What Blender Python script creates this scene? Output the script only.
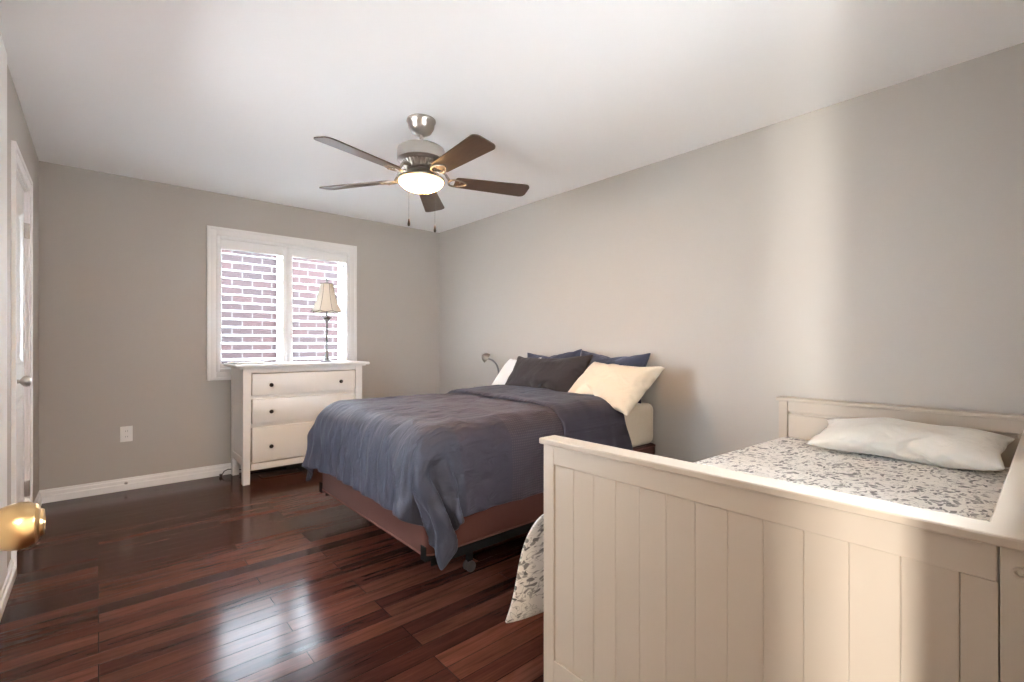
import bpy, bmesh, math, random
import numpy as np
from mathutils import Vector, Matrix, noise

random.seed(7)
for o in list(bpy.data.objects):
    bpy.data.objects.remove(o)
SC = bpy.context.scene
COL = SC.collection
PI = math.pi

# ------------------------------------------------------------------ camera, sky, lights, exposure
cam = bpy.data.cameras.new('camera')
cam_o = bpy.data.objects.new('camera', cam)
COL.objects.link(cam_o)
cam_o.location = (0.0, 0.0, 1.136)
cam_o.rotation_euler = (PI / 2, 0, -math.radians(41.1))
cam.sensor_width = 36.0
cam.lens = 474.0 / 1024 * 36
cam.shift_y = 3.0 / 1024
cam.clip_start = 0.02
SC.camera = cam_o

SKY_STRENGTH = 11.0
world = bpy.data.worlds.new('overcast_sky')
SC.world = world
world.use_nodes = True
wn = world.node_tree
bgn = wn.nodes['Background']
wtc = wn.nodes.new('ShaderNodeTexCoord')
wsp = wn.nodes.new('ShaderNodeSeparateXYZ')
wn.links.new(wtc.outputs['Generated'], wsp.inputs[0])
sky_ramp = wn.nodes.new('ShaderNodeValToRGB')          # hazy sky; half below the horizon brightened as added uplight for the ceiling
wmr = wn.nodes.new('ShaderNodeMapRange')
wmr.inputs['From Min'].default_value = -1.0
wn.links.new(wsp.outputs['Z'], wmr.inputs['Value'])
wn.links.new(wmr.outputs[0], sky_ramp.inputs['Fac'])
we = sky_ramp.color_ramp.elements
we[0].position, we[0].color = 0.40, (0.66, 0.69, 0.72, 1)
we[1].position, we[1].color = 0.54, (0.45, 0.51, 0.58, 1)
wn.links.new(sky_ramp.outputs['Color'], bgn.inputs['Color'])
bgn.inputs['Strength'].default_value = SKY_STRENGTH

def area_light(name, loc, aim, sx, sy, power, color, portal=False):
    l = bpy.data.lights.new(name, 'AREA')
    l.shape = 'RECTANGLE'
    l.size, l.size_y = sx, sy
    l.energy = power
    l.color = color
    o = bpy.data.objects.new(name, l)
    COL.objects.link(o)
    o.location = loc
    d = Vector(aim) - Vector(loc)
    o.rotation_euler = d.to_track_quat('-Z', 'Y').to_euler()
    if portal:
        l.cycles.is_portal = True
    return o

area_light('window_portal', (1.35, 4.93, 1.49), (1.35, 0, 1.49), 1.16, 1.16, 1, (1, 1, 1), portal=True)
area_light('left_fill_portal', (-.425, 2.335, 1.225), (1, 2.335, 1.225), 0.65, 1.53, 1, (1, 1, 1), portal=True)  # portal of the added left-wall fill window
area_light('front_fill_portal', (1.375, -.11, 1.30), (1.375, 1, 1.30), 0.73, 0.68, 1, (1, 1, 1), portal=True)  # portal of the added fill window in the front wall
# daylight that reaches the doorway from the window at the end of the hall
area_light('hall_daylight', (-2.62, -1.06, 1.12), (1.0, 0.2, 1.1), 0.28, 1.1, 44, (1.0, 0.96, 0.90))
# the hall's own ceiling lamp
area_light('hall_lamp_light', (0.0, -1.2, 2.36), (0.0, -1.2, 0), 0.5, 0.5, 18, (1.0, 0.85, 0.68))

SC.view_settings.view_transform = 'Standard'
SC.view_settings.look = 'None'
SC.view_settings.gamma = 1.0
SC.view_settings.use_curve_mapping = False
SC.view_settings.exposure = 2.32
SC.cycles.max_bounces = 14
SC.cycles.diffuse_bounces = 10
SC.cycles.glossy_bounces = 5
SC.cycles.sample_clamp_indirect = 6.0

# ------------------------------------------------------------------ materials
def mat(name, color, rough=0.5, metal=0.0, spec=0.5, sheen=0.0, coat=0.0, emit=None, emit_s=0.0):
    m = bpy.data.materials.new(name)
    m.use_nodes = True
    b = m.node_tree.nodes['Principled BSDF']
    b.inputs['Base Color'].default_value = (*color, 1)
    b.inputs['Roughness'].default_value = rough
    b.inputs['Metallic'].default_value = metal
    b.inputs['Specular IOR Level'].default_value = spec
    b.inputs['Sheen Weight'].default_value = sheen
    b.inputs['Coat Weight'].default_value = coat
    if emit:
        b.inputs['Emission Color'].default_value = (*emit, 1)
        b.inputs['Emission Strength'].default_value = emit_s
    return m

class NT:
    """small helper to wire nodes of one material"""
    def __init__(self, m):
        self.t = m.node_tree
        self.b = self.t.nodes['Principled BSDF']
    def n(self, typ, **kw):
        nd = self.t.nodes.new(typ)
        for k, v in kw.items():
            if k in nd.inputs:
                nd.inputs[k].default_value = v
            else:
                setattr(nd, k, v)
        return nd
    def l(self, a, b):
        self.t.links.new(a, b)
    def coords(self, kind='Object', scale=(1, 1, 1), rot=(0, 0, 0), loc=(0, 0, 0)):
        tc = self.n('ShaderNodeTexCoord')
        mp = self.n('ShaderNodeMapping')
        mp.inputs['Scale'].default_value = scale
        mp.inputs['Rotation'].default_value = rot
        mp.inputs['Location'].default_value = loc
        self.l(tc.outputs[kind], mp.inputs['Vector'])
        return mp.outputs['Vector']
    def ramp(self, fac, stops):
        r = self.n('ShaderNodeValToRGB')
        e = r.color_ramp.elements
        while len(e) < len(stops):
            e.new(0.5)
        for i, (p, c) in enumerate(stops):
            e[i].position = p
            e[i].color = (*c, 1) if len(c) == 3 else c
        self.l(fac, r.inputs['Fac'])
        return r.outputs['Color']
    def mix(self, fac, a, b, typ='MIX'):
        m = self.n('ShaderNodeMix', data_type='RGBA', blend_type=typ)
        for sock, v in ((m.inputs['Factor'], fac), (m.inputs['A'], a), (m.inputs['B'], b)):
            pass
        ins = [s for s in m.inputs if s.enabled]
        for s, v in zip(ins, (fac, a, b)):
            if hasattr(v, 'links') or isinstance(v, bpy.types.NodeSocket):
                self.l(v, s)
            elif isinstance(v, (int, float)):
                s.default_value = v
            else:
                s.default_value = (*v, 1)
        return [s for s in m.outputs if s.enabled][0]
    def math(self, op, a, b=0.0):
        m = self.n('ShaderNodeMath', operation=op)
        for s, v in zip(m.inputs, (a, b)):
            if isinstance(v, bpy.types.NodeSocket):
                self.l(v, s)
            else:
                s.default_value = v
        return m.outputs[0]
    def bump(self, h, strength=0.2, dist=0.01):
        bp = self.n('ShaderNodeBump', Strength=strength, Distance=dist)
        self.l(h, bp.inputs['Height'])
        self.l(bp.outputs['Normal'], self.b.inputs['Normal'])
        return bp

def paint(name, color, rough=0.6, scale=90, strength=0.06, spec=0.3):
    m = mat(name, color, rough, spec=spec)
    t = NT(m)
    ns = t.n('ShaderNodeTexNoise', Scale=scale, Detail=3.0)
    t.l(t.coords(), ns.inputs['Vector'])
    t.bump(ns.outputs['Fac'], strength, 0.002)
    return m

M = {}
M['wall'] = paint('greige_wall_paint', (0.45, 0.42, 0.38), 0.55, 160, 0.08)
M['ceiling'] = paint('white_ceiling_paint', (0.93, 0.93, 0.93), 0.8, 120, 0.1)
M['trim'] = paint('white_trim_paint', (0.80, 0.79, 0.775), 0.3, 60, 0.02, 0.45)
M['hall'] = paint('hall_wall_paint', (0.55, 0.50, 0.44), 0.6)
M['shutter'] = paint('white_shutter_paint', (0.82, 0.82, 0.82), 0.35, 60, 0.02, 0.45)
M['furniture'] = paint('white_furniture_lacquer', (0.76, 0.745, 0.72), 0.35, 50, 0.03, 0.45)
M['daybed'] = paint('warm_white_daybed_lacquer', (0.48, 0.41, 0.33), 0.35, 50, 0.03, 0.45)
M['nickel'] = mat('brushed_nickel', (0.47, 0.44, 0.40), 0.33, 1.0)
M['dull_nickel'] = mat('dull_nickel', (0.30, 0.27, 0.23), 0.5, 1.0)
M['brass'] = mat('satin_brass_nickel', (0.72, 0.50, 0.25), 0.28, 1.0)
M['steel'] = mat('polished_steel', (0.75, 0.75, 0.75), 0.12, 1.0)
M['dark_metal'] = mat('black_painted_steel', (0.008, 0.008, 0.008), 0.6, spec=0.05)
M['knob'] = mat('dark_bronze_knob', (0.025, 0.02, 0.018), 0.35, 0.6)
M['pewter'] = mat('aged_pewter', (0.20, 0.20, 0.20), 0.5, 0.4)
M['plastic'] = mat('white_plastic', (0.80, 0.79, 0.76), 0.35)
M['black'] = mat('black_plastic', (0.012, 0.012, 0.012), 0.4)
M['bulb'] = mat('lit_frosted_glass', (1.0, 0.9, 0.75), 0.4, emit=(1.0, 0.55, 0.21), emit_s=26.0)
M['paper'] = mat('glossy_pale_plate', (0.70, 0.74, 0.74), 0.15)
M['rubber'] = mat('dark_rubber', (0.03, 0.028, 0.026), 0.6)
M['vent'] = mat('brown_metal_register', (0.10, 0.055, 0.035), 0.35, 0.4)

def lit_bowl():
    m = M['bulb']
    t = NT(m)
    sp = t.n('ShaderNodeSeparateXYZ')
    t.l(t.coords(), sp.inputs[0])
    mr = t.n('ShaderNodeMapRange')
    mr.inputs['From Min'].default_value = -.357
    mr.inputs['From Max'].default_value = -.412
    mr.inputs['To Min'].default_value = 1.2
    mr.inputs['To Max'].default_value = 46.0
    t.l(sp.outputs['Z'], mr.inputs['Value'])
    t.l(mr.outputs[0], t.b.inputs['Emission Strength'])
lit_bowl()

# glass: a clear pane
g = mat('clear_glass', (1, 1, 1), 0.0)
g.node_tree.nodes['Principled BSDF'].inputs['Transmission Weight'].default_value = 1.0
g.node_tree.nodes['Principled BSDF'].inputs['IOR'].default_value = 1.02
M['glass'] = g

def make_floor():
    m = mat('dark_hardwood_planks', (0.06, 0.02, 0.012), 0.22, spec=0.5)
    t = NT(m)
    t.b.inputs['IOR'].default_value = 1.22
    vec = t.coords()
    br = t.n('ShaderNodeTexBrick', offset=0.37, offset_frequency=3, squash=1.0)
    br.inputs['Color1'].default_value = (0, 0, 0, 1)
    br.inputs['Color2'].default_value = (1, 1, 1, 1)
    br.inputs['Mortar'].default_value = (0.5, 0.5, 0.5, 1)
    for k, v in (('Scale', 1.0), ('Mortar Size', 0.0016), ('Mortar Smooth', 0.3), ('Brick Width', 0.92), ('Row Height', 0.0826), ('Bias', 0.0)):
        br.inputs[k].default_value = v
    t.l(vec, br.inputs['Vector'])
    # grain: long streaks along X, shifted plank by plank
    sh = t.n('ShaderNodeVectorMath', operation='MULTIPLY_ADD')
    t.l(br.outputs['Color'], sh.inputs[0])
    sh.inputs[1].default_value = (7.3, 3.1, 0)
    t.l(vec, sh.inputs[2])
    mp = t.n('ShaderNodeMapping')
    mp.inputs['Scale'].default_value = (2.2, 22, 1)
    t.l(sh.outputs[0], mp.inputs['Vector'])
    gr = t.n('ShaderNodeTexNoise', Scale=1.5, Detail=7.0, Roughness=0.62, Distortion=0.7)
    t.l(mp.outputs[0], gr.inputs['Vector'])
    mp2 = t.n('ShaderNodeMapping')
    mp2.inputs['Scale'].default_value = (3.0, 120, 1)
    t.l(sh.outputs[0], mp2.inputs['Vector'])
    fine = t.n('ShaderNodeTexNoise', Scale=1.5, Detail=4.0)
    t.l(mp2.outputs[0], fine.inputs['Vector'])
    base = t.ramp(br.outputs['Color'], [(0.0, (0.031, 0.0115, 0.0090)), (0.5, (0.058, 0.0210, 0.0155)), (1.0, (0.108, 0.042, 0.030))])
    grain = t.ramp(gr.outputs['Fac'], [(0.25, (0.45, 0.43, 0.43)), (0.48, (0.92, 0.92, 0.92)), (0.74, (1.4, 1.4, 1.4))])
    c = t.mix(1.0, base, grain, 'MULTIPLY')
    fr = t.ramp(fine.outputs['Fac'], [(0.3, (0.7, 0.7, 0.7)), (0.65, (1.15, 1.15, 1.15))])
    c = t.mix(0.8, c, fr, 'MULTIPLY')
    seam = t.mix(br.outputs['Fac'], c, (0.006, 0.003, 0.002))
    t.l(seam, t.b.inputs['Base Color'])
    r = t.n('ShaderNodeMapRange')
    r.inputs['To Min'].default_value = 0.10
    r.inputs['To Max'].default_value = 0.20
    t.l(gr.outputs['Fac'], r.inputs['Value'])
    t.l(r.outputs[0], t.b.inputs['Roughness'])
    hh = t.math('SUBTRACT', t.math('MULTIPLY', gr.outputs['Fac'], 0.25), br.outputs['Fac'])
    t.bump(hh, 0.4, 0.003)
    return m
M['floor'] = make_floor()

def make_brick():
    m = mat('red_brick_masonry', (0.4, 0.15, 0.12), 0.85)
    t = NT(m)
    vec = t.coords('Object', rot=(PI / 2, 0, 0), loc=(0, .0779, 0))
    br = t.n('ShaderNodeTexBrick', offset=0.5)
    br.inputs['Color1'].default_value = (0.026, 0.0095, 0.0092, 1)
    br.inputs['Color2'].default_value = (0.015, 0.0075, 0.0085, 1)
    br.inputs['Mortar'].default_value = (0.075, 0.072, 0.07, 1)
    for k, v in (('Scale', 1.0), ('Mortar Size', 0.007), ('Mortar Smooth', 0.2), ('Brick Width', 0.24), ('Row Height', 0.1065)):
        br.inputs[k].default_value = v
    t.l(vec, br.inputs['Vector'])
    ns = t.n('ShaderNodeTexNoise', Scale=30.0, Detail=4.0)
    t.l(vec, ns.inputs['Vector'])
    c = t.mix(0.4, br.outputs['Color'], t.ramp(ns.outputs['Fac'], [(0.3, (0.6, 0.6, 0.6)), (0.7, (1.3, 1.3, 1.3))]), 'MULTIPLY')
    t.l(c, t.b.inputs['Base Color'])
    t.bump(br.outputs['Fac'], -0.6, 0.01)
    return m
M['brick'] = make_brick()
M['siding'] = paint('pale_trim_board', (0.75, 0.76, 0.77), 0.6)
M['ground'] = paint('pale_concrete', (0.45, 0.45, 0.44), 0.9, 12, 0.3)

def make_wood(name, lo, hi, rough=0.4):
    m = mat(name, lo, rough)
    t = NT(m)
    ns = t.n('ShaderNodeTexNoise', Scale=3.0, Detail=6.0, Distortion=0.8)
    t.l(t.coords('Object', (3, 40, 40)), ns.inputs['Vector'])
    t.l(t.ramp(ns.outputs['Fac'], [(0.3, lo), (0.7, hi)]), t.b.inputs['Base Color'])
    return m
M['walnut'] = make_wood('dark_walnut_blade', (0.045, 0.026, 0.017), (0.085, 0.05, 0.032), 0.38)

def fabric(name, color, rough=0.85, sheen=0.25, weave=700, wrinkle=9.0, ws=0.25, tint=None):
    m = mat(name, color, rough, spec=0.25, sheen=sheen)
    t = NT(m)
    if tint:
        t.b.inputs['Sheen Tint'].default_value = (*tint, 1)
    vec = t.coords()
    a = t.n('ShaderNodeTexNoise', Scale=wrinkle, Detail=4.0, Distortion=0.6)
    t.l(vec, a.inputs['Vector'])
    b = t.n('ShaderNodeTexNoise', Scale=float(weave), Detail=1.0)
    t.l(vec, b.inputs['Vector'])
    h = t.math('ADD', t.math('MULTIPLY', a.outputs['Fac'], 1.0), t.math('MULTIPLY', b.outputs['Fac'], 0.03))
    t.bump(h, ws, 0.03)
    return m
M['cream_cotton'] = fabric('cream_cotton', (0.62, 0.54, 0.42), ws=0.45)
M['white_cotton'] = fabric('white_cotton', (0.82, 0.81, 0.80), ws=0.25)
M['ivory_cotton'] = fabric('ivory_pillow_cotton', (0.66, 0.635, 0.58), ws=0.35, wrinkle=14)
M['navy'] = fabric('slate_blue_cotton', (0.036, 0.042, 0.072), sheen=0.3, ws=0.35, tint=(0.75, 0.8, 1.0))
M['charcoal'] = fabric('charcoal_brown_cotton', (0.024, 0.019, 0.021), sheen=0.15, ws=0.35)
M['rust'] = fabric('rust_brown_ticking', (0.068, 0.020, 0.013), sheen=0.1, ws=0.05)
M['shade'] = fabric('beige_lampshade_fabric', (0.80, 0.73, 0.62), sheen=0.1, weave=300, ws=0.05)

def make_duvet():
    m = mat('plum_slate_duvet_cotton', (0.1, 0.09, 0.13), 0.6, spec=0.3, sheen=0.10)
    t = NT(m)
    t.b.inputs['Sheen Tint'].default_value = (0.8, 0.85, 1.0, 1)
    t.b.inputs['Sheen Roughness'].default_value = 0.4
    uv = t.coords('UV')          # metres: x along the bed, y across it
    sep = t.n('ShaderNodeSeparateXYZ')
    t.l(uv, sep.inputs[0])
    x, y = sep.outputs[0], sep.outputs[1]
    # woven bands across the duvet: plain slate foot, plum, dotted panel, plain head
    plain = (0.031, 0.031, 0.044)
    plum = (0.035, 0.029, 0.040)
    band = t.n('ShaderNodeValToRGB')
    band.color_ramp.interpolation = 'CONSTANT'
    e = band.color_ramp.elements
    stops = [(0.0, plain), (0.23, plum), (0.406, (0.034, 0.026, 0.036)), (0.667, (0.036, 0.032, 0.047))]
    while len(e) < len(stops):
        e.new(0.5)
    for i, (p, c) in enumerate(stops):
        e[i].position = p
        e[i].color = (*c, 1)
    fx = t.math('DIVIDE', t.math('SUBTRACT', x, 0.95), 1.65)
    t.l(fx, band.inputs['Fac'])
    wv = t.n('ShaderNodeTexWave', wave_type='BANDS', bands_direction='X', Scale=26.0)
    t.l(uv, wv.inputs['Vector'])
    wv2 = t.n('ShaderNodeTexWave', wave_type='BANDS', bands_direction='Y', Scale=26.0)
    t.l(uv, wv2.inputs['Vector'])
    dots = t.math('MULTIPLY', wv.outputs['Fac'], wv2.outputs['Fac'])
    inband = t.math('MULTIPLY', t.math('GREATER_THAN', fx, 0.406), t.math('LESS_THAN', fx, 0.667))
    f = t.math('MULTIPLY', t.math('MULTIPLY', dots, inband), 0.8)
    c = t.mix(f, band.outputs['Color'], (0.10, 0.075, 0.075))
    t.l(c, t.b.inputs['Base Color'])
    mp = t.n('ShaderNodeMapping')
    mp.inputs['Scale'].default_value = (7, 16, 1)
    t.l(uv, mp.inputs['Vector'])
    a = t.n('ShaderNodeTexNoise', Scale=1.0, Detail=5.0, Distortion=0.9)
    t.l(mp.outputs[0], a.inputs['Vector'])
    h = t.math('ADD', a.outputs['Fac'], t.math('MULTIPLY', dots, t.math('MULTIPLY', inband, 0.06)))
    t.bump(h, 0.5, 0.035)
    return m
M['duvet'] = make_duvet()

def make_floral():
    m = mat('grey_floral_print_cotton', (0.75, 0.72, 0.66), 0.85, spec=0.2, sheen=0.15)
    t = NT(m)
    uv = t.coords('UV')
    ns = t.n('ShaderNodeTexNoise', Scale=13.0, Detail=2.0)
    t.l(uv, ns.inputs['Vector'])
    add = t.n('ShaderNodeVectorMath', operation='MULTIPLY_ADD')
    t.l(ns.outputs['Color'], add.inputs[0])
    add.inputs[1].default_value = (0.09, 0.09, 0)
    t.l(uv, add.inputs[2])
    leaf = t.n('ShaderNodeTexVoronoi', feature='F1', Scale=46.0, Randomness=1.0)
    mp = t.n('ShaderNodeMapping')
    mp.inputs['Scale'].default_value = (0.62, 1.25, 1)
    mp.inputs['Rotation'].default_value = (0, 0, 0.5)
    t.l(add.outputs[0], mp.inputs['Vector'])
    t.l(mp.outputs[0], leaf.inputs['Vector'])
    spr = t.n('ShaderNodeTexNoise', Scale=9.0, Detail=3.0, Distortion=1.6)
    t.l(uv, spr.inputs['Vector'])
    clump = t.ramp(spr.outputs['Fac'], [(0.44, (0, 0, 0)), (0.48, (1, 1, 1))])
    lf = t.ramp(leaf.outputs['Distance'], [(0.38, (1, 1, 1)), (0.47, (0, 0, 0))])
    st = t.n('ShaderNodeTexNoise', Scale=16.0, Detail=1.5, Distortion=2.2)
    t.l(uv, st.inputs['Vector'])
    stem = t.ramp(st.outputs['Fac'], [(0.475, (0, 0, 0)), (0.493, (1, 1, 1)), (0.507, (1, 1, 1)), (0.525, (0, 0, 0))])
    f = t.math('MAXIMUM', t.math('MULTIPLY', clump, lf), t.math('MULTIPLY', stem, 0.7))
    tone = t.ramp(leaf.outputs['Color'], [(0.2, (0.12, 0.12, 0.125)), (0.8, (0.34, 0.33, 0.315))])
    c = t.mix(f, (0.76, 0.74, 0.70), tone)
    t.l(c, t.b.inputs['Base Color'])
    q = t.n('ShaderNodeTexNoise', Scale=9.0, Detail=4.0)
    t.l(uv, q.inputs['Vector'])
    t.bump(q.outputs['Fac'], 0.3, 0.02)
    return m
M['floral'] = make_floral()

# ------------------------------------------------------------------ mesh helpers
def add_box(bm, x0, x1, y0, y1, z0, z1, bev=0.0, seg=2):
    r = bmesh.ops.create_cube(bm, size=1)
    vs = r['verts']
    for v in vs:
        v.co = Vector(((x0 + x1) / 2 + v.co.x * (x1 - x0), (y0 + y1) / 2 + v.co.y * (y1 - y0), (z0 + z1) / 2 + v.co.z * (z1 - z0)))
    if bev > 0:
        es = list({e for v in vs for e in v.link_edges})
        bmesh.ops.bevel(bm, geom=es, offset=bev, segments=seg, affect='EDGES', profile=0.5)

def add_lathe(bm, prof, c=(0, 0, 0), axis='Z', seg=32, caps=True):
    """prof: list of (radius, position along axis)"""
    rings = []
    for r, h in prof:
        ring = []
        for k in range(seg):
            a = 2 * PI * k / seg
            p = (r * math.cos(a), r * math.sin(a), h)
            if axis == 'X':
                p = (h, r * math.cos(a), r * math.sin(a))
            elif axis == 'Y':
                p = (r * math.sin(a), h, r * math.cos(a))
            ring.append(bm.verts.new(Vector(p) + Vector(c)))
        rings.append(ring)
    for a, b in zip(rings[:-1], rings[1:]):
        for k in range(seg):
            bm.faces.new((a[k], a[(k + 1) % seg], b[(k + 1) % seg], b[k]))
    if caps:
        if prof[0][0] > 1e-5:
            bm.faces.new(rings[0][::-1])
        if prof[-1][0] > 1e-5:
            bm.faces.new(rings[-1])

def add_tube(bm, pts, r, seg=10):
    pts = [Vector(p) for p in pts]
    rs = r if isinstance(r, (list, tuple)) else [r] * len(pts)
    rings = []
    up = Vector((0, 0, 1))
    for i, p in enumerate(pts):
        d = (pts[min(i + 1, len(pts) - 1)] - pts[max(i - 1, 0)]).normalized()
        u = d.cross(up)
        if u.length < 1e-3:
            u = d.cross(Vector((1, 0, 0)))
        u.normalize()
        w = d.cross(u).normalized()
        rings.append([bm.verts.new(p + (u * math.cos(2 * PI * k / seg) + w * math.sin(2 * PI * k / seg)) * rs[i]) for k in range(seg)])
    for a, b in zip(rings[:-1], rings[1:]):
        for k in range(seg):
            bm.faces.new((a[k], a[(k + 1) % seg], b[(k + 1) % seg], b[k]))
    bm.faces.new(rings[0][::-1])
    bm.faces.new(rings[-1])

def add_prism(bm, poly, plane, a, b):
    """extrude a 2D polygon. plane 'YZ' -> along X from a to b, 'XZ' -> along Y, 'XY' -> along Z"""
    def P(u, v, w):
        return {'YZ': (w, u, v), 'XZ': (u, w, v), 'XY': (u, v, w)}[plane]
    lo = [bm.verts.new(P(u, v, a)) for u, v in poly]
    hi = [bm.verts.new(P(u, v, b)) for u, v in poly]
    n = len(poly)
    for k in range(n):
        bm.faces.new((lo[k], lo[(k + 1) % n], hi[(k + 1) % n], hi[k]))
    bm.faces.new(lo[::-1])
    bm.faces.new(hi)

def obj(name, bm, m, parent=None, smooth=None, loc=None):
    bmesh.ops.recalc_face_normals(bm, faces=bm.faces[:])
    me = bpy.data.meshes.new(name)
    bm.to_mesh(me)
    bm.free()
    me.materials.append(m)
    if smooth is not None:
        me.shade_smooth()
        if smooth < 180:
            me.set_sharp_from_angle(angle=math.radians(smooth))
    o = bpy.data.objects.new(name, me)
    COL.objects.link(o)
    if loc is not None:
        o.location = loc
    if parent is not None:
        o.parent = parent
    return o

def BM():
    return bmesh.new()

def thing(name, label, cat, loc=(0, 0, 0), rz=0.0, group=None):
    o = bpy.data.objects.new(name, None)
    COL.objects.link(o)
    o.empty_display_size = 0.1
    o.location = loc
    o.rotation_euler = (0, 0, rz)
    return tag(o, label, cat, group)

def tag(o, label, cat, group=None):
    o['label'] = label
    o['category'] = cat
    if group:
        o['group'] = group
    return o

def struct(name, bm, m, label, parent=None, smooth=None):
    o = obj(name, bm, m, parent, smooth)
    if parent is None:
        o['kind'] = 'structure'
        o['label'] = label
        o['category'] = name.split('_')[0]
    return o

def copy_tree(o, parent=None):
    c = o.copy()
    COL.objects.link(c)
    if parent is not None:
        c.parent = parent
    for ch in list(o.children):
        copy_tree(ch, c)
    return c

def boxes(*args):
    bm = BM()
    for a in args:
        add_box(bm, *a)
    return bm

# ------------------------------------------------------------------ room shell
LX, RX, BY, CH = -0.32, 3.015, 4.755, 2.44
W0X, W1X, W0Z, W1Z = 0.765, 1.94, 0.893, 2.075      # window opening in the back wall
D0, D1, DH = 3.40, 4.045, 2.055                     # closet door opening in the left wall
V0, V1, VZ0, VZ1 = 2.00, 2.67, .45, 2.00              # added unseen fill window, left wall between the two doors
U0, U1, UZ0, UZ1 = 1.0, 1.75, .95, 1.65               # added unseen fill window, front wall behind the daybed
E0, E1 = -0.13, 0.615                               # entry doorway in the front wall

struct('floor', boxes((-2.9, RX + .15, -.12, BY + .25, -0.1, 0.0), (-2.9, .86, -2.0, -.12, -0.1, 0.0)), M['floor'], 'dark reddish-brown hardwood plank floor')
struct('ceiling', boxes((-2.9, RX + .15, -.12, BY + .25, CH, CH + .1), (-2.9, .86, -2.0, -.12, CH, CH + .1)), M['ceiling'], 'white painted ceiling')
struct('wall_back', boxes((LX - .6, W0X, BY, BY + .2, 0, CH), (W1X, RX + .15, BY, BY + .2, 0, CH),
                          (W0X, W1X, BY, BY + .2, 0, W0Z), (W0X, W1X, BY, BY + .2, W1Z, CH)),
       M['wall'], 'greige back wall with the window')
struct('wall_right', boxes((RX, RX + .15, -.12, BY, 0, CH)), M['wall'], 'greige long wall behind both beds')
struct('wall_left', boxes((LX - .12, LX, 0, V0, 0, CH), (LX - .12, LX, V1, D0, 0, CH), (LX - .12, LX, V0, V1, 0, VZ0), (LX - .12, LX, V0, V1, VZ1, CH),
                           (LX - .12, LX, D1, BY, 0, CH), (LX - .12, LX, D0, D1, DH, CH)),
       M['wall'], 'greige wall with the closet door')
struct('wall_closet', boxes((LX - .6, LX - .55, D0 - .3, BY, 0, CH), (LX - .55, LX - .12, D0 - .35, D0 - .3, 0, CH)), M['wall'], 'inside of the closet')
struct('wall_front', boxes((LX - .12, E0, -.12, 0, 0, CH), (E1, U0, -.12, 0, 0, CH), (U1, RX, -.12, 0, 0, CH), (E0, E1, -.12, 0, 2.06, CH),
                           (U0, U1, -.12, 0, 0, UZ0), (U0, U1, -.12, 0, UZ1, CH)),
       M['wall'], 'greige wall with the entry doorway')
struct('wall_hall', boxes((-2.9, .86, -2.0, -1.9, 0, CH), (-2.9, -2.7, -1.9, -.12, 0, CH), (.76, .86, -1.9, -.12, 0, CH),
                          (-2.7, LX - .12, -.12, 0, 0, CH)), M['hall'], 'walls of the hall outside the room')

BASE = [(0, 0), (.017, 0), (.018, .046), (.011, .052), (.011, .074), (.006, .080), (.005, .094), (0, .094)]
def baseboard(name, label, runs):
    bm = BM()
    for kind, a, b in runs:
        if kind == 'back':
            add_prism(bm, [(BY - u, v) for u, v in BASE], 'YZ', a, b)
        elif kind == 'right':
            add_prism(bm, [(RX - u, v) for u, v in BASE], 'XZ', a, b)
        elif kind == 'left':
            add_prism(bm, [(LX + u, v) for u, v in BASE], 'XZ', a, b)
        else:
            add_prism(bm, [(u, v) for u, v in BASE], 'YZ', a, b)
    return struct(name, bm, M['trim'], label)
baseboard('baseboard_back', 'white stepped baseboard along the back wall', [('back', LX, RX)])
baseboard('baseboard_right', 'white stepped baseboard along the long right wall', [('right', 0, BY - .017)])
baseboard('baseboard_left', 'white stepped baseboard beside the closet door', [('left', 0.05, D0 - .072), ('left', D1 + .072, BY - .017)])
baseboard('baseboard_front', 'white stepped baseboard beside the entry doorway', [('front', E1 + .075, RX - .017)])

def casing_frame(bm, mapf, u0, u1, v0, v1, w, d, bottom=False):
    """picture-frame casing round an opening u0..u1, v0..v1; stepped in two layers. mapf(u0,u1,v0,v1,depth0,depth1)->box"""
    ow = w
    for inset, ww, dd in ((.0015, w - .0015, d * 0.62), (0.0, w * 0.34, d)):
        w = ow - inset
        a0, a1 = (u0 - w, u0 - w + ww)
        add_box(bm, *mapf(a0, a1, (v0 - w if bottom else v0), v1 + w, 0, dd), 0.002)
        add_box(bm, *mapf(u1 + w - ww, u1 + w, (v0 - w if bottom else v0), v1 + w, 0, dd), 0.002)
        add_box(bm, *mapf(u0 - w + ww, u1 + w - ww, v1 + w - ww, v1 + w, 0, dd), 0.002)
        if bottom:
            add_box(bm, *mapf(u0 - w + ww, u1 + w - ww, v0 - w, v0 - w + ww, 0, dd), 0.002)

bm = BM()
casing_frame(bm, lambda a, b, c, d, e, f: (LX + e, LX + f, a, b, c, d), D0, D1, 0, DH, .07, .018)
add_box(bm, LX - .12, LX, D0, D0 + .012, 0, DH)
add_box(bm, LX - .12, LX, D1 - .012, D1, 0, DH)
add_box(bm, LX - .12, LX, D0 + .012, D1 - .012, DH - .012, DH)
struct('trim_1', bm, M['trim'], 'white casing round the closet door')
bm = BM()
casing_frame(bm, lambda a, b, c, d, e, f: (a, b, e, f, c, d), E0, E1, 0, 2.06, .07, .018)
add_box(bm, E0, E0 + .012, -.12, 0, 0, 2.06)
add_box(bm, E1 - .012, E1, -.12, 0, 0, 2.06)
add_box(bm, E0 + .012, E1 - .012, -.12, 0, 2.048, 2.06)
struct('trim_2', bm, M['trim'], 'white casing round the entry doorway')

bm = BM(); add_box(bm, LX, LX + .010, V1 + .09, 3.105, .094, CH, .002)  # thin white board added to make a pale strip on the wall
struct('trim_pale_strip', bm, M['trim'], 'white full-height strip on the left wall beside the closet')

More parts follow.
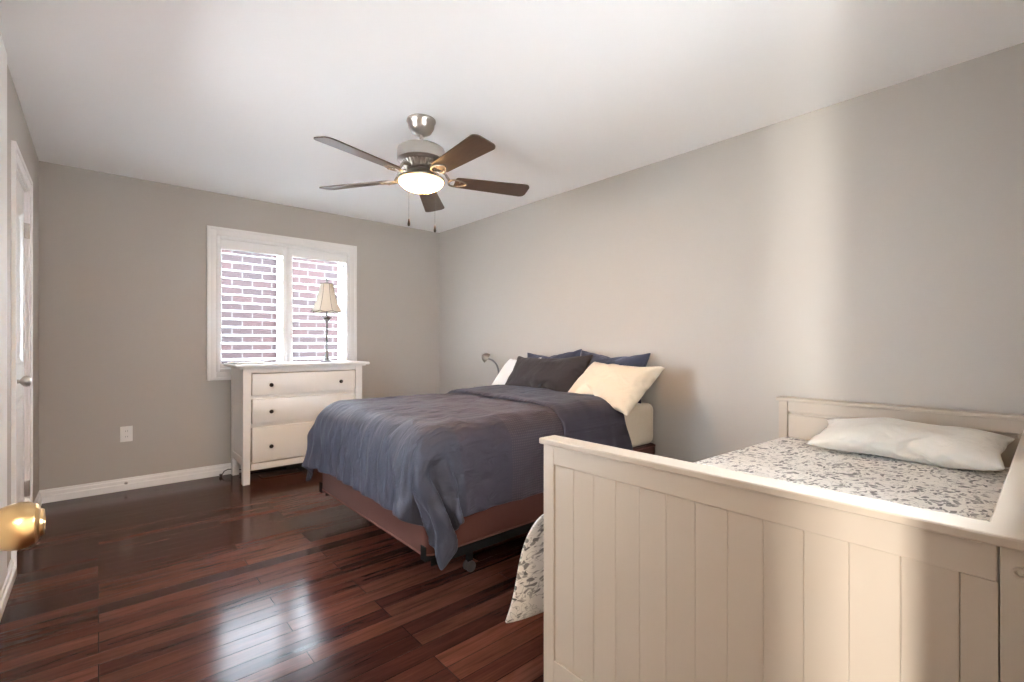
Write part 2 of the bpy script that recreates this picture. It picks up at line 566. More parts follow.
# ---- doors
def door_slab(xf, y0, y1, z1, thick, panels):
    """slab whose panelled face is at x = xf and looks towards +X"""
    bm = BM()
    add_box(bm, xf - thick, xf - .008, y0, y1, .012, z1)
    ys = [y0, y0 + .105, y1 - .105, y1]
    add_box(bm, xf - .008, xf, ys[0], ys[1], .012, z1, .001)
    add_box(bm, xf - .008, xf, ys[2], ys[3], .012, z1, .001)
    zs = [.012] + [z for p in panels for z in p] + [z1]
    for k in range(0, len(zs), 2):
        add_box(bm, xf - .008, xf, ys[1], ys[2], zs[k], zs[k + 1], .001)
    for (a, b) in panels:
        add_prism(bm, [(xf - .008, ys[1]), (xf - .008, ys[1] + .035), (xf + .003, ys[1] + .012), (xf + .001, ys[1])], 'XY', a, b)
        add_prism(bm, [(xf - .008, ys[2]), (xf - .008, ys[2] - .035), (xf + .003, ys[2] - .012), (xf + .001, ys[2])], 'XY', a, b)
        add_prism(bm, [(xf - .008, a), (xf - .008, a + .035), (xf + .003, a + .012), (xf + .001, a)], 'XZ', ys[1], ys[2])
        add_prism(bm, [(xf - .008, b), (xf - .008, b - .035), (xf + .003, b - .012), (xf + .001, b)], 'XZ', ys[1], ys[2])
        add_box(bm, xf - .008, xf - .002, ys[1] + .06, ys[2] - .06, a + .06, b - .06, .004)
    return bm

def knob_bm(x, y, z, big=1.0):
    bm = BM()
    add_lathe(bm, [(0, 0), (.032 * big, 0), (.033 * big, .004), (.026 * big, .010), (.012 * big, .013), (.011 * big, .026), (.016 * big, .030)], (x, y, z), 'X', 28)
    return bm

door1 = struct('door_1', door_slab(LX - .012, D0 + .014, D1 - .014, 2.04, .035, [(.21, .84), (1.02, 1.90)]), M['trim'], 'white two-panel closet door', smooth=30)
bm = BM()
add_lathe(bm, [(0, 0), (.031, 0), (.032, .004), (.024, .010), (.011, .014), (.010, .030), (.018, .036), (.026, .044), (.0285, .054), (.026, .064), (.017, .071), (0, .073)], (LX - .012, 3.468, .945), 'X', 28)
obj('door_knob', bm, M['nickel'], door1, 40)['label'] = 'brushed nickel closet door knob'
for z in (1.81, .275):
    bm = BM()
    add_lathe(bm, [(0, -.045), (.0065, -.045), (.0065, .045), (0, .045)], (LX + .005, D1 - .013, z), 'Z', 12)
    add_box(bm, LX - .012, LX + .001, D1 - .030, D1 - .001, z - .044, z + .044, .001)
    obj('hinge', bm, M['nickel'], door1, 40)

door2 = struct('door_2', door_slab(-.118, .03, .865, 2.03, .035, [(.21, .84), (1.02, 1.90)]), M['trim'], 'white entry door standing open beside the camera', smooth=30)
bm = BM()
add_lathe(bm, [(0, 0), (.032, 0), (.033, .003), (.028, .008), (.013, .011), (.012, .022), (.017, .026), (.0235, .031), (.0265, .040), (.0275, .048), (.0265, .055), (.0235, .060),
               (.0235, .0615), (.0215, .0635), (.0185, .0650), (.0165, .0655), (.0150, .0685), (.0105, .0690), (.0095, .0675), (0, .0675)], (-.118, .805, .921), 'X', 48)
obj('door_knob', bm, M['brass'], door2, 35)['label'] = 'satin brass entry door knob with turn button'
for z in (1.81, 1.03, .275):
    bm = BM()
    add_lathe(bm, [(0, -.045), (.0065, -.045), (.0065, .045), (0, .045)], (-.113, .024, z), 'Z', 12)
    obj('hinge', bm, M['nickel'], door2, 40)

# ---- window, its shutters and what stands outside
bm = BM()
casing_frame(bm, lambda a, b, c, d, e, f: (a, b, BY - f, BY - e, c, d), W0X, W1X, W0Z, W1Z, .07, .020, bottom=True)
add_box(bm, W0X, W1X, BY, BY + .2, W0Z, W0Z + .012)
add_box(bm, W0X, W1X, BY, BY + .2, W1Z - .012, W1Z)
add_box(bm, W0X, W0X + .012, BY, BY + .2, W0Z + .012, W1Z - .012)
add_box(bm, W1X - .012, W1X, BY, BY + .2, W0Z + .012, W1Z - .012)
win = struct('window_1', bm, M['trim'], 'white cased window over the dresser', smooth=30)
bm = BM()
fy0, fy1 = BY + .115, BY + .155
for a in ((W0X + .012, W0X + .052), (W1X - .052, W1X - .012), (1.327, 1.377)):
    add_box(bm, a[0], a[1], fy0, fy1, W0Z + .012, W1Z - .012, .003)
add_box(bm, W0X + .052, W1X - .052, fy0, fy1, W0Z + .012, W0Z + .052, .003)
add_box(bm, W0X + .052, W1X - .052, fy0, fy1, W1Z - .052, W1Z - .012, .003)
obj('window_frame', bm, M['trim'], win, 30)
obj('window_pane', boxes((W0X + .05, 1.33, fy0 + .017, fy0 + .021, W0Z + .05, W1Z - .05)), M['glass'], win)
obj('window_pane', boxes((1.375, W1X - .05, fy0 + .017, fy0 + .021, W0Z + .05, W1Z - .05)), M['glass'], win)

# second window: added out of view to brighten the room from the left
bm = BM()
casing_frame(bm, lambda a, b, c, d, e, f: (LX + e, LX + f, a, b, c, d), V0, V1, VZ0, VZ1, .07, .018, bottom=True)
fill_win_left = struct('window_2', bm, M['trim'], 'added white cased fill-light window in the left wall between the doors', smooth=30)
bm = BM()
for a in ((V0, V0 + .04), (V1 - .04, V1), ((V0 + V1) / 2 - .025, (V0 + V1) / 2 + .025)):
    add_box(bm, LX - .10, LX - .06, a[0], a[1], VZ0, VZ1, .003)
for a in ((VZ0, VZ0 + .04), (VZ1 - .04, VZ1)):
    add_box(bm, LX - .10, LX - .06, V0 + .04, V1 - .04, a[0], a[1], .003)
obj('window_frame', bm, M['trim'], fill_win_left, 30)
obj('window_pane', boxes((LX - .082, LX - .078, V0 + .03, V1 - .03, VZ0 + .03, VZ1 - .03)), M['glass'], fill_win_left)

# third window: added behind the camera as frontal fill light
bm = BM()
casing_frame(bm, lambda a, b, c, d, e, f: (a, b, e, f, c, d), U0, U1, UZ0, UZ1, .07, .018, bottom=True)
fill_win_front = struct('window_3', bm, M['trim'], 'added white cased fill-light window in the front wall behind the daybed', smooth=30)
bm = BM()
for a in ((U0, U0 + .04), (U1 - .04, U1), ((U0 + U1) / 2 - .025, (U0 + U1) / 2 + .025)):
    add_box(bm, a[0], a[1], -.10, -.06, UZ0, UZ1, .003)
for a in ((UZ0, UZ0 + .04), (UZ1 - .04, UZ1)):
    add_box(bm, U0 + .04, U1 - .04, -.10, -.06, a[0], a[1], .003)
obj('window_frame', bm, M['trim'], fill_win_front, 30)
obj('window_pane', boxes((U0 + .03, U1 - .03, -.082, -.078, UZ0 + .03, UZ1 - .03)), M['glass'], fill_win_front)

# shutter frame fixed in the opening: L profile
bm = BM()
sy0, sy1 = BY - .012, BY + .040
fx0, fx1, fz0, fz1 = W0X + .001, W1X - .001, W0Z + .001, W1Z - .001
add_box(bm, fx0, fx0 + .028, sy0, sy1, fz0, fz1, .003)
add_box(bm, fx1 - .028, fx1, sy0, sy1, fz0, fz1, .003)
add_box(bm, fx0 + .028, fx1 - .028, sy0, sy1, fz0, fz0 + .028, .003)
add_box(bm, fx0 + .028, fx1 - .028, sy0, sy1, fz1 - .028, fz1, .003)
obj('shutter_frame', bm, M['shutter'], win, 30)

def make_shutter(x0, x1, ox0, ox1, label):
    oz0, oz1 = .962, 1.962
    zb, zt = fz0 + .030, fz1 - .030
    y0, y1 = BY - .006, BY + .022
    t = thing('window_shutter', label, 'shutter', ((x0 + x1) / 2, BY, zb), group='louvered window shutters')
    cx = (x0 + x1) / 2
    bm = BM()
    L = lambda a, b, c, d: add_box(bm, a - cx, b - cx, y0 - BY, y1 - BY, c - zb, d - zb, .002)
    L(x0, ox0, zb, zt); L(ox1, x1, zb, zt); L(ox0, ox1, zb, oz0); L(ox0, ox1, oz1, zt)
    obj('panel_frame', bm, M['shutter'], t, 30)
    n = 14
    pitch = (oz1 - oz0) / n
    for k in range(n):
        bm = BM()
        zc = oz0 + pitch * (k + .5)
        prof = []
        for q in range(16):
            a = 2 * PI * q / 16
            u, v = .0375 * math.cos(a), .0055 * math.sin(a)
            th = math.radians(15)
            prof.append(((y0 + y1) / 2 - BY + u * math.cos(th) - v * math.sin(th), zc - zb + u * math.sin(th) + v * math.cos(th)))
        add_prism(bm, prof, 'YZ', ox0 + .001 - cx, ox1 - .001 - cx)
        obj('louver', bm, M['shutter'], t, 50)
    return t
make_shutter(fx0 + .030, 1.3405, .803, 1.300, 'white louvered window shutter on the closet door side, with no lamp before it')
make_shutter(1.3425, fx1 - .030, 1.386, 1.900, 'white louvered window shutter directly behind the table lamp')

# outside: neighbouring house
struct('ground', boxes((-6, 14, BY + .3, 30, -.4, -.3)), M['ground'], 'pale paving outside the window')
nb = struct('wall_neighbour', boxes((-3.0, 2.72, 7.1, 7.35, -.3, 2.42)), M['brick'], 'red brick wall of the house next door')
obj('trim_board', boxes((1.86, 2.02, 7.06, 7.1, -.3, 2.42), (-3.0, 2.72, 7.02, 7.38, 2.42, 2.50)), M['siding'], nb)

# ---- small wall fittings
t = thing('wall_outlet', 'white duplex wall outlet on the back wall above the baseboard', 'outlet', (.164, BY, .436))
bm = BM(); add_box(bm, -.038, .038, -.006, -.0003, -.060, .060, .003)
obj('cover_plate', bm, M['plastic'], t, 40)
for z in (.022, -.022):
    bm = BM(); add_box(bm, -.017, .017, -.0085, -.006, z - .014, z + .014, .003)
    s = obj('socket', bm, M['plastic'], t, 40)
    bm = BM()
    for x in (-.006, .006):
        add_box(bm, x - .001, x + .001, -.0092, -.0085, z - .003, z + .006)
    obj('slots', bm, M['black'], s)
t = thing('cable_jack', 'small metal cable jack set into the back baseboard below the outlet', 'cable jack', (.162, BY - .0136, .056))
bm = BM(); add_lathe(bm, [(0, 0), (.012, 0), (.011, -.003), (.006, -.004)], (0, 0, 0), 'Y', 20)
obj('collar', bm, M['nickel'], t, 40)
bm = BM(); add_lathe(bm, [(0, -.004), (.0048, -.004), (.0048, -.013), (.002, -.014), (0, -.014)], (0, 0, 0), 'Y', 16)
obj('socket', bm, M['pewter'], t, 40)

# ------------------------------------------------------------------ ceiling fan
FX, FY = 1.418, 2.431
fan = thing('ceiling_fan', 'five-blade brushed nickel ceiling fan with lit bowl lamp', 'ceiling fan', (FX, FY, CH))
bm = BM(); add_lathe(bm, [(0, 0), (.083, 0), (.084, -.010), (.078, -.016), (.074, -.045), (.058, -.072), (.030, -.086), (.022, -.090), (0, -.090)], seg=40)
obj('canopy', bm, M['nickel'], fan, 40)
bm = BM(); add_lathe(bm, [(0, -.088), (.011, -.088), (.011, -.150), (.022, -.152), (.024, -.165), (0, -.165)], seg=20)
obj('downrod', bm, M['nickel'], fan, 40)
bm = BM(); add_lathe(bm, [(0, -.150), (.06, -.152), (.115, -.160), (.134, -.172), (.138, -.184), (.138, -.238), (.130, -.246), (.112, -.252), (.104, -.262), (.088, -.286), (.076, -.292), (0, -.292)], seg=48)
hs = obj('motor_housing', bm, M['nickel'], fan, 40)
bm = BM()
for k in range(30):
    a = 2 * PI * k / 30
    p = Vector((math.cos(a), math.sin(a), 0))
    add_tube(bm, [p * .112 + Vector((0, 0, -.2535)), p * .089 + Vector((0, 0, -.2865))], .0042, 6)
obj('cooling_rib', bm, M['nickel'], hs, 60)
bm = BM(); add_lathe(bm, [(0, -.290), (.070, -.291), (.082, -.296), (.086, -.306), (.066, -.312), (.058, -.322), (.082, -.330), (.118, -.338), (.134, -.346), (.137, -.354), (.130, -.357), (0, -.352)], seg=48)
obj('light_fitter', bm, M['nickel'], fan, 40)
bm = BM(); add_lathe(bm, [(.128, -.352), (.130, -.357), (.122, -.373), (.104, -.389), (.078, -.402), (.044, -.411), (.014, -.414), (0, -.4145)], seg=48, caps=False)
obj('glass_bowl', bm, M['bulb'], fan, 180)['label'] = 'glowing frosted glass bowl'

BA, BZ = -21, -.351
def blade_bm():
    bm = BM()
    out = []
    r0, r1 = .200, .664
    hw0, hw1 = .052, .070
    n = 8
    def corner(cx, cy, rr, a0):
        return [(cx + rr * math.cos(a0 + PI / 2 * q / n), cy + rr * math.sin(a0 + PI / 2 * q / n)) for q in range(n + 1)]
    out += corner(r1 - .035, hw1 - .035, .035, 0)
    out += corner(r0 + .018, hw0 - .018, .018, PI / 2)
    out += corner(r0 + .018, -hw0 + .018, .018, PI)
    out += corner(r1 - .035, -hw1 + .035, .035, 1.5 * PI)
    add_prism(bm, out, 'XY', -.003, .003)
    bmesh.ops.rotate(bm, verts=bm.verts[:], cent=(0, 0, 0), matrix=Matrix.Rotation(math.radians(-12), 3, 'X'))
    return bm
def bracket_bm():
    bm = BM()
    rot = Matrix.Rotation(math.radians(-12), 3, 'X')
    add_tube(bm, [(.086, 0, .052), (.110, 0, .056), (.140, 0, .046), (.158, 0, .020), (.172, 0, .0)], [.010, .010, .009, .008, .007], 8)
    # open loop under the blade root
    pts = []
    for q in range(25):
        a = 2 * PI * q / 24
        pts.append((.215 + .055 * math.cos(a), .030 * math.sin(a) * (1.15 - .35 * math.cos(a)), -.006))
    add_tube(bm, [rot @ Vector(p) for p in pts], .0055, 8)
    for y in (-.024, .024):
        bmesh.ops.create_uvsphere(bm, u_segments=8, v_segments=6, radius=.006, matrix=Matrix.Translation(rot @ Vector((.225, y, -.010))))
    return bm
b0 = obj('blade', blade_bm(), M['walnut'], fan, 30)
br0 = obj('blade_bracket', bracket_bm(), M['dull_nickel'], b0, 40)
b0.location = (0, 0, BZ + .012)
b0.rotation_euler = (0, 0, math.radians(BA))
for k in range(1, 5):
    b = copy_tree(b0, fan)
    b.rotation_euler = (0, 0, math.radians(BA + 72 * k))
def pull_chain(x, y, z1, toplabel):
    bm = BM()
    add_tube(bm, [(x, y, -.318), (x, y, z1)], .0006, 6)
    z = -.33
    while z > z1:
        bmesh.ops.create_icosphere(bm, subdivisions=1, radius=.0011, matrix=Matrix.Translation((x, y, z)))
        z -= .006
    c = obj('pull_chain', bm, M['knob'], fan, 60)
    bm = BM()
    add_lathe(bm, [(0, z1 + .002), (.003, z1), (.005, z1 - .012), (.0075, z1 - .028), (.0075, z1 - .036), (.004, z1 - .041), (0, z1 - .042)], (x, y, 0), 'Z', 14)
    obj('pull_knob', bm, M['knob'], c, 50)
c_, s_ = math.cos(math.radians(41.1)), math.sin(math.radians(41.1))
pull_chain(-.072 * c_, .072 * s_, -.575, '')
pull_chain(.080 * c_, -.080 * s_, -.612, '')

# ------------------------------------------------------------------ dresser and what is on it
DX0, DX1, DY0, DY1 = .871, 1.862, 4.272, 4.725
dr = thing('dresser', 'white three-drawer dresser under the window', 'dresser', (DX0, DY0, 0))
W, D = DX1 - DX0, DY1 - DY0
bm = BM(); add_box(bm, -.058, W + .058, -.045, D + .006, .945, .970, .009, 3)
obj('top', bm, M['furniture'], dr, 40)
bm = BM()
add_box(bm, -.030, W + .030, -.018, D, .934, .945, .004)
add_box(bm, .004, .018, .06, D - .055, .16, .934)             # side panels, set in
add_box(bm, W - .018, W - .004, .06, D - .055, .16, .934)
add_box(bm, .0, .022, .06, D - .055, .86, .934)
add_box(bm, .0, .022, .06, D - .055, .155, .215)
add_box(bm, W - .022, W, .06, D - .055, .86, .934)
add_box(bm, W - .022, W, .06, D - .055, .155, .215)
add_box(bm, .06, W - .06, .006, .04, .900, .934)              # rails between the drawers
add_box(bm, .06, W - .06, .026, .04, .685, .712)
add_box(bm, .06, W - .06, .026, .04, .455, .482)
add_box(bm, .06, W - .06, .004, .04, .112, .162)
add_box(bm, .06, W - .06, .36, .37, .15, .934)
obj('carcass', bm, M['furniture'], dr)
for x, y in ((0, 0), (W - .062, 0), (0, D - .06), (W - .062, D - .06)):
    bm = BM()
    add_box(bm, x, x + .062, y, y + .06, 0, .934, .002)
    for v in bm.verts:
        if v.co.z < .1:
            v.co.x += (-.012 if v.co.x > x + .03 else 0) if x < .1 else (.012 if v.co.x < x + .03 else 0)
    obj('leg', bm, M['furniture'], dr)
for z0, z1 in ((.708, .898), (.478, .690), (.164, .460)):
    bm = BM()
    add_box(bm, .068, W - .068, .004, .34, z0 + .007, z1 - .007, .002)
    d = obj('drawer', bm, M['furniture'], dr, 40)
    for x in (.205, W - .205):
        bm = BM()
        zc = (z0 + z1) / 2 - (.02 if z1 < .5 else 0.005)
        add_lathe(bm, [(0, .008), (.009, .008), (.007, .000), (.007, -.010), (.014, -.016), (.0165, -.021), (.015, -.027), (.008, -.031), (0, -.032)], (x, 0, zc), 'Y', 20)
        obj('knob', bm, M['knob'], d, 50)

lamp = thing('table_lamp', 'slim pewter table lamp with beige bell shade on the dresser', 'lamp', (1.617, 4.50, .970))
bm = BM(); add_lathe(bm, [(0, 0), (.056, 0), (.057, .006), (.054, .011), (.040, .013), (.030, .018), (.018, .022), (0, .022)], seg=32)
obj('base', bm, M['pewter'], lamp, 40)
bm = BM(); add_lathe(bm, [(0, .020), (.016, .022), (.021, .032), (.017, .045), (.019, .055), (.014, .066), (.011, .085), (.0085, .10), (.0085, .36), (.011, .365), (.018, .380), (.021, .392), (.015, .402), (.011, .408), (.017, .415), (.009, .425), (.008, .56), (.004, .57), (.004, .735), (0, .735)], seg=20)
st = obj('stem', bm, M['pewter'], lamp, 40)
bm = BM()
for k in range(8):                    # leaf collar, tips curling outwards
    a = 2 * PI * k / 8
    p = Vector((math.cos(a), math.sin(a), 0)); q = Vector((-math.sin(a), math.cos(a), 0))
    rows = [(.012, .388, .008), (.026, .400, .011), (.040, .416, .010), (.052, .422, .005), (.058, .416, .001)]
    vs = []
    for r, z, w in rows:
        vs.append([bm.verts.new(p * r + q * s + Vector((0, 0, z + dz))) for s, dz in ((-w, 0), (0, -.003), (w, 0))])
    for A, B in zip(vs[:-1], vs[1:]):
        for i in range(2):
            bm.faces.new((A[i], A[i + 1], B[i + 1], B[i]))
lf = obj('leaf_collar', bm, M['pewter'], st, 60)
md = lf.modifiers.new('thickness', 'SOLIDIFY'); md.thickness = .002
bm = BM()                             # bell shade with eight ribs and scalloped hem
segs, rows = 64, 14
grid = []
for i in range(rows + 1):
    t_ = i / rows
    rr = .062 + (.138 - .062) * (t_ ** 1.9 * .75 + t_ * .25)
    ring = []
    for k in range(segs):
        a = 2 * PI * k / segs
        f = abs(math.sin(4 * a))
        r = rr * (1 - .045 * f)
        z = .730 - .255 * t_ - (.012 * f * t_ ** 6)
        ring.append(bm.verts.new((r * math.cos(a), r * math.sin(a), z)))
    grid.append(ring)
for A, B in zip(grid[:-1], grid[1:]):
    for k in range(segs):
        bm.faces.new((A[k], A[(k + 1) % segs], B[(k + 1) % segs], B[k]))
sh = obj('lamp_shade', bm, M['shade'], lamp, 60)
md = sh.modifiers.new('thickness', 'SOLIDIFY'); md.thickness = .003
bm = BM()
for k in range(8):
    a = 2 * PI * k / 8
    pts = []
    for i in range(rows + 1):
        t_ = i / rows
        rr = .0625 + (.1385 - .0625) * (t_ ** 1.9 * .75 + t_ * .25)
        pts.append((rr * math.cos(a), rr * math.sin(a), .730 - .255 * t_))
    add_tube(bm, pts, .0017, 6)
for t_ in (0.0, 1.0):
    pts = []
    for k in range(65):
        a = 2 * PI * k / 64
        f = abs(math.sin(4 * a))
        rr = (.0625 if t_ == 0 else .1385) * (1 - .045 * f)
        pts.append((rr * math.cos(a), rr * math.sin(a), .730 - .255 * t_ - .012 * f * t_))
    add_tube(bm, pts, .0022, 6)
obj('shade_trim', bm, mat('brown_braid', (0.16, 0.11, 0.07), .8), sh, 60)
bm = BM()
for k in range(3):
    a = 2 * PI * k / 3
    add_tube(bm, [(0, 0, .728), (.060 * math.cos(a), .060 * math.sin(a), .728)], .0015, 6)
obj('shade_spider', bm, M['pewter'], sh)
bm = BM(); add_lathe(bm, [(0, .733), (.006, .735), (.004, .745), (.010, .756), (.012, .766), (.009, .776), (.003, .783), (0, .785)], seg=16)
obj('finial', bm, M['pewter'], lamp, 50)

tr = thing('serving_plate', 'thin pale rectangular plate lying on the dresser beside the window casing', 'plate', (.955, 4.50, .970), math.radians(4))
bm = BM(); add_box(bm, -.115, .115, -.13, .13, .0005, .010, .003)
obj('plate', bm, M['paper'], tr, 40)
bm = BM()
for a in ((-.122, .122, -.137, -.128), (-.122, .122, .128, .137), (-.122, -.113, -.128, .128), (.113, .122, -.128, .128)):
    add_box(bm, a[0], a[1], a[2], a[3], .006, .014, .002)
obj('rim', bm, M['furniture'], tr, 40)

# black flex behind the dresser leg and the floor register below
bm = BM()
add_tube(bm, [(.79, 4.690, .006), (.80, 4.692, .020), (.815, 4.70, .042), (.845, 4.705, .052), (.89, 4.71, .046), (.95, 4.70, .03), (1.02, 4.68, .008), (1.10, 4.66, .006), (1.3, 4.65, .006)], .0042, 8)
cd = tag(obj('power_cord', bm, M['black'], None, 60), 'black power cord curling out behind the left dresser leg', 'cord')
bm = BM(); add_box(bm, -.009, .009, -.016, .012, 0, .026, .003)
pg = obj('plug', bm, M['black'], cd, 40, (.787, 4.688, 0))
vt = thing('floor_register', 'flat brown metal floor register under the dresser', 'floor vent', (1.20, 4.46, 0))
bm = BM()
for a in ((-.16, .16, -.07, -.055), (-.16, .16, .055, .07), (-.16, -.145, -.055, .055), (.145, .16, -.055, .055)):
    add_box(bm, a[0], a[1], a[2], a[3], .0003, .006, .002)
obj('frame', bm, M['vent'], vt, 40)
bm = BM()
for k in range(19):
    x = -.135 + .015 * k
    add_box(bm, x - .004, x + .004, -.055, .055, .0003, .004)
obj('grille', bm, M['vent'], vt)


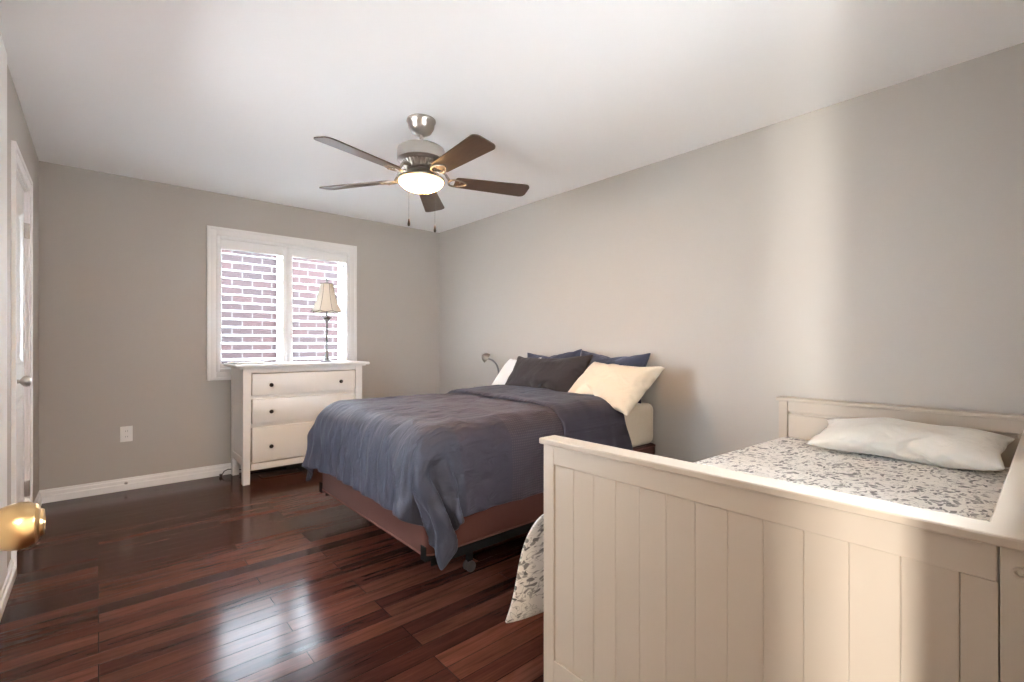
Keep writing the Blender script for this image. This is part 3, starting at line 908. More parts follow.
# cloth shapes: vertex positions in half millimetres, each stored as the step from its neighbour
DUVET_STEPS = (
2075,0,7,-5,13,-39,-31,35,46,26,31,2,-33,-43,-45,-39,18,4,16,29,48,17,-2,-6,-2,-2,1,-1,2,-1,9,-3,-4,-3,0,0,-2,-4,0,-2,0,4,-1,4,-14,16,6,-6,-11,18,-7,2,-2,-3,0,-12,-26,10,
21,3,-34,-40,-37,3,37,-22,-4,2,36,41,32,34,14,-29,-12,-6,12,-13,-13,16,-5,37,-6,-45,-10,12,-9,33,11,7,0,-1,-39,12,-2,14,-6,-6,-4,5,-3,-2,0,3,1,3,-2,0,-3,1,-1,3,1,-5,7,6,
-9,1,1,-5,10,-11,6,6,-8,-1,5,-2,5,1,-10,1,6,-16,1,21,3,6,-4,-16,-3,34,-13,13,0,-13,1,-13,-28,15,3,4,39,-19,-13,-9,-5,27,14,-23,-39,7,16,-2,16,12,11,9,-16,-25,9,-4,-1,-7,
-6,-1,8,2,1,-2,0,2,-2,1,-4,3,-4,2,6,-4,8,1,-6,1,-3,-4,3,-3,-3,5,3,-9,8,2,-4,-2,8,-4,4,-3,3,2,7,-11,3,14,-5,2,-3,7,-1,2,-1,-32,2,5,4,23,33,8,-14,-14,-25,-9,39,12,-26,-27,
1,-2,28,-7,26,-14,24,1,-30,1,-4,-11,2,4,2,8,1,-2,-6,0,0,-5,12,-4,-7,2,7,1,-13,7,3,0,-5,3,5,-3,-6,4,4,-1,-5,-7,-2,4,9,0,-6,6,-2,4,-4,-4,17,10,-2,-28,14,19,-6,4,-38,0,6,8,
21,8,-6,25,24,-21,-4,-32,-4,42,12,-35,-15,7,10,15,-19,21,-35,23,9,-21,1,-4,2,12,-7,5,-2,3,-1,-6,-2,5,-3,5,-7,4,2,4,-10,2,5,-1,-5,9,-2,-7,2,0,4,-2,4,4,-2,-8,1,7,-5,1,-3,0,
1,1,8,15,-25,-11,30,-1,5,-28,-4,8,-2,18,12,0,37,-26,5,21,-2,-15,-33,-6,43,-4,-33,-2,3,12,23,-6,-1,-21,31,-32,0,-3,18,-7,-1,2,-4,-6,10,-1,-3,1,1,3,-4,2,-2,6,-4,-2,4,-2,-2,
-2,13,-9,-1,-2,4,0,-3,2,-2,10,-13,6,3,-3,-2,0,1,3,16,-5,-28,20,15,0,-15,-13,2,-1,23,8,-1,6,8,26,-15,-12,8,14,3,-42,-17,45,-4,-32,9,26,-24,21,2,-12,4,-3,-16,9,12,-4,-3,-2,
-2,2,-3,3,0,-2,2,0,4,-13,2,9,2,-5,3,-1,0,-1,-2,4,0,-1,0,0,-4,-3,5,2,2,4,0,-5,2,-6,3,5,20,-28,-4,21,5,-6,-21,3,2,22,11,-4,0,-9,-27,29,26,-2,7,-13,2,13,-41,-20,40,-18,-18,
24,1,1,16,-13,-1,19,-40,20,5,-5,-3,-2,-2,0,2,1,0,-1,0,0,8,-15,6,0,6,-4,-2,4,2,-7,-1,4,1,0,1,-4,2,-5,13,-10,5,2,4,-6,-2,-3,1,14,2,-19,2,25,-2,-29,2,1,28,12,-17,1,-4,-46,
-13,-20,19,44,8,7,-15,-4,11,-34,-31,36,-13,-6,27,-17,14,-1,-6,8,0,3,-18,-1,4,-2,3,-4,4,-3,2,-1,-1,1,9,-6,-2,-1,3,-5,2,-1,4,1,-7,6,-2,-2,2,-2,3,-13,3,12,-5,-1,18,-9,-4,-6,
5,15,-10,-10,26,-12,-13,-2,7,25,6,-21,-8,-4,-36,-1,48,-26,-36,-8,28,23,15,-11,6,1,-15,-34,6,-19,27,-7,19,-3,-8,1,3,-2,-9,0,2,1,-3,6,-2,-2,2,0,-4,2,2,4,-5,-1,0,1,1,-3,4,2,
-6,3,0,-2,0,-1,-1,2,-7,7,-1,-1,4,12,-10,-7,7,11,-13,8,21,-6,-14,-6,23,4,-30,-15,1,-23,13,33,27,18,0,-26,-36,4,28,20,-15,18,2,-8,-35,4,-11,20,-3,10,-12,0,4,-9,0,0,1,-1,1,
8,-9,3,-2,5,-5,3,1,4,-3,-5,1,1,-1,-2,4,1,-2,0,0,-2,1,2,-7,22,-10,-10,2,1,1,7,-3,-7,5,9,-11,23,9,-13,-14,31,-13,-38,-8,17,5,18,18,-4,28,3,2,7,-1,-13,-19,0,18,-2,6,4,4,-44,
5,13,-16,27,-19,4,3,-3,1,2,-4,-2,6,-5,4,2,-3,0,0,-3,0,11,-8,0,2,0,0,0,1,-2,2,1,-2,0,-1,-2,7,-6,4,-4,5,-5,-2,3,0,3,-3,2,-2,23,-17,-6,23,-22,-25,18,26,4,12,2,-8,-3,11,16,5,
-14,0,3,8,5,1,-10,-7,19,-4,9,-44,14,0,7,3,-21,18,-3,-6,8,-3,2,3,-3,-1,0,1,-3,12,-9,0,4,-2,0,-2,0,1,0,0,1,1,-1,-1,0,0,2,-6,7,-1,1,-4,1,-3,7,0,-8,7,-11,21,-4,-16,21,-27,0,
27,14,-10,2,-11,-10,-10,1,19,-19,24,18,-1,-9,-14,-6,3,21,8,-19,5,4,14,-27,15,-15,9,4,-4,-2,6,-12,14,-8,0,4,-1,0,1,2,-1,1,-1,-1,0,0,0,1,-1,0,0,0,0,0,0,0,0,0,3,-5,1,1,2,0,
2,-6,0,5,-2,2,0,-12,14,-20,17,8,-11,-13,5,-13,0,3,13,7,41,-11,-25,10,24,14,0,-4,-6,-11,-2,3,6,-3,-1,5,-7,3,0,5,-3,3,-4,5,-2,2,-3,-1,2,1,0,1,-1,0,1,-1,0,0,1,-1,0,0,0,0,0,
0,0,0,1,0,1,1,-2,-1,-1,2,0,1,-1,-2,2,0,-9,4,-5,3,-4,-2,1,4,0,8,3,3,-6,0,44,6,-3,-9,-11,5,0,7,8,3,-1,-1,-7,-1,7,0,5,1,-3,-2,1,0,3,-1,-3,0,1,-1,0,0,0,1,0,0,-1,0,1,0,-1,0,0,
0,0,-1,-1,2,1,0,0,0,0,-1,1,0,0,-1,-1,0,0,1,1,0,1,-2,2,0,0,-2,-2,-1,-5,0,3,4,4,-1,19,11,4,-10,8,2,11,-2,-2,2,3,3,3,4,-4,4,1,1,-1,-1,-1,0,-1,1,0,0,0,-1,-2,1,3,0,-1,0,0,0,0,
0,0,0,0,0,0,0,2,-2,0,0,0,1,-1,0,0,0,0,-1,-1,1,1,1,1,-1,1,-1,-1,-3,-3,-2,-2,-4,2,3,-5,-10,6,12,25,-8,2,13,-4,-3,11,-3,2,5,5,6,2,-1,3,2,3,0,-1,0,-2,-1,0,0,1,0,-1,0,1,0,0,0,
0,0,-1,0,0,1,0,-1,0,0,0,1,0,0,-1,1,0,0,1,-1,0,0,0,0,-1,0,1,1,1,0,-1,0,-2,-1,-2,2,0,-1,-2,-11,-8,9,-9,-29,53,1,2,2,1,0,-15,6,2,1,2,0,0,2,2,1,-1,-1,0,0,0,0,0,0,0,-1,1,0,0,
1,-1,-1,0,0,1,0,0,-1,-1,1,0,0,0,0,0,0,1,-1,0,-1,1,1,0,0,0,0,1,-1,0,-1,0,1,-1,0,-1,0,-2,-8,1,-1,-2,2,6,-14,-7,8,48,0,-2,0,-3,-3,5,6,1,-1,4,-2,3,2,1,0,-1,1,1,-2,1,0,2,-1,
-1,0,0,1,2,-2,-3,0,0,0,1,1,-1,-1,0,0,0,0,0,0,0,2,-1,-1,0,0,-1,0,1,0,0,1,1,1,-2,0,0,-1,0,0,-1,-1,-1,-2,-4,-3,0,7,-5,2,-3,-9,51,0,3,-1,0,-1,1,-3,-1,4,-2,5,-1,3,0,-2,1,0,1,
1,-2,1,0,1,-1,1,0,1,-1,-2,0,0,0,0,1,0,0,0,-1,-1,1,0,0,1,0,0,0,-1,-1,0,1,1,-1,0,0,1,0,0,0,-1,-1,-1,2,0,0,-2,0,2,-2,-1,-6,-10,10,3,0,0,54,0,-3,-2,0,1,0,2,2,-2,-1,0,6,-1,0,
1,0,0,0,0,1,-1,0,0,1,-1,1,-1,-2,1,1,0,0,0,0,0,0,0,-1,0,-1,1,1,0,0,0,-2,1,1,-1,0,0,1,0,1,-1,1,0,0,0,-2,2,1,-1,-1,-1,-1,-2,-1,2,2,-2,-10,-2,2,3,56,-1,1,2,-1,-1,0,0,0,-1,0,
2,-1,1,-1,1,1,-1,-1,-1,2,0,0,0,0,1,-1,0,1,-1,0,0,0,1,-1,0,-1,-1,0,1,1,-1,1,0,0,-2,2,0,0,1,-1,0,0,1,-1,0,0,1,0,0,2,0,0,0,0,-2,-2,-1,2,-1,1,-1,-1,-2,-1,1,56,1,0,0,0,0,-1,
-1,1,3,1,-1,-1,-1,0,0,1,1,-1,-1,0,1,-1,0,0,0,0,0,0,1,-1,-1,1,0,0,-1,0,-2,3,1,0,0,0,0,-2,0,-1,1,0,0,1,0,1,0,0,-1,1,0,0,0,0,1,0,1,0,0,-1,0,0,-2,-1,1,-1,-1,1,1,56,0,1,-1,1,
-1,-1,1,2,0,1,0,0,0,2,1,0,1,-1,0,-2,-2,-1,0,0,1,0,0,1,-1,-1,1,-1,1,-1,1,-1,3,-1,1,1,-1,-1,-1,-1,-3,1,2,1,-1,-1,1,0,0,0,0,0,0,0,0,0,0,0,0,1,2,-1,0,-2,1,-1,-1,1,0,0,1,57,0,
-1,1,-1,0,0,1,0,0,0,0,1,2,1,1,-1,-1,1,-1,-2,0,1,-1,2,-1,0,0,-2,1,1,-1,0,-1,1,0,2,1,1,0,-2,1,-2,-1,0,1,0,-1,-1,0,1,-1,1,0,-1,1,-1,0,1,0,0,-1,0,0,-1,0,1,0,0,-1,1,0,-1,1,0,
0,59,-2,0,0,1,0,0,0,1,-1,0,0,0,1,1,-2,0,-1,0,1,-1,0,1,2,-1,-1,0,-1,1,-1,0,1,0,-1,0,0,1,0,0,-2,0,0,1,0,1,2,-1,-2,0,0,0,1,-1,-1,0,0,1,0,0,1,0,1,-2,0,1,-2,0,0,0,0,1,0,0,0,0,
0,59,-1,0,0,1,1,0,0,0,0,0,0,1,0,-1,-2,-1,1,1,0,-1,-1,0,1,0,0,-1,0,0,0,0,0,0,0,0,0,0,0,0,0,0,0,0,0,2,0,1,-1,-1,0,-1,0,-1,0,1,1,-1,0,0,0,1,-1,0,-1,1,1,0,-1,1,1,-1,0,0,-1,1,
-1,57,1,-1,1,-1,0,2,1,1,0,0,1,0,-1,-2,-1,0,1,0,1,-1,-1,0,-1,0,0,0,0,0,0,0,0,0,1,0,-1,0,0,0,0,0,0,0,1,-1,1,1,1,0,-1,-1,-1,0,0,1,0,0,0,0,0,-1,0,0,-1,0,1,1,0,0,0,0,0,-1,0,
-1,1,58,0,0,-1,0,1,1,0,-2,0,0,1,-1,0,-1,1,0,-1,0,0,2,0,-1,0,0,0,0,0,0,1,0,0,0,0,-1,1,-1,0,0,0,0,-1,0,1,1,0,-1,1,0,1,0,-1,-1,0,0,-1,1,0,1,-1,0,-1,0,0,-2,2,1,1,-1,0,0,0,0,
0,0,1,56,0,1,0,0,0,0,0,0,0,0,-1,1,-2,0,0,1,0,1,0,0,1,0,0,-1,0,0,1,0,-1,0,1,0,-1,0,0,0,0,0,1,-1,1,0,-1,0,0,0,0,0,0,0,0,0,0,0,0,0,-1,-1,1,1,0,-2,1,1,-1,0,1,0,0,0,0,0,0,-1,
-2,56,1,1,-1,0,0,-1,-1,0,2,1,-1,-2,1,-3,2,1,1,-1,0,1,0,1,-1,1,0,0,-1,0,0,1,-1,0,0,0,0,0,0,0,0,1,0,0,1,0,-2,0,0,1,-1,0,0,0,0,-1,1,0,1,0,0,-1,0,1,-1,0,0,0,0,0,0,0,0,0,0,0,
0,58,1,-1,0,0,1,0,1,0,-1,-1,-1,0,-3,3,0,0,0,0,-1,0,1,0,1,0,0,0,0,-1,0,0,0,0,0,0,0,0,1,-1,-2,2,1,0,-1,-1,0,1,1,-1,2,0,0,0,-1,0,-1,0,0,0,0,0,0,0,0,0,0,0,0,0,0,-1,0,2,-1,0,
0,56,-1,1,1,1,0,2,-1,0,-1,-1,1,0,1,0,0,0,0,0,0,-1,-1,1,0,0,0,-1,-2,1,1,0,0,0,0,0,0,0,0,2,-1,-3,1,1,0,-1,1,0,0,1,0,1,-1,0,0,0,0,-1,0,-1,0,1,0,0,0,0,-1,1,1,0,-1,1,0,-1,2,2,
0,57,0,0,0,0,1,-1,0,-1,0,0,1,1,1,2,-1,-1,1,1,-1,-1,0,-1,0,-1,1,1,0,-2,-1,1,1,0,0,0,-1,1,0,-1,2,0,-1,-1,0,0,1,0,-1,0,0,0,0,0,0,0,0,0,0,1,0,-1,0,0,0,-1,1,1,1,0,0,0,-1,1,-1,
0,1,57,0,0,0,0,-1,1,0,0,0,0,0,0,1,0,1,0,0,0,1,0,-1,0,-1,0,0,0,1,-1,0,-1,1,1,1,-1,0,-2,0,0,0,1,0,0,-1,1,0,-1,0,0,0,0,1,-1,0,0,0,1,0,1,0,-1,-1,0,-1,1,0,0,0,2,0,-2,1,-1,0,0,
0,57,1,0,0,0,-1,0,0,1,-1,1,0,0,0,0,1,0,-1,0,1,1,0,-2,-1,0,0,0,2,1,-1,-1,-1,1,-1,-1,1,0,0,0,0,1,-1,0,0,0,0,0,0,0,0,0,0,0,0,0,0,1,1,-1,-1,0,0,-1,1,-1,0,0,0,-1,0,3,-1,0,0,0,
0,57,1,1,0,-1,0,-2,1,0,1,0,-1,0,0,0,0,0,-1,0,0,1,1,-1,1,0,-1,1,0,1,0,-1,0,-2,-2,2,-2,2,1,0,1,-1,0,0,0,0,0,0,0,0,0,1,1,0,-1,0,1,-1,-1,0,1,-1,0,0,0,0,0,0,-1,0,2,-1,0,0,0,0,
0,57,0,-1,0,1,0,0,-1,0,1,0,1,0,0,0,-1,0,0,0,0,0,0,1,0,0,1,-1,0,0,0,0,-1,0,1,0,0,-1,0,1,-1,0,0,-1,2,0,-1,0,0,1,0,1,0,0,0,-1,0,0,-1,1,-1,0,-1,2,-2,1,1,-1,-1,1,1,-1,0,0,0,0,
0,58,-1,-1,1,-1,1,0,1,0,-1,0,1,0,0,0,-1,-1,1,-1,1,0,1,1,-1,0,0,0,-1,0,0,0,1,0,1,0,1,0,-2,-1,0,0,-1,1,-2,1,1,0,0,0,1,-1,-1,0,2,1,-1,-1,0,0,0,0,-1,-3,3,1,0,0,1,-1,-2,1,1,0,
0,0,0,57,0,0,0,1,-1,1,0,-1,0,0,-1,0,0,0,1,1,-1,0,-1,1,0,0,1,0,-1,0,0,-1,-1,2,0,0,1,0,0,-1,0,0,0,0,1,0,0,-1,0,1,0,-1,1,-1,-1,1,1,0,-1,0,0,-2,1,0,1,-1,1,0,0,0,0,0,0,0,0,0,
0,0,0,58,-1,1,1,0,-1,0,-1,0,0,1,-1,0,-1,0,0,0,0,1,1,0,-1,0,0,0,0,0,-1,-1,2,0,0,0,-1,1,0,0,0,0,0,0,0,0,2,0,-2,0,0,0,-1,1,0,0,0,0,0,0,0,0,0,1,1,3,-1,-2,-2,0,-2,1,1,0,-1,-1,
2,0,1,57,1,0,0,0,0,-1,-1,1,0,-1,1,0,0,0,0,0,1,0,0,-1,1,0,0,0,0,0,-1,0,1,0,0,0,0,-1,0,0,0,0,0,0,0,0,0,0,1,-1,0,0,0,0,2,0,-1,-2,1,0,0,0,0,1,2,0,-1,-1,0,-1,0,0,0,0,-1,2,0,
-1,0,58,-1,0,0,-1,1,-1,0,0,1,0,0,-1,1,0,0,0,0,0,-1,1,0,0,0,0,0,0,2,1,-1,-1,0,1,0,-1,-1,1,-1,0,0,0,0,0,0,0,0,0,0,0,1,-1,0,0,0,0,-1,0,1,0,0,1,-1,0,0,0,0,0,1,-1,0,0,2,-1,-1,
0,0,57,0,0,-1,0,-1,0,1,1,0,1,-1,0,0,0,0,-1,0,1,0,0,0,0,0,1,0,0,-1,1,0,-1,0,-1,-1,1,1,0,1,0,0,-1,0,0,0,1,-1,0,0,0,0,2,-2,-1,0,1,-1,0,0,1,0,0,0,0,0,1,-1,0,0,1,-1,0,0,0,0,0,
-1,58,0,0,-1,0,0,-1,0,0,2,0,-1,0,0,0,-1,1,0,-1,1,0,0,1,0,-1,0,0,1,-1,0,1,-2,0,0,1,0,0,0,1,0,1,0,0,-1,-1,0,0,1,0,-2,0,2,-2,-3,1,4,0,0,1,0,-2,0,0,0,-1,1,0,0,0,0,0,0,1,0,-1,
0,57,1,-1,0,0,1,1,0,0,-1,-1,1,0,0,0,0,-1,0,0,1,1,-1,-1,0,0,0,0,0,1,0,-1,1,-1,0,-1,1,0,0,0,1,0,0,-1,0,0,1,0,-1,0,0,-3,1,3,0,0,-2,1,1,-1,0,1,-1,0,-1,1,0,0,1,-1,0,0,1,-1,-1,
2,0,57,0,0,0,0,1,1,1,-1,-1,-1,0,1,0,0,1,-1,-1,1,0,1,0,-1,0,0,-1,0,0,0,0,0,0,-1,0,1,0,0,0,0,-1,0,0,1,0,0,1,0,0,-1,0,0,-1,0,3,-1,-1,-1,0,1,0,0,1,-1,0,0,0,0,0,0,0,1,-1,0,1,
-1,0,57,-1,1,0,0,0,0,0,0,0,0,1,-1,1,0,-1,0,0,0,0,0,0,1,-1,0,0,0,0,0,0,1,-1,0,0,0,0,0,0,-1,1,0,1,-1,-1,0,0,1,0,1,-1,1,-1,-1,1,1,0,-1,-1,1,1,-1,-1,1,0,-1,1,0,0,0,-1,0,1,0,
0,0,0,58,-1,-1,0,1,0,0,-1,-1,0,1,0,0,0,0,1,0,1,0,-1,-2,0,2,1,-1,0,0,0,0,0,0,1,2,1,0,-2,-2,-1,1,-1,1,-1,0,1,0,0,-1,0,0,1,0,-2,2,-1,0,1,1,0,0,-1,-1,1,0,0,1,-1,0,0,-1,1,-1,
0,1,0,0,0,57,0,-1,2,0,-1,0,-1,-2,-2,0,1,3,1,1,-1,1,1,-2,0,1,2,-2,-1,0,1,-1,0,0,0,0,0,0,1,-1,0,-1,0,-1,1,-1,0,1,0,1,0,0,0,0,0,0,1,-2,0,1,0,2,1,-3,-1,2,0,-1,0,0,0,1,-1,0,0,
0,0,0,-1,0,1,58,0,1,-2,1,0,-1,0,0,-1,0,1,1,0,-1,0,0,-2,1,2,1,-1,-1,0,0,0,0,0,0,0,0,0,0,0,0,0,1,0,0,-1,0,0,0,0,1,-1,0,0,0,0,0,1,0,-1,1,1,0,-1,0,0,1,-1,-1,0,0,0,0,0,0,0,0,
0,0,0,-1,-1,58,0,0,1,-2,0,0,0,1,1,0,0,-1,-1,0,0,-1,1,2,1,-2,-1,0,0,1,-1,0,0,0,0,0,0,1,-1,0,1,2,0,-2,-1,-1,0,0,0,0,1,1,-1,1,-1,0,0,1,1,-1,1,-2,0,1,0,-1,0,0,1,-1,0,0,0,1,
-1,1,-1,0,-1,0,-2,58,0,0,-1,-1,0,2,1,1,1,0,-1,-2,0,-1,1,1,1,-1,-2,-1,1,0,0,0,0,1,-1,0,0,-1,1,0,0,0,1,1,0,-1,-1,0,0,-1,0,0,1,-1,0,-1,2,1,0,0,0,0,-1,0,0,0,1,-1,-1,1,-1,1,0,
0,-1,0,1,-1,2,-1,0,-1,0,57,0,0,0,0,0,0,1,0,0,0,-1,0,-1,1,0,2,-1,-1,-1,1,0,0,0,0,1,-1,0,0,0,1,0,-2,1,1,-1,-2,1,0,2,0,-1,0,0,0,0,0,0,0,0,-1,1,0,1,-1,0,0,0,0,-1,1,0,0,0,0,0,
-1,1,0,1,1,-1,-1,-1,1,-1,56,1,0,0,1,-1,-1,0,1,0,0,0,0,0,0,0,0,0,1,0,-1,0,0,1,-1,0,0,0,0,1,0,-2,1,2,0,-3,0,-2,2,1,1,1,0,0,-1,-1,0,2,0,-2,0,0,0,0,0,0,1,-1,0,0,0,1,0,0,0,0,
-1,0,1,1,0,-1,-2,0,-1,2,57,0,-1,1,0,1,0,0,1,0,-1,-1,0,0,0,0,-1,1,0,0,0,0,0,0,0,0,0,1,-1,0,-1,1,1,-1,-2,2,0,1,1,0,0,-1,0,1,-2,-1,1,0,0,1,0,-1,0,0,0,0,0,0,0,0,0,0,0,0,-1,0,
1,0,0,0,0,-2,2,-1,1,0,58,-1,1,-2,1,0,1,0,-1,-1,1,0,0,0,0,0,1,-1,-1,-1,2,0,0,-1,1,-1,1,0,0,-1,2,0,-1,-1,0,0,0,1,0,-1,0,1,1,-2,0,1,0,0,0,-1,0,1,1,-1,0,1,0,0,-1,0,0,0,0,-1,
1,0,0,0,-1,-4,0,3,-1,2,0,2,58,1,-2,1,-1,0,-1,1,1,0,-1,0,0,0,0,0,0,0,0,1,-1,0,0,1,-1,1,0,-1,0,0,0,0,0,-1,1,-1,1,0,0,0,0,0,0,1,1,0,-1,-1,0,0,1,-1,0,0,0,-1,0,1,0,1,-1,0,0,0,
0,0,0,0,0,1,-1,-1,2,0,1,-2,58,-2,1,0,-1,1,0,-1,-1,1,1,0,0,0,0,1,-1,0,0,1,-1,0,1,-1,0,1,1,0,-1,-1,-1,0,0,-1,-2,2,1,1,0,-1,0,1,1,1,1,-1,-1,0,-1,1,-1,1,-1,0,0,0,1,-1,1,0,0,
-1,0,0,0,0,0,0,-1,1,0,0,0,1,-1,-1,52,3,2,0,0,-1,1,0,-1,0,0,1,0,0,0,0,0,0,0,-1,1,0,-1,1,0,0,-1,1,1,-1,0,-1,-2,-2,1,1,1,-1,0,2,1,0,1,1,-1,-2,1,0,1,-1,0,0,0,0,0,0,0,0,0,0,0,
0,0,0,0,0,-1,0,0,0,1,0,-1,-1,0,-2,58,-1,-1,0,1,0,0,-1,0,1,0,0,0,0,1,-1,0,0,0,1,-1,0,0,0,0,-1,0,-2,0,1,2,1,1,-1,0,0,-1,0,0,0,0,0,-1,-1,0,2,1,0,-1,-1,1,2,2,0,-1,-1,-1,0,-2,
0,0,1,0,0,0,0,0,0,0,0,0,0,-1,0,-1,1,55,1,0,1,1,-1,0,0,0,-1,0,1,0,0,-1,1,0,0,0,0,0,0,1,-1,1,-1,-1,-1,0,1,1,1,-1,2,0,-1,-1,-1,0,0,1,0,0,0,0,2,0,0,0,1,0,1,-1,0,0,0,-2,-1,0,
-2,1,1,0,1,-1,0,1,-1,0,0,0,0,1,-3,1,1,57,0,1,1,0,1,-1,0,0,-1,-1,0,0,0,1,-1,1,-1,0,-1,1,0,0,0,0,0,0,2,0,0,-1,-1,1,-1,1,0,0,-1,0,1,1,-1,-1,0,1,-1,0,1,2,1,0,-2,-1,0,0,-1,0,
0,0,0,-2,1,1,0,1,-1,0,0,1,-1,-1,0,0,1,1,0,59,-2,1,0,0,0,0,1,-1,1,0,-1,0,1,0,0,-2,0,0,0,0,0,-1,1,0,0,1,1,0,1,-2,0,-1,1,0,1,0,0,0,0,-1,0,0,-1,0,0,1,-1,0,1,0,-2,1,0,0,0,0,0,
0,0,0,-1,1,1,-1,1,-1,0,-1,1,0,-1,-2,2,0,2,58,1,-1,-2,1,0,0,-1,1,0,1,0,0,0,-1,0,0,1,0,0,0,-1,0,0,0,0,0,0,1,-1,0,0,2,1,0,0,-1,0,0,0,-1,-1,0,1,0,-1,0,0,0,0,0,0,0,0,0,0,0,0,
0,1,0,-1,0,0,1,-1,1,0,-1,-2,-1,1,2,0,-1,-2,56,1,-1,1,-2,1,1,0,0,0,0,1,0,-1,0,0,0,0,0,0,0,-1,1,0,0,0,0,1,-1,0,0,0,1,2,0,-1,0,0,0,-1,-1,0,0,0,0,0,-2,1,1,0,0,0,0,-1,1,0,0,0,
1,0,0,0,-1,0,0,1,0,-1,0,0,-1,-1,-1,0,0,0,57,0,0,0,0,0,-1,1,0,0,0,0,0,0,0,0,0,-1,1,0,-1,1,0,0,0,1,0,0,1,-1,-1,0,0,0,2,0,-1,1,0,-1,-1,-1,0,1,0,0,1,0,-1,1,0,0,-1,0,0,0,0,0,
0,0,1,-1,0,0,1,0,-1,0,0,0,0,-1,1,-1,0,0,3610,42,40,27,16,-5,14,27,-11,-35,-23,42,41,23,-4,6,34,53,47,44,22,48,57,55,54,55,54,54,55,55,52,54,54,54,55,54,55,57,55,54,55,54,
55,53,53,51,53,52,53,47,53,56,57,55,54,53,49,51,43,46,42,38,41,37,35,45,53,54,2,-13,-27,8,44,29,45,44,-34,-7,2,2,5,32,-18,2,31,14,-13,-24,6,14,13,-19,-1,-3,5,-15,7,4,-3,
0,0,0,0,0,-1,-1,2,0,-1,0,0,0,1,0,0,0,-2,0,-1,1,1,1,0,2,-2,2,2,0,-3,0,-1,0,1,-1,2,0,3,3,-5,6,5,-3,-7,-17,4,-18,22,30,-7,14,0,0,3,-33,-11,12,-1,-2,29,-22,21,25,12,-44,-1,7,
11,4,-7,0,-4,7,-5,1,-1,-1,0,-1,0,0,1,0,-1,0,1,0,-1,-1,1,1,0,-1,-1,0,0,0,0,3,1,-3,1,4,-1,-2,0,-1,1,-1,2,2,-1,0,2,-12,2,10,-2,5,0,-7,-28,12,32,6,7,1,0,-10,-3,11,-30,-15,14,
-6,3,13,-18,30,12,-9,-19,-3,23,3,3,-1,-2,-16,11,-1,-1,0,0,0,0,0,0,0,1,-1,0,0,-1,0,-1,2,3,-3,1,-1,0,0,-1,1,1,0,0,1,0,0,0,0,-1,1,-2,1,3,0,-6,-5,13,-7,5,0,-3,-16,-7,33,16,2,
2,1,-17,-44,-37,23,23,-18,-22,14,-3,-3,3,-1,30,10,-27,1,-5,31,-25,0,-4,21,-11,0,0,-2,0,0,0,0,0,1,0,1,0,1,-2,-2,0,1,0,2,0,0,-1,-2,1,0,0,1,2,-1,1,1,-1,-1,1,1,-2,1,2,-1,-1,
1,2,0,0,-4,-4,-26,28,29,3,1,0,-18,-40,-8,11,-41,2,22,14,-34,2,2,-7,-3,22,23,-22,-11,9,13,-7,4,6,-1,-3,-1,-1,0,0,-1,1,0,0,0,1,1,1,0,-2,-3,3,0,-3,1,1,2,0,0,-3,-2,1,2,0,1,1,
0,1,0,-1,-2,1,-1,2,0,0,3,-1,-4,1,6,-21,-4,43,3,1,0,-13,-44,-8,8,51,-24,-42,-24,3,35,-13,-4,-1,-12,-5,36,4,-10,-13,8,11,-4,-11,-7,24,1,-5,1,1,0,-1,0,0,0,1,0,0,0,-1,2,-2,
-2,0,1,1,2,-1,-1,1,-1,0,1,0,0,-1,0,0,0,1,2,-3,0,-1,3,1,5,-7,7,-1,-7,-17,39,5,1,-1,-17,-38,-7,4,4,27,20,-9,-22,-39,-12,17,2,-11,10,-14,3,32,-21,3,2,21,-16,-3,12,-1,-1,-1,
1,0,-1,1,0,-1,-1,1,1,-1,0,2,0,-5,-1,1,0,1,1,0,2,0,1,0,-1,0,1,0,0,-2,1,0,0,1,-1,-1,2,3,6,1,-4,1,-26,22,21,1,0,-15,-36,-14,2,3,-3,35,-17,17,1,-15,-25,-17,6,0,-16,16,-14,15,
6,4,-16,14,-3,2,1,6,-7,7,0,-1,1,0,-1,-1,1,-1,0,1,-1,4,-2,0,-2,-1,1,-1,-2,2,1,2,1,-1,0,0,0,4,-2,0,-3,1,0,7,-6,0,0,3,4,3,-3,-4,17,2,4,-3,-20,-36,-11,-4,10,-1,21,20,24,-9,0,
12,-19,-24,-4,-12,-5,-12,12,-5,19,-12,7,0,-1,2,2,-5,7,2,0,0,1,-2,0,1,-1,1,0,0,-1,0,3,0,-1,0,-1,0,-1,1,1,0,-1,0,0,0,1,-1,0,0,1,-1,0,0,5,-3,1,4,2,1,-1,-4,4,19,0,-26,-33,
-12,2,7,-7,3,-15,-40,27,31,19,6,6,-7,-33,19,-27,-5,-18,9,-6,9,-6,-4,12,2,1,3,1,0,0,0,-1,0,0,0,2,0,1,-1,-1,0,1,1,-1,0,1,-1,0,-1,1,0,0,-1,0,0,-1,-2,2,2,1,-1,-1,0,2,1,1,1,2,
-1,4,-4,11,6,-28,-31,-8,4,-5,0,7,12,34,-44,1,4,10,18,29,20,9,-32,14,-34,0,-8,6,-8,-4,7,6,2,1,1,1,1,-1,-1,1,0,0,1,1,0,-1,-1,0,-1,1,1,0,0,0,0,0,0,-1,0,0,0,0,1,-1,-2,0,1,2,
0,1,0,-1,4,0,1,4,-1,-4,15,0,-32,-28,-7,8,-2,16,20,24,14,-14,-47,3,4,-11,1,4,16,24,37,6,-2,-44,-2,4,-9,16,-14,2,8,1,1,0,0,1,0,-1,0,1,2,-1,-1,-2,0,2,0,1,0,0,0,-1,1,-1,1,-1,
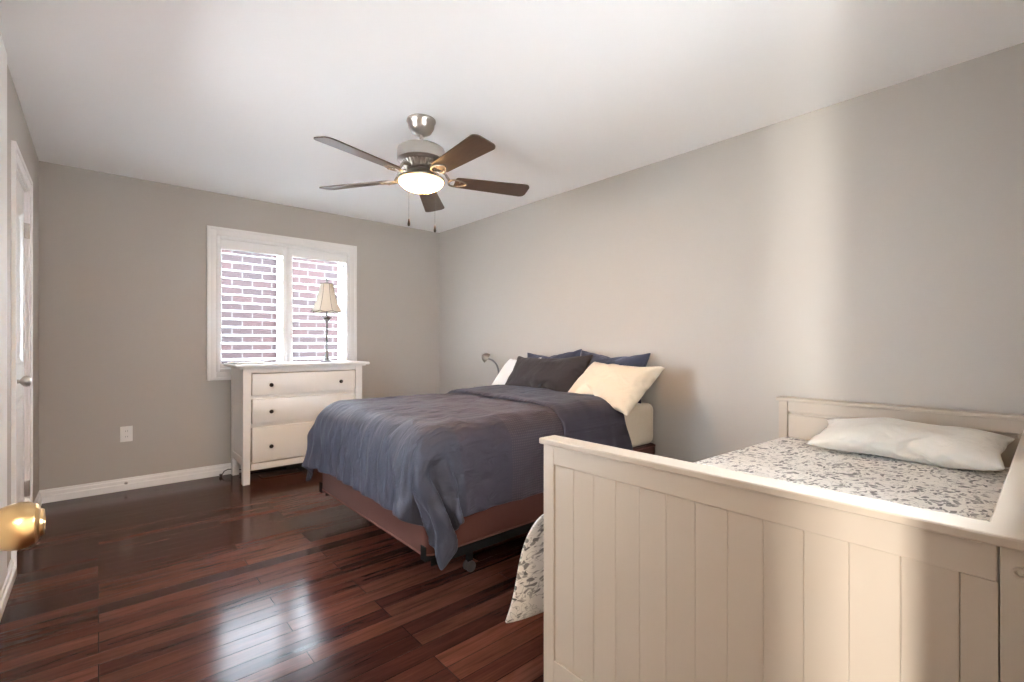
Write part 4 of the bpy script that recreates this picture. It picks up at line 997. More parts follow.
1,0,0,0,-1,0,0,0,0,0,1,1,0,1,2,1,1,2,0,4,6,-27,-34,-4,27,2,35,14,12,6,3,1,-33,-14,4,12,4,-5,-10,-5,-3,19,32,30,-36,-10,12,-17,10,0,3,1,3,1,0,-1,0,1,2,0,-1,0,-2,0,1,0,1,0,
1,0,0,0,-1,0,0,1,-1,1,0,0,0,0,0,1,0,0,0,0,0,0,1,2,2,0,1,4,-27,-21,23,28,13,22,-4,7,-1,-2,-5,-6,-28,3,-22,13,14,13,3,-5,-10,-17,-5,12,32,-2,-22,13,-1,2,1,1,1,0,0,1,0,1,-1,
1,0,-1,1,0,0,1,1,0,-1,1,-1,0,0,1,0,0,0,0,0,0,0,0,1,0,-1,0,0,0,0,1,1,0,1,0,3,-11,0,27,16,4,-5,-4,-3,-5,-3,-8,5,10,23,-8,-1,-32,-17,-5,0,6,10,12,2,-1,-10,-2,21,-9,5,1,0,1,
0,0,0,2,1,-1,1,-1,-1,1,1,0,1,-1,0,0,1,-1,1,0,0,0,0,0,0,0,0,0,1,0,-1,-1,1,-1,1,0,1,0,1,1,0,0,-1,6,7,-3,-11,-7,-7,-3,-3,-4,-6,9,9,-7,53,-11,-1,10,-19,-27,-13,-6,-6,-2,-2,
-2,10,12,-4,3,0,1,0,1,1,0,1,0,0,0,0,0,-1,1,0,1,-1,1,-1,0,0,1,-1,1,0,0,-1,0,1,-1,1,0,0,0,1,-1,0,0,0,0,0,1,0,1,-1,1,-1,0,1,4,1,-1,-1,0,1,13,7,-5,-26,-15,49,4,-1,-6,2,3,-6,
-1,-3,-5,-7,-10,-11,-18,3,5,0,-1,1,1,-1,1,1,-1,0,1,-1,-1,1,0,1,-1,1,-1,0,1,0,0,0,0,0,0,0,0,-1,1,-1,1,-1,2,-1,1,-1,1,-1,0,0,0,0,0,0,1,-1,1,1,-1,8,-10,-2,-5,-5,-11,1,22,28,
6,8,-3,-2,1,3,1,12,-11,-12,-7,-1,1,2,15,-3,-2,0,-1,0,-2,1,0,-2,1,1,-1,0,1,0,-1,-1,1,0,1,0,0,0,0,0,0,0,-1,1,-1,1,-1,1,-1,1,0,1,-1,1,-1,0,0,0,-1,0,0,0,-1,0,0,1,-1,-4,12,11,
7,5,0,-15,-30,-22,13,-31,1,-3,-1,0,3,-2,6,16,12,-1,9,-3,-8,5,-2,0,0,-1,0,0,-1,0,-1,1,0,1,1,0,0,-2,-1,1,1,1,1,-1,-1,0,0,0,0,-1,1,-1,1,-1,1,-1,1,0,0,0,0,1,0,-1,1,-1,-1,0,0,
0,0,-3,5,-6,-5,-19,-2,5,12,4,-2,4,-24,-14,-2,6,5,8,9,4,6,-5,-10,0,-11,1,7,-4,1,-1,1,-1,1,-1,0,-1,1,0,0,0,1,0,-2,0,0,-1,0,2,1,0,-1,0,-1,0,0,1,-1,1,0,-1,0,2,0,-1,0,0,0,0,0,
1,-1,0,0,-1,-2,2,0,2,-3,7,-2,4,-11,-16,-18,13,19,-6,12,17,2,6,4,-3,-9,-13,-11,-9,0,3,14,3,-5,1,0,1,-1,1,-1,0,1,1,-1,-1,0,0,-1,-1,1,0,0,-1,0,1,1,0,1,-2,-1,-1,1,0,0,0,0,1,
0,1,0,0,0,-1,0,1,1,-1,0,0,-1,0,1,0,0,0,2,-5,-2,3,10,2,-9,-24,-16,9,2,11,5,-7,-11,-6,-1,8,5,7,5,2,-15,-1,-1,-2,2,-1,0,0,0,1,0,0,-1,0,0,0,-1,1,-1,1,0,1,0,0,-2,0,-2,0,1,1,
-1,0,1,0,0,0,0,-1,-1,1,1,1,1,-1,-1,0,1,0,-1,-1,2,1,-1,1,-4,5,5,-6,-10,3,9,8,-12,-17,-2,10,-13,-1,5,3,2,2,4,-1,-6,-6,2,-1,0,0,0,0,1,0,0,-1,0,0,0,0,0,-1,1,-1,1,-1,1,0,1,-1,
-2,-1,0,2,0,0,0,1,-1,0,0,1,0,-2,-2,0,2,2,1,-1,0,1,-1,-1,1,0,-1,1,2,-4,3,-4,-2,4,2,-5,-5,3,11,3,-8,1,8,-4,1,-1,5,3,-10,-1,-4,2,0,0,0,2,-2,0,0,0,1,0,-1,0,0,-1,1,0,0,0,0,0,
-1,1,-1,-2,0,0,3,0,0,1,0,-2,1,0,0,-1,0,0,0,-1,0,2,0,0,0,-1,1,0,-1,0,1,-1,-2,10,-8,1,0,-5,2,4,1,-7,-4,3,7,5,-2,3,-3,4,-4,-9,2,0,5,-2,1,0,0,0,0,0,0,0,0,0,1,-1,0,1,-1,1,-1,
0,0,0,1,-2,0,-1,1,1,0,0,1,-1,0,1,-1,0,0,0,-1,0,1,0,0,-1,0,-1,-1,2,0,1,0,0,-1,0,2,-7,10,0,-5,3,-6,0,5,3,0,-3,-4,7,-6,0,1,-3,-3,2,2,1,-1,0,-1,-2,3,0,0,0,0,0,0,1,-1,0,0,0,0,
-1,1,0,-1,1,0,0,-1,1,-1,1,0,0,0,0,1,-1,0,0,-1,1,0,0,-1,1,0,0,-2,-1,1,0,1,0,1,0,1,-1,-2,1,-1,1,8,-3,0,-8,3,-1,1,2,-1,-8,8,1,0,0,0,1,0,-3,-1,-1,0,6,-4,0,1,0,0,-1,-1,1,0,1,
0,-1,1,0,-1,1,0,0,0,0,0,0,0,-1,1,0,0,0,0,0,0,0,0,0,0,0,1,-1,0,-2,0,2,1,-1,0,0,-1,1,0,1,0,2,-3,-1,-5,9,1,3,-10,3,1,-2,-2,-2,1,1,-2,2,0,-2,-3,-2,3,4,2,-3,2,-1,-2,2,-1,-1,0,
1,1,-1,1,0,-1,0,1,-1,1,0,-1,1,0,-1,1,0,-1,1,0,0,0,0,0,0,1,-1,0,1,-1,1,-2,0,0,2,-1,0,-1,-1,0,0,2,0,-1,2,0,-1,0,-6,2,2,2,0,-4,-1,1,0,-2,1,1,-2,0,1,7,5,-3,-5,-2,-3,-4,-1,8,
-2,-2,1,1,-1,1,1,-1,0,0,1,-1,1,0,0,0,0,-1,1,-1,1,0,0,0,0,0,0,0,0,0,0,1,-1,0,0,0,-1,0,0,1,-1,-1,0,-1,2,2,-2,5,-10,4,-1,2,0,1,0,0,0,4,-2,-3,7,1,-5,-3,0,0,5,-3,-4,-1,1,0,4,
4,1,-12,2,3,1,-1,-1,-2,0,2,0,1,-1,1,0,0,0,0,-1,1,0,0,0,0,1,0,0,-1,0,1,0,-1,1,-1,0,1,-1,0,-1,0,-1,0,1,1,-1,1,0,-2,4,-3,4,-4,2,0,0,-2,-1,2,-2,3,1,3,-9,0,5,4,0,-2,-8,-4,1,7,
4,1,-4,6,-12,13,-1,-1,0,0,-2,0,0,0,2,0,1,0,-1,0,0,0,1,-1,0,0,0,1,-1,1,0,0,0,-1,0,0,0,1,0,-1,0,0,0,0,-1,0,1,-1,1,1,-2,-2,0,1,1,1,0,0,0,3,-1,-2,1,-4,-1,3,-9,0,5,3,0,3,5,5,
1,-6,-8,1,2,-12,13,-4,1,0,-1,-1,1,0,0,1,0,1,0,-1,0,0,0,1,-1,0,0,0,0,-2,1,1,0,0,0,0,-2,0,2,0,0,1,0,-1,0,1,0,-1,-1,0,0,0,-1,0,0,1,1,-1,1,-1,1,-2,3,0,-1,1,7,-1,16,-1,-9,-5,
0,5,1,-5,-2,-5,4,2,0,2,1,-2,-2,0,0,1,0,0,1,-1,0,-1,-1,1,-1,0,1,0,0,0,-1,0,0,0,-1,0,3,-1,0,0,0,1,-1,0,1,-1,0,0,0,0,0,0,-1,0,0,0,0,1,0,1,-3,3,-2,2,-1,-2,1,5,-3,-4,0,0,-3,3,
0,3,-4,-1,1,-1,-1,7,3,-5,-2,4,-2,-1,0,0,0,0,0,1,-1,0,-1,-1,0,0,1,0,-1,1,0,0,0,0,-1,0,0,-2,0,2,0,1,1,1,-1,0,-1,0,1,0,0,-1,0,0,0,0,0,-1,1,0,1,1,0,-1,4,1,0,-4,-1,1,-2,-1,0,
1,0,-2,8,-5,0,-4,-2,6,4,-2,-3,0,3,-2,0,-1,0,1,0,0,1,-1,0,-1,-1,0,1,0,0,-1,1,0,1,1,-2,-1,0,1,-1,0,-2,1,2,0,1,-1,1,-1,0,1,-1,0,0,0,1,-1,0,1,1,0,-1,-1,-2,-2,4,0,-3,-1,10,4,
-8,0,-1,2,-8,6,2,-1,-4,4,0,1,-4,-4,1,3,2,1,-1,0,0,1,0,0,1,-1,-1,1,-1,-1,0,1,0,-1,1,0,-1,-1,2,0,-1,-1,1,0,0,0,0,0,1,0,0,1,-1,0,1,-1,0,0,0,1,-1,0,2,0,-1,0,0,-1,-1,0,1,1,5,
2,-10,-10,5,8,-1,2,-1,-4,2,-2,2,-3,2,-1,6,2,-5,-3,0,-1,0,1,0,-1,1,-1,-1,2,0,-1,1,0,1,-1,0,1,-2,1,0,-1,-2,0,1,1,0,1,1,-1,0,2,-1,-2,0,1,0,1,-1,0,0,1,0,-1,0,1,-1,0,0,0,0,1,
0,0,-2,0,-2,-3,-4,9,6,-6,1,3,-3,-1,0,-3,0,4,2,-2,-4,-2,3,3,-2,1,1,-3,1,1,-1,0,0,0,1,0,0,1,0,1,-2,-2,2,-1,0,1,0,-1,2,0,0,-1,0,1,0,-1,0,-1,0,-1,2,-1,1,0,1,-1,1,0,1,-1,-1,
-1,1,1,0,2,-3,0,-1,0,-2,-1,2,4,7,-13,5,0,0,-1,1,2,-1,-2,-2,2,1,2,-1,-2,1,0,-2,0,0,0,1,1,0,0,-1,1,1,0,-1,0,0,-1,0,0,-1,1,0,0,0,2,-1,-1,0,-1,0,0,0,2,-2,-1,-1,2,1,1,0,0,0,0,
-1,0,1,1,0,-1,2,1,4,-4,-4,-1,-1,1,5,7,-15,0,9,-7,1,0,-1,1,-3,1,1,0,1,0,1,-1,-1,-2,1,4,-1,0,0,-1,1,-1,0,0,0,-1,1,-1,1,1,-1,0,1,0,-1,0,1,-1,0,0,-1,0,0,-1,-1,1,2,-1,-3,1,2,
2,0,0,-1,0,0,1,1,1,-1,0,-1,-1,-3,1,1,1,1,3,2,-7,-1,-1,6,-9,7,-1,-2,3,1,-2,2,3,-3,-2,-2,2,1,1,-1,-1,1,-2,0,2,-1,0,1,-1,-2,1,-1,1,1,0,-1,0,1,0,0,0,0,0,0,1,0,0,0,-1,-1,0,-1,
1,-2,-1,2,1,1,0,0,0,0,1,0,-1,0,1,-1,-3,1,1,3,-2,1,-7,-3,7,-5,13,-17,12,-1,0,2,-1,-2,3,2,-7,0,-3,3,2,0,1,1,-1,-1,2,0,-1,0,0,-1,1,0,-1,1,-1,-1,1,1,0,0,0,0,0,0,0,0,0,0,0,0,
0,0,-1,0,0,2,0,-2,0,1,1,0,-1,1,0,0,-1,0,-1,0,-1,0,0,1,1,-2,5,-1,-5,5,-4,2,-1,3,-2,0,0,-2,4,-6,4,-7,13,0,-5,-1,0,0,0,1,-1,0,-1,1,0,0,-1,0,1,-1,1,1,0,0,1,-1,-1,0,0,0,0,1,
-1,0,0,0,-1,0,1,0,0,2,-1,-3,-2,1,2,0,0,0,1,0,0,1,1,-1,0,-1,0,1,-1,0,0,-2,-3,6,-4,3,2,-4,3,1,-2,-1,0,-2,-4,17,-9,-4,2,2,0,-1,1,0,0,-1,1,0,0,0,0,0,0,1,-1,-1,1,1,-1,0,-1,0,
1,0,1,-1,0,1,0,-1,0,0,0,1,-1,0,0,0,-3,-3,2,3,0,0,0,-1,1,-1,1,1,0,-1,3,-2,1,0,-1,1,0,-2,1,-1,-1,3,-2,0,-1,2,-5,-1,2,-9,2,10,2,-2,-1,0,1,0,-1,1,-1,0,0,1,0,0,0,0,0,0,0,-1,1,
-1,1,1,-1,0,0,0,0,0,1,0,0,0,0,-1,0,0,-1,0,1,-1,-3,1,2,-1,-2,1,-1,1,-1,2,1,2,-1,0,0,1,0,-1,-1,1,0,0,3,-1,0,0,-2,0,1,6,3,1,2,-7,-4,1,0,0,-2,-1,2,-1,1,-1,1,-1,0,1,0,0,0,0,
-1,1,-1,1,-1,0,1,0,0,0,0,0,0,1,0,0,-1,1,0,0,0,-1,0,1,-1,-2,1,0,-1,-2,0,1,2,0,0,1,0,1,-1,-1,0,0,1,0,2,-1,-5,4,1,0,-5,2,5,-3,1,2,-4,2,2,-2,-1,0,-1,1,-1,1,0,0,0,0,0,-1,1,0,
0,1,0,0,0,0,0,0,0,0,-1,1,0,1,0,-1,0,0,1,-1,2,-1,0,0,0,0,2,-2,-2,0,0,0,1,1,0,-1,-1,0,1,1,-1,-1,0,1,3,-3,-5,11,-7,-1,3,1,-4,9,-6,1,0,-2,-6,2,1,3,2,-3,0,3,-2,1,-1,0,0,0,0,0,
1,0,0,0,0,0,0,0,0,0,0,-1,0,0,2,-1,0,0,1,0,-1,1,0,1,0,0,0,0,-1,0,0,-1,0,0,0,0,1,-1,0,-1,0,-2,2,1,0,0,-1,9,-2,-3,-4,2,0,1,-2,-1,9,-5,-3,1,-1,-3,1,1,1,2,4,-6,3,-2,0,0,0,-1,
1,2,-1,-1,1,-1,0,0,0,0,1,-1,-1,-1,2,1,1,-1,-1,0,0,0,0,0,1,0,0,0,0,0,0,0,0,0,0,0,0,1,-3,0,1,1,-3,2,-1,1,1,-1,0,-2,10,-9,4,0,-7,2,-2,-2,-1,4,-2,-1,-1,-2,-3,-2,2,5,2,3,-1,
-2,2,0,-1,2,1,-1,-2,1,-1,0,1,-1,0,0,0,0,0,1,-1,2,-1,0,0,0,-1,0,1,0,0,0,0,0,0,0,-1,1,-1,1,0,2,1,-3,-1,1,0,-1,0,-1,1,0,1,-1,-4,-2,1,0,8,-5,0,1,7,-11,-8,3,7,0,5,0,5,0,-6,1,
-4,0,0,3,-5,0,3,1,-1,-1,1,-1,0,1,-1,0,1,0,-1,1,0,0,0,-1,-1,1,0,0,0,1,-1,1,0,-1,0,0,1,-1,0,0,1,0,1,0,-2,0,0,0,0,-1,1,1,0,-1,0,4,1,-4,-3,2,0,-1,3,-2,8,-4,-1,-1,2,-2,4,2,-4,
0,3,-4,-1,-1,0,0,1,2,0,-1,-1,1,-1,0,1,-1,0,1,0,0,-1,0,0,0,0,-3,1,1,1,1,0,-1,1,-1,-1,1,0,-1,0,2,-1,0,0,1,0,-1,0,0,1,-1,0,1,-1,2,-2,0,-2,3,-2,3,-2,1,4,6,0,-6,5,7,-1,4,-10,
3,0,0,-1,1,-1,0,0,0,0,-1,2,0,-2,-1,0,1,0,1,-1,0,0,1,0,-2,1,-1,1,1,0,-2,-1,1,1,0,0,0,0,0,-1,1,-1,0,1,0,1,-1,1,-1,0,-1,1,0,-1,0,1,1,-2,-1,2,-1,6,-12,6,4,-5,1,0,-2,5,4,-4,2,
-2,-3,5,1,-1,-2,1,-1,0,0,0,0,0,0,0,-1,-1,1,0,-1,2,0,0,0,1,-1,-1,1,0,0,1,1,-1,2,0,-1,-1,-1,1,0,-1,0,0,-1,1,1,-1,0,0,0,-1,1,-1,1,-1,0,1,0,-1,-2,3,-2,1,2,-4,9,-3,-10,4,-4,3,
-3,-4,-5,7,0,-1,-2,-3,-4,2,1,1,4,-1,0,0,1,-1,1,-1,-1,1,1,0,0,-1,0,1,0,0,-1,0,0,-1,2,2,0,0,1,1,-1,-2,0,-1,1,0,0,-1,0,1,0,0,-1,-1,1,0,-1,1,-1,1,-1,0,0,0,1,-1,1,-1,0,0,-4,
-2,5,0,8,-2,4,-10,-1,3,1,-4,1,2,3,2,2,-3,-7,2,0,0,-2,1,-1,1,0,-1,0,1,-1,0,1,0,0,-1,0,1,0,1,1,-1,-1,-1,-1,0,0,1,0,1,0,0,-1,0,1,0,1,-1,-1,1,-1,0,1,0,0,0,0,0,0,0,0,0,0,0,0,
-1,4,5,2,3,-8,-4,-8,8,-2,-1,3,0,0,2,-3,-3,-2,2,3,2,-1,-2,2,-1,1,-1,0,1,0,1,0,-1,0,0,0,0,0,0,1,1,-2,-2,1,1,-1,-1,0,0,1,1,0,0,-1,1,0,0,-1,1,0,-1,1,0,-1,1,1,-1,0,0,0,0,0,0,
0,0,0,0,-2,-1,2,0,-6,-3,9,2,3,-7,-1,7,-3,1,-1,-4,3,1,2,-2,0,0,1,1,-2,2,1,0,0,-2,1,0,-1,0,0,0,0,0,1,0,-1,0,-1,1,0,0,-1,0,0,1,0,1,1,0,-1,-1,0,-1,0,1,-1,0,1,-1,0,0,1,0,1,-1,
1,0,1,-1,-1,2,3,-6,-5,-2,11,6,-5,0,-7,3,0,4,3,-6,-1,8,-1,-3,-1,1,1,2,-3,1,0,-1,1,1,-2,1,0,0,-1,0,1,0,0,0,-2,0,1,0,0,0,1,0,0,0,0,-1,1,1,1,-1,-3,0,0,0,1,-1,0,0,0,0,0,0,1,1,
-1,1,0,0,-2,1,4,-6,-3,13,-5,-3,-5,1,7,6,19,-10,-7,-2,1,3,-1,-1,3,1,-4,-2,0,0,0,0,1,0,-1,0,0,0,0,0,0,1,0,-1,0,0,0,0,0,1,-1,0,1,-1,0,1,0,-1,0,0,0,-2,1,1,0,0,-2,1,1,0,-1,0,
0,1,0,0,0,1,0,0,2,-4,-2,7,-1,-9,14,-6,6,0,-7,-16,-3,7,1,-4,-1,1,4,-6,-6,3,4,0,0,0,1,-1,0,0,-1,-1,2,-1,0,0,1,-1,0,0,0,0,1,0,0,0,0,0,-1,0,1,0,0,-1,-1,0,-1,2,1,-1,0,-1,2,1,
0,0,0,-1,0,-1,1,0,-1,0,1,0,-3,7,-4,-6,4,6,-11,7,-3,-6,-4,7,-14,1,5,7,0,-1,1,3,0,-5,-1,5,-2,0,-2,2,0,0,0,0,0,1,0,0,0,-1,-1,2,0,-1,1,0,-1,0,1,-1,0,1,0,-1,0,1,-1,-1,1,0,1,0,
0,1,0,0,-1,0,0,0,-1,1,0,2,0,-3,-1,2,2,-5,3,3,-2,-6,2,5,4,8,-3,-7,2,1,1,-6,-1,5,0,0,-1,5,-1,-7,3,-1,2,-2,0,0,0,-1,1,0,0,1,0,0,0,-1,0,1,0,-1,1,-1,0,0,0,0,-1,1,0,-1,1,-1,0,
0,0,1,1,1,0,-1,0,0,0,0,1,0,-1,-2,3,-1,-1,0,-2,2,0,0,-1,2,6,0,-3,-13,11,4,5,-1,-7,-4,3,-1,2,3,3,-5,2,1,-2,1,0,0,0,0,1,1,-2,0,0,1,-1,1,0,1,0,0,-2,1,-1,0,-1,1,0,0,0,0,0,0,
-1,0,-1,1,-1,1,1,0,0,-1,1,0,0,1,0,0,-1,0,-1,2,1,-2,1,-1,0,-1,3,2,-2,-5,-12,11,-2,10,1,0,2,5,-6,-3,-3,-3,1,6,-1,2,0,-1,-1,1,0,1,0,0,0,-1,1,0,0,-1,1,-1,1,-1,1,-1,1,-1,0,-1,
1,0,0,-1,0,0,0,0,0,-1,-1,1,1,1,0,0,0,0,0,0,1,0,0,-2,0,1,0,1,-1,0,-1,1,-4,-5,-3,2,12,1,5,4,-1,-1,4,2,6,0,0,-3,-3,-3,0,-2,1,0,1,-1,1,-1,1,1,-1,-1,0,0,1,0,-1,1,-1,0,0,0,-1,
1,0,0,0,-1,0,1,-1,1,0,0,0,0,0,-1,0,1,0,1,-1,0,1,-1,0,0,-1,0,1,-1,0,0,1,1,1,-1,0,1,1,1,0,-4,-5,-11,0,-1,-1,-2,-1,0,1,3,1,0,-1,2,-1,0,0,0,0,0,1,-1,-1,1,1,0,-1,0,1,0,0,0,-1,
0,-1,0,1,0,0,0,0,-1,1,0,-1,0,0,0,1,0,0,0,1,0,0,0,-1,1,-1,-1,1,0,-1,1,-1,0,0,0,-1,2,-1,0,-2,-2,-3,0,-3,0,290,41,42,45,38,24,29,19,26,33,31,0,14,21,30,29,0,-3,-3,-5,-8,-2,
-2,-1,-1,2,1,1,3,1,0,0,0,0,1,0,0,0,-1,-3,-2,1,-1,2,4,3,0,2,0,0,-3,-1,-2,0,0,1,1,6,-1,-11,3,2,3,-1,-10,-6,-9,-5,-39,-33,-33,-29,-27,-31,-33,-31,40,0,-3,-5,0,8,-1,11,1,-4,
0,9,-3,-5,-5,3,8,2,0,-2,3,0,0,-1,2,0,1,0,-2,0,0,0,0,0,0,1,-1,-1,1,2,2,0,0,-1,-2,-1,0,-1,1,-1,2,-1,0,-1,2,-1,0,-6,0,5,-1,2,2,-2,-2,-10,6,-17,12,0,2,1,-2,-1,1,0,37,2,1,-4,
-1,3,4,4,3,-2,-3,12,-3,-2,-5,-14,16,8,-1,2,0,-1,0,1,1,0,-1,0,0,-1,1,0,0,0,0,0,0,0,-1,1,1,0,1,0,-1,-1,0,0,0,0,0,0,0,2,-1,-1,-1,-1,0,2,-2,-1,-1,-1,-5,5,-7,3,-3,1,2,0,0,0,1,
-1,37,-3,3,3,-3,-1,3,4,5,5,-3,0,4,-1,-5,3,-13,-1,16,1,3,0,0,1,0,-1,1,-1,0,0,0,-1,0,1,1,1,-1,-1,-1,1,1,-1,0,0,0,-1,1,0,0,0,0,2,1,0,-2,-1,0,1,-1,0,-1,1,-2,-5,2,2,-3,-3,-3,
3,0,0,1,1,-3,-8,41,-5,-3,4,6,0,0,-1,3,6,4,-1,3,-1,2,-6,3,-4,0,4,2,0,0,0,-1,1,-1,1,0,0,0,0,1,1,0,-1,0,0,0,0,0,-1,0,0,0,1,-1,0,-1,1,1,1,0,0,0,-1,0,-1,0,0,1,-1,-2,-3,2,-1,
-1,-7,2,1,1,0,-1,-3,-7,-2,22,12,3,-1,-3,9,2,1,-1,0,6,4,2,0,-2,2,0,0,-13,14,0,-1,0,1,1,-1,0,-1,1,0,0,1,0,0,0,-1,0,0,1,0,-1,0,1,-1,0,0,1,-1,0,0,0,0,0,-1,1,2,1,-1,-2,1,-1,0,
-4,-3,5,1,-7,-3,3,1,-1,-1,-3,-9,-2,3,26,3,5,2,3,-4,4,1,1,-1,1,10,4,1,-2,0,1,2,-2,-2,4,1,-2,1,0,0,0,0,-1,1,0,1,0,-1,0,0,0,1,1,-1,-1,0,0,0,0,0,0,0,0,0,0,-3,2,1,0,1,2,1,-2,
0,0,-1,-8,8,0,-4,-6,3,0,1,0,-7,-11,-1,3,0,36,-3,0,0,3,2,-1,0,3,1,1,2,8,2,0,-1,0,5,1,-8,6,1,0,-1,1,-1,0,1,-1,0,0,0,0,-1,0,0,2,1,0,0,-1,0,-1,1,0,-1,0,0,0,0,-2,1,2,-1,0,1,1,
1,1,0,-1,-3,-1,2,2,-11,3,0,0,0,-6,-11,-4,2,1,-7,30,1,-3,-3,4,6,2,1,-2,1,0,1,6,10,-2,0,1,4,3,-1,-3,-1,3,1,-2,0,0,0,0,0,0,0,0,1,-2,2,-1,0,0,1,1,0,0,-1,-1,1,-1,0,0,0,1,0,-2,
1,0,0,-4,4,2,0,1,-5,2,0,-8,1,-1,2,0,-8,-11,-2,2,2,-9,5,16,4,7,6,-6,4,6,-2,2,0,4,3,-2,5,8,-2,-2,4,3,0,-3,2,1,-1,0,0,-1,1,1,-1,0,0,0,0,1,0,-1,0,0,0,0,1,0,-1,0,-1,0,1,0,0,0,
0,0,0,0,0,0,-2,2,1,-1,-2,2,-3,-12,-1,5,4,-10,-11,-2,3,0,-10,-1,-11,17,-4,-1,4,11,1,3,9,-4,3,-2,4,5,-1,7,2,0,0,3,0,-2,1,1,1,-1,1,1,-2,0,0,0,0,0,0,0,0,0,0,0,0,0,0,0,0,0,0,
0,0,0,1,0,0,-1,0,0,0,1,-1,1,-1,0,-2,1,-6,-3,4,-1,-13,-9,-3,0,0,-5,0,-2,14,22,-2,-3,1,0,1,2,3,11,1,4,-4,0,11,1,5,2,-5,6,0,1,0,1,-1,2,-2,-1,1,-1,1,-1,0,1,-1,0,-2,2,0,1,-1,
0,0,0,1,-1,0,1,-1,1,0,0,1,0,-1,-1,0,-1,1,0,-1,1,0,-2,-10,9,-1,-15,-12,-2,0,2,-4,0,0,0,-14,29,-6,-1,-3,1,0,-1,0,2,6,5,4,1,-3,14,-1,7,-2,-3,7,-5,4,1,-1,0,-1,-1,0,2,-1,1,1,
-4,2,0,0,0,0,0,0,0,0,0,0,1,0,-1,0,0,-1,3,-2,0,0,1,0,1,-3,-3,5,-3,2,-7,1,6,-17,-14,-4,3,2,-3,0,-1,-1,0,0,32,1,-7,-3,-4,-1,1,1,2,1,2,4,7,2,-5,14,-2,7,-4,-3,3,0,-3,5,-7,5,1,
-1,-1,1,0,0,2,-2,-1,0,1,0,-1,0,0,0,0,0,0,1,0,0,-1,0,-2,4,-1,-1,0,0,-2,2,2,-4,1,-1,-2,6,-18,-10,2,4,-3,-2,-2,-1,0,0,0,3,16,2,11,0,-7,-5,-2,1,2,2,1,2,1,6,10,-3,10,-4,1,-4,
2,-2,3,-6,3,-2,3,-1,1,-1,0,-1,0,0,0,0,-1,0,0,1,-1,0,1,0,0,-1,0,0,0,-1,0,-1,2,1,0,-1,0,-1,0,3,-1,-1,6,-10,-10,3,1,-2,-4,-4,0,-1,-2,-1,6,3,-3,9,-1,6,9,-1,-1,0,-2,1,-1,1,4,
5,-3,9,-3,2,2,0,-1,1,-3,0,2,0,-3,2,-1,0,-1,0,0,0,0,1,0,0,0,-1,1,0,-1,2,1,-1,-1,0,0,1,0,-1,-1,0,0,1,1,0,1,-2,0,0,-6,-4,0,-2,-4,-3,-2,-2,-3,0,2,4,1,-3,-3,1,3,-1,2,7,3,0,2,
1,2,1,-1,-5,4,0,4,2,0,-1,-1,-2,-1,1,0,-1,1,0,2,-2,-1,-1,0,0,0,-1,0,0,1,0,-1,0,0,-1,-2,2,1,0,0,0,0,0,0,0,0,1,3,-1,-3,0,1,-1,-3,-2,1,1,0,0,-1,-2,1,7,1,-4,-2,4,-4,2,1,3,1,2,
-4,-1,0,1,2,1,3,8,-3,-2,0,1,0,0,-1,-1,2,0,-1,0,0,2,-7,3,0,0,0,0,0,0,0,0,-1,1,1,-1,0,-1,1,-1,0,0,0,1,1,-1,-1,0,0,-2,-3,1,3,2,0,0,0,0,0,-2,2,1,0,-1,-2,-8,-2,14,1,-6,0,-1,0,
0,1,-1,2,3,0,1,0,1,-2,-5,2,1,-1,-1,1,-1,0,0,-1,-1,2,0,0,-2,4,-3,1,0,0,0,0,0,0,0,0,-1,0,1,0,0,0,0,0,0,0,-1,-2,2,1,0,0,0,0,0,0,0,0,1,0,1,1,1,-1,0,5,2,1,-1,-3,-18,-1,4,0,0,
0,0,-1,0,4,0,0,-3,0,-1,3,2,-2,1,-2,-1,0,0,0,0,0,1,-1,0,-1,-1,-1,2,4,-3,0,0,0,0,0,0,0,0,-1,1,0,0,0,-1,1,3,-3,-1,2,-1,0,0,0,0,0,0,0,0,0,2,-1,1,-3,4,-2,-2,-2,1,0,5,2,-1,-8,
-3,-1,0,1,-1,0,0,-1,-1,0,2,1,2,-2,-1,2,-2,1,1,-1,0,0,-1,1,0,0,0,0,1,2,1,-7,3,0,0,0,0,1,-1,2,4,1,-2,-2,-2,-1,2,1,-3,4,-2,-4,2,0,0,0,0,0,0,0,0,3,-3,1,-1,2,-4,4,0,-1,-2,-2,
-4,4,5,0,0,-2,0,-1,0,0,0,-1,3,1,0,0,-3,2,2,-1,0,0,1,-1,-3,3,1,-1,0,-1,1,0,0,-1,-2,3,0,0,-1,1,0,1,0,10,-8,-6,1,2,-1,1,3,-5,-1,-1,4,3,-5,2,0,0,0,0,0,0,0,0,1,-1,0,0,1,-3,1,
0,2,0,-1,-5,-2,0,-3,-2,0,1,1,0,0,1,-1,0,-2,-1,2,0,1,1,-1,1,0,3,3,-8,1,0,0,1,-2,0,0,0,1,0,0,0,1,-1,3,-4,10,-21,3,6,0,0,3,1,-6,4,2,1,-1,-1,3,-3,0,0,0,0,0,0,0,-3,1,3,-1,2,
-2,-1,0,0,0,2,-1,-1,-1,-2,-1,-1,1,0,0,0,1,0,-1,-1,2,0,0,-1,0,0,0,0,-2,-3,-1,6,0,0,0,0,0,0,0,0,0,0,0,0,0,0,-3,7,-14,8,1,0,1,0,0,3,5,1,-1,-3,-4,0,-1,0,0,0,0,0,0,0,0,1,-1,0,
4,-3,1,-1,-1,0,0,-1,0,0,1,1,-1,0,1,-1,0,1,-1,0,0,0,0,0,0,0,0,-1,1,0,0,0,2,-1,-1,0,0,0,1,0,-1,0,0,0,0,0,0,0,6,-11,5,1,0,0,-1,0,0,-4,-3,-2,3,-2,5,1,1,1,0,2,-1,-1,0,0,0,1,
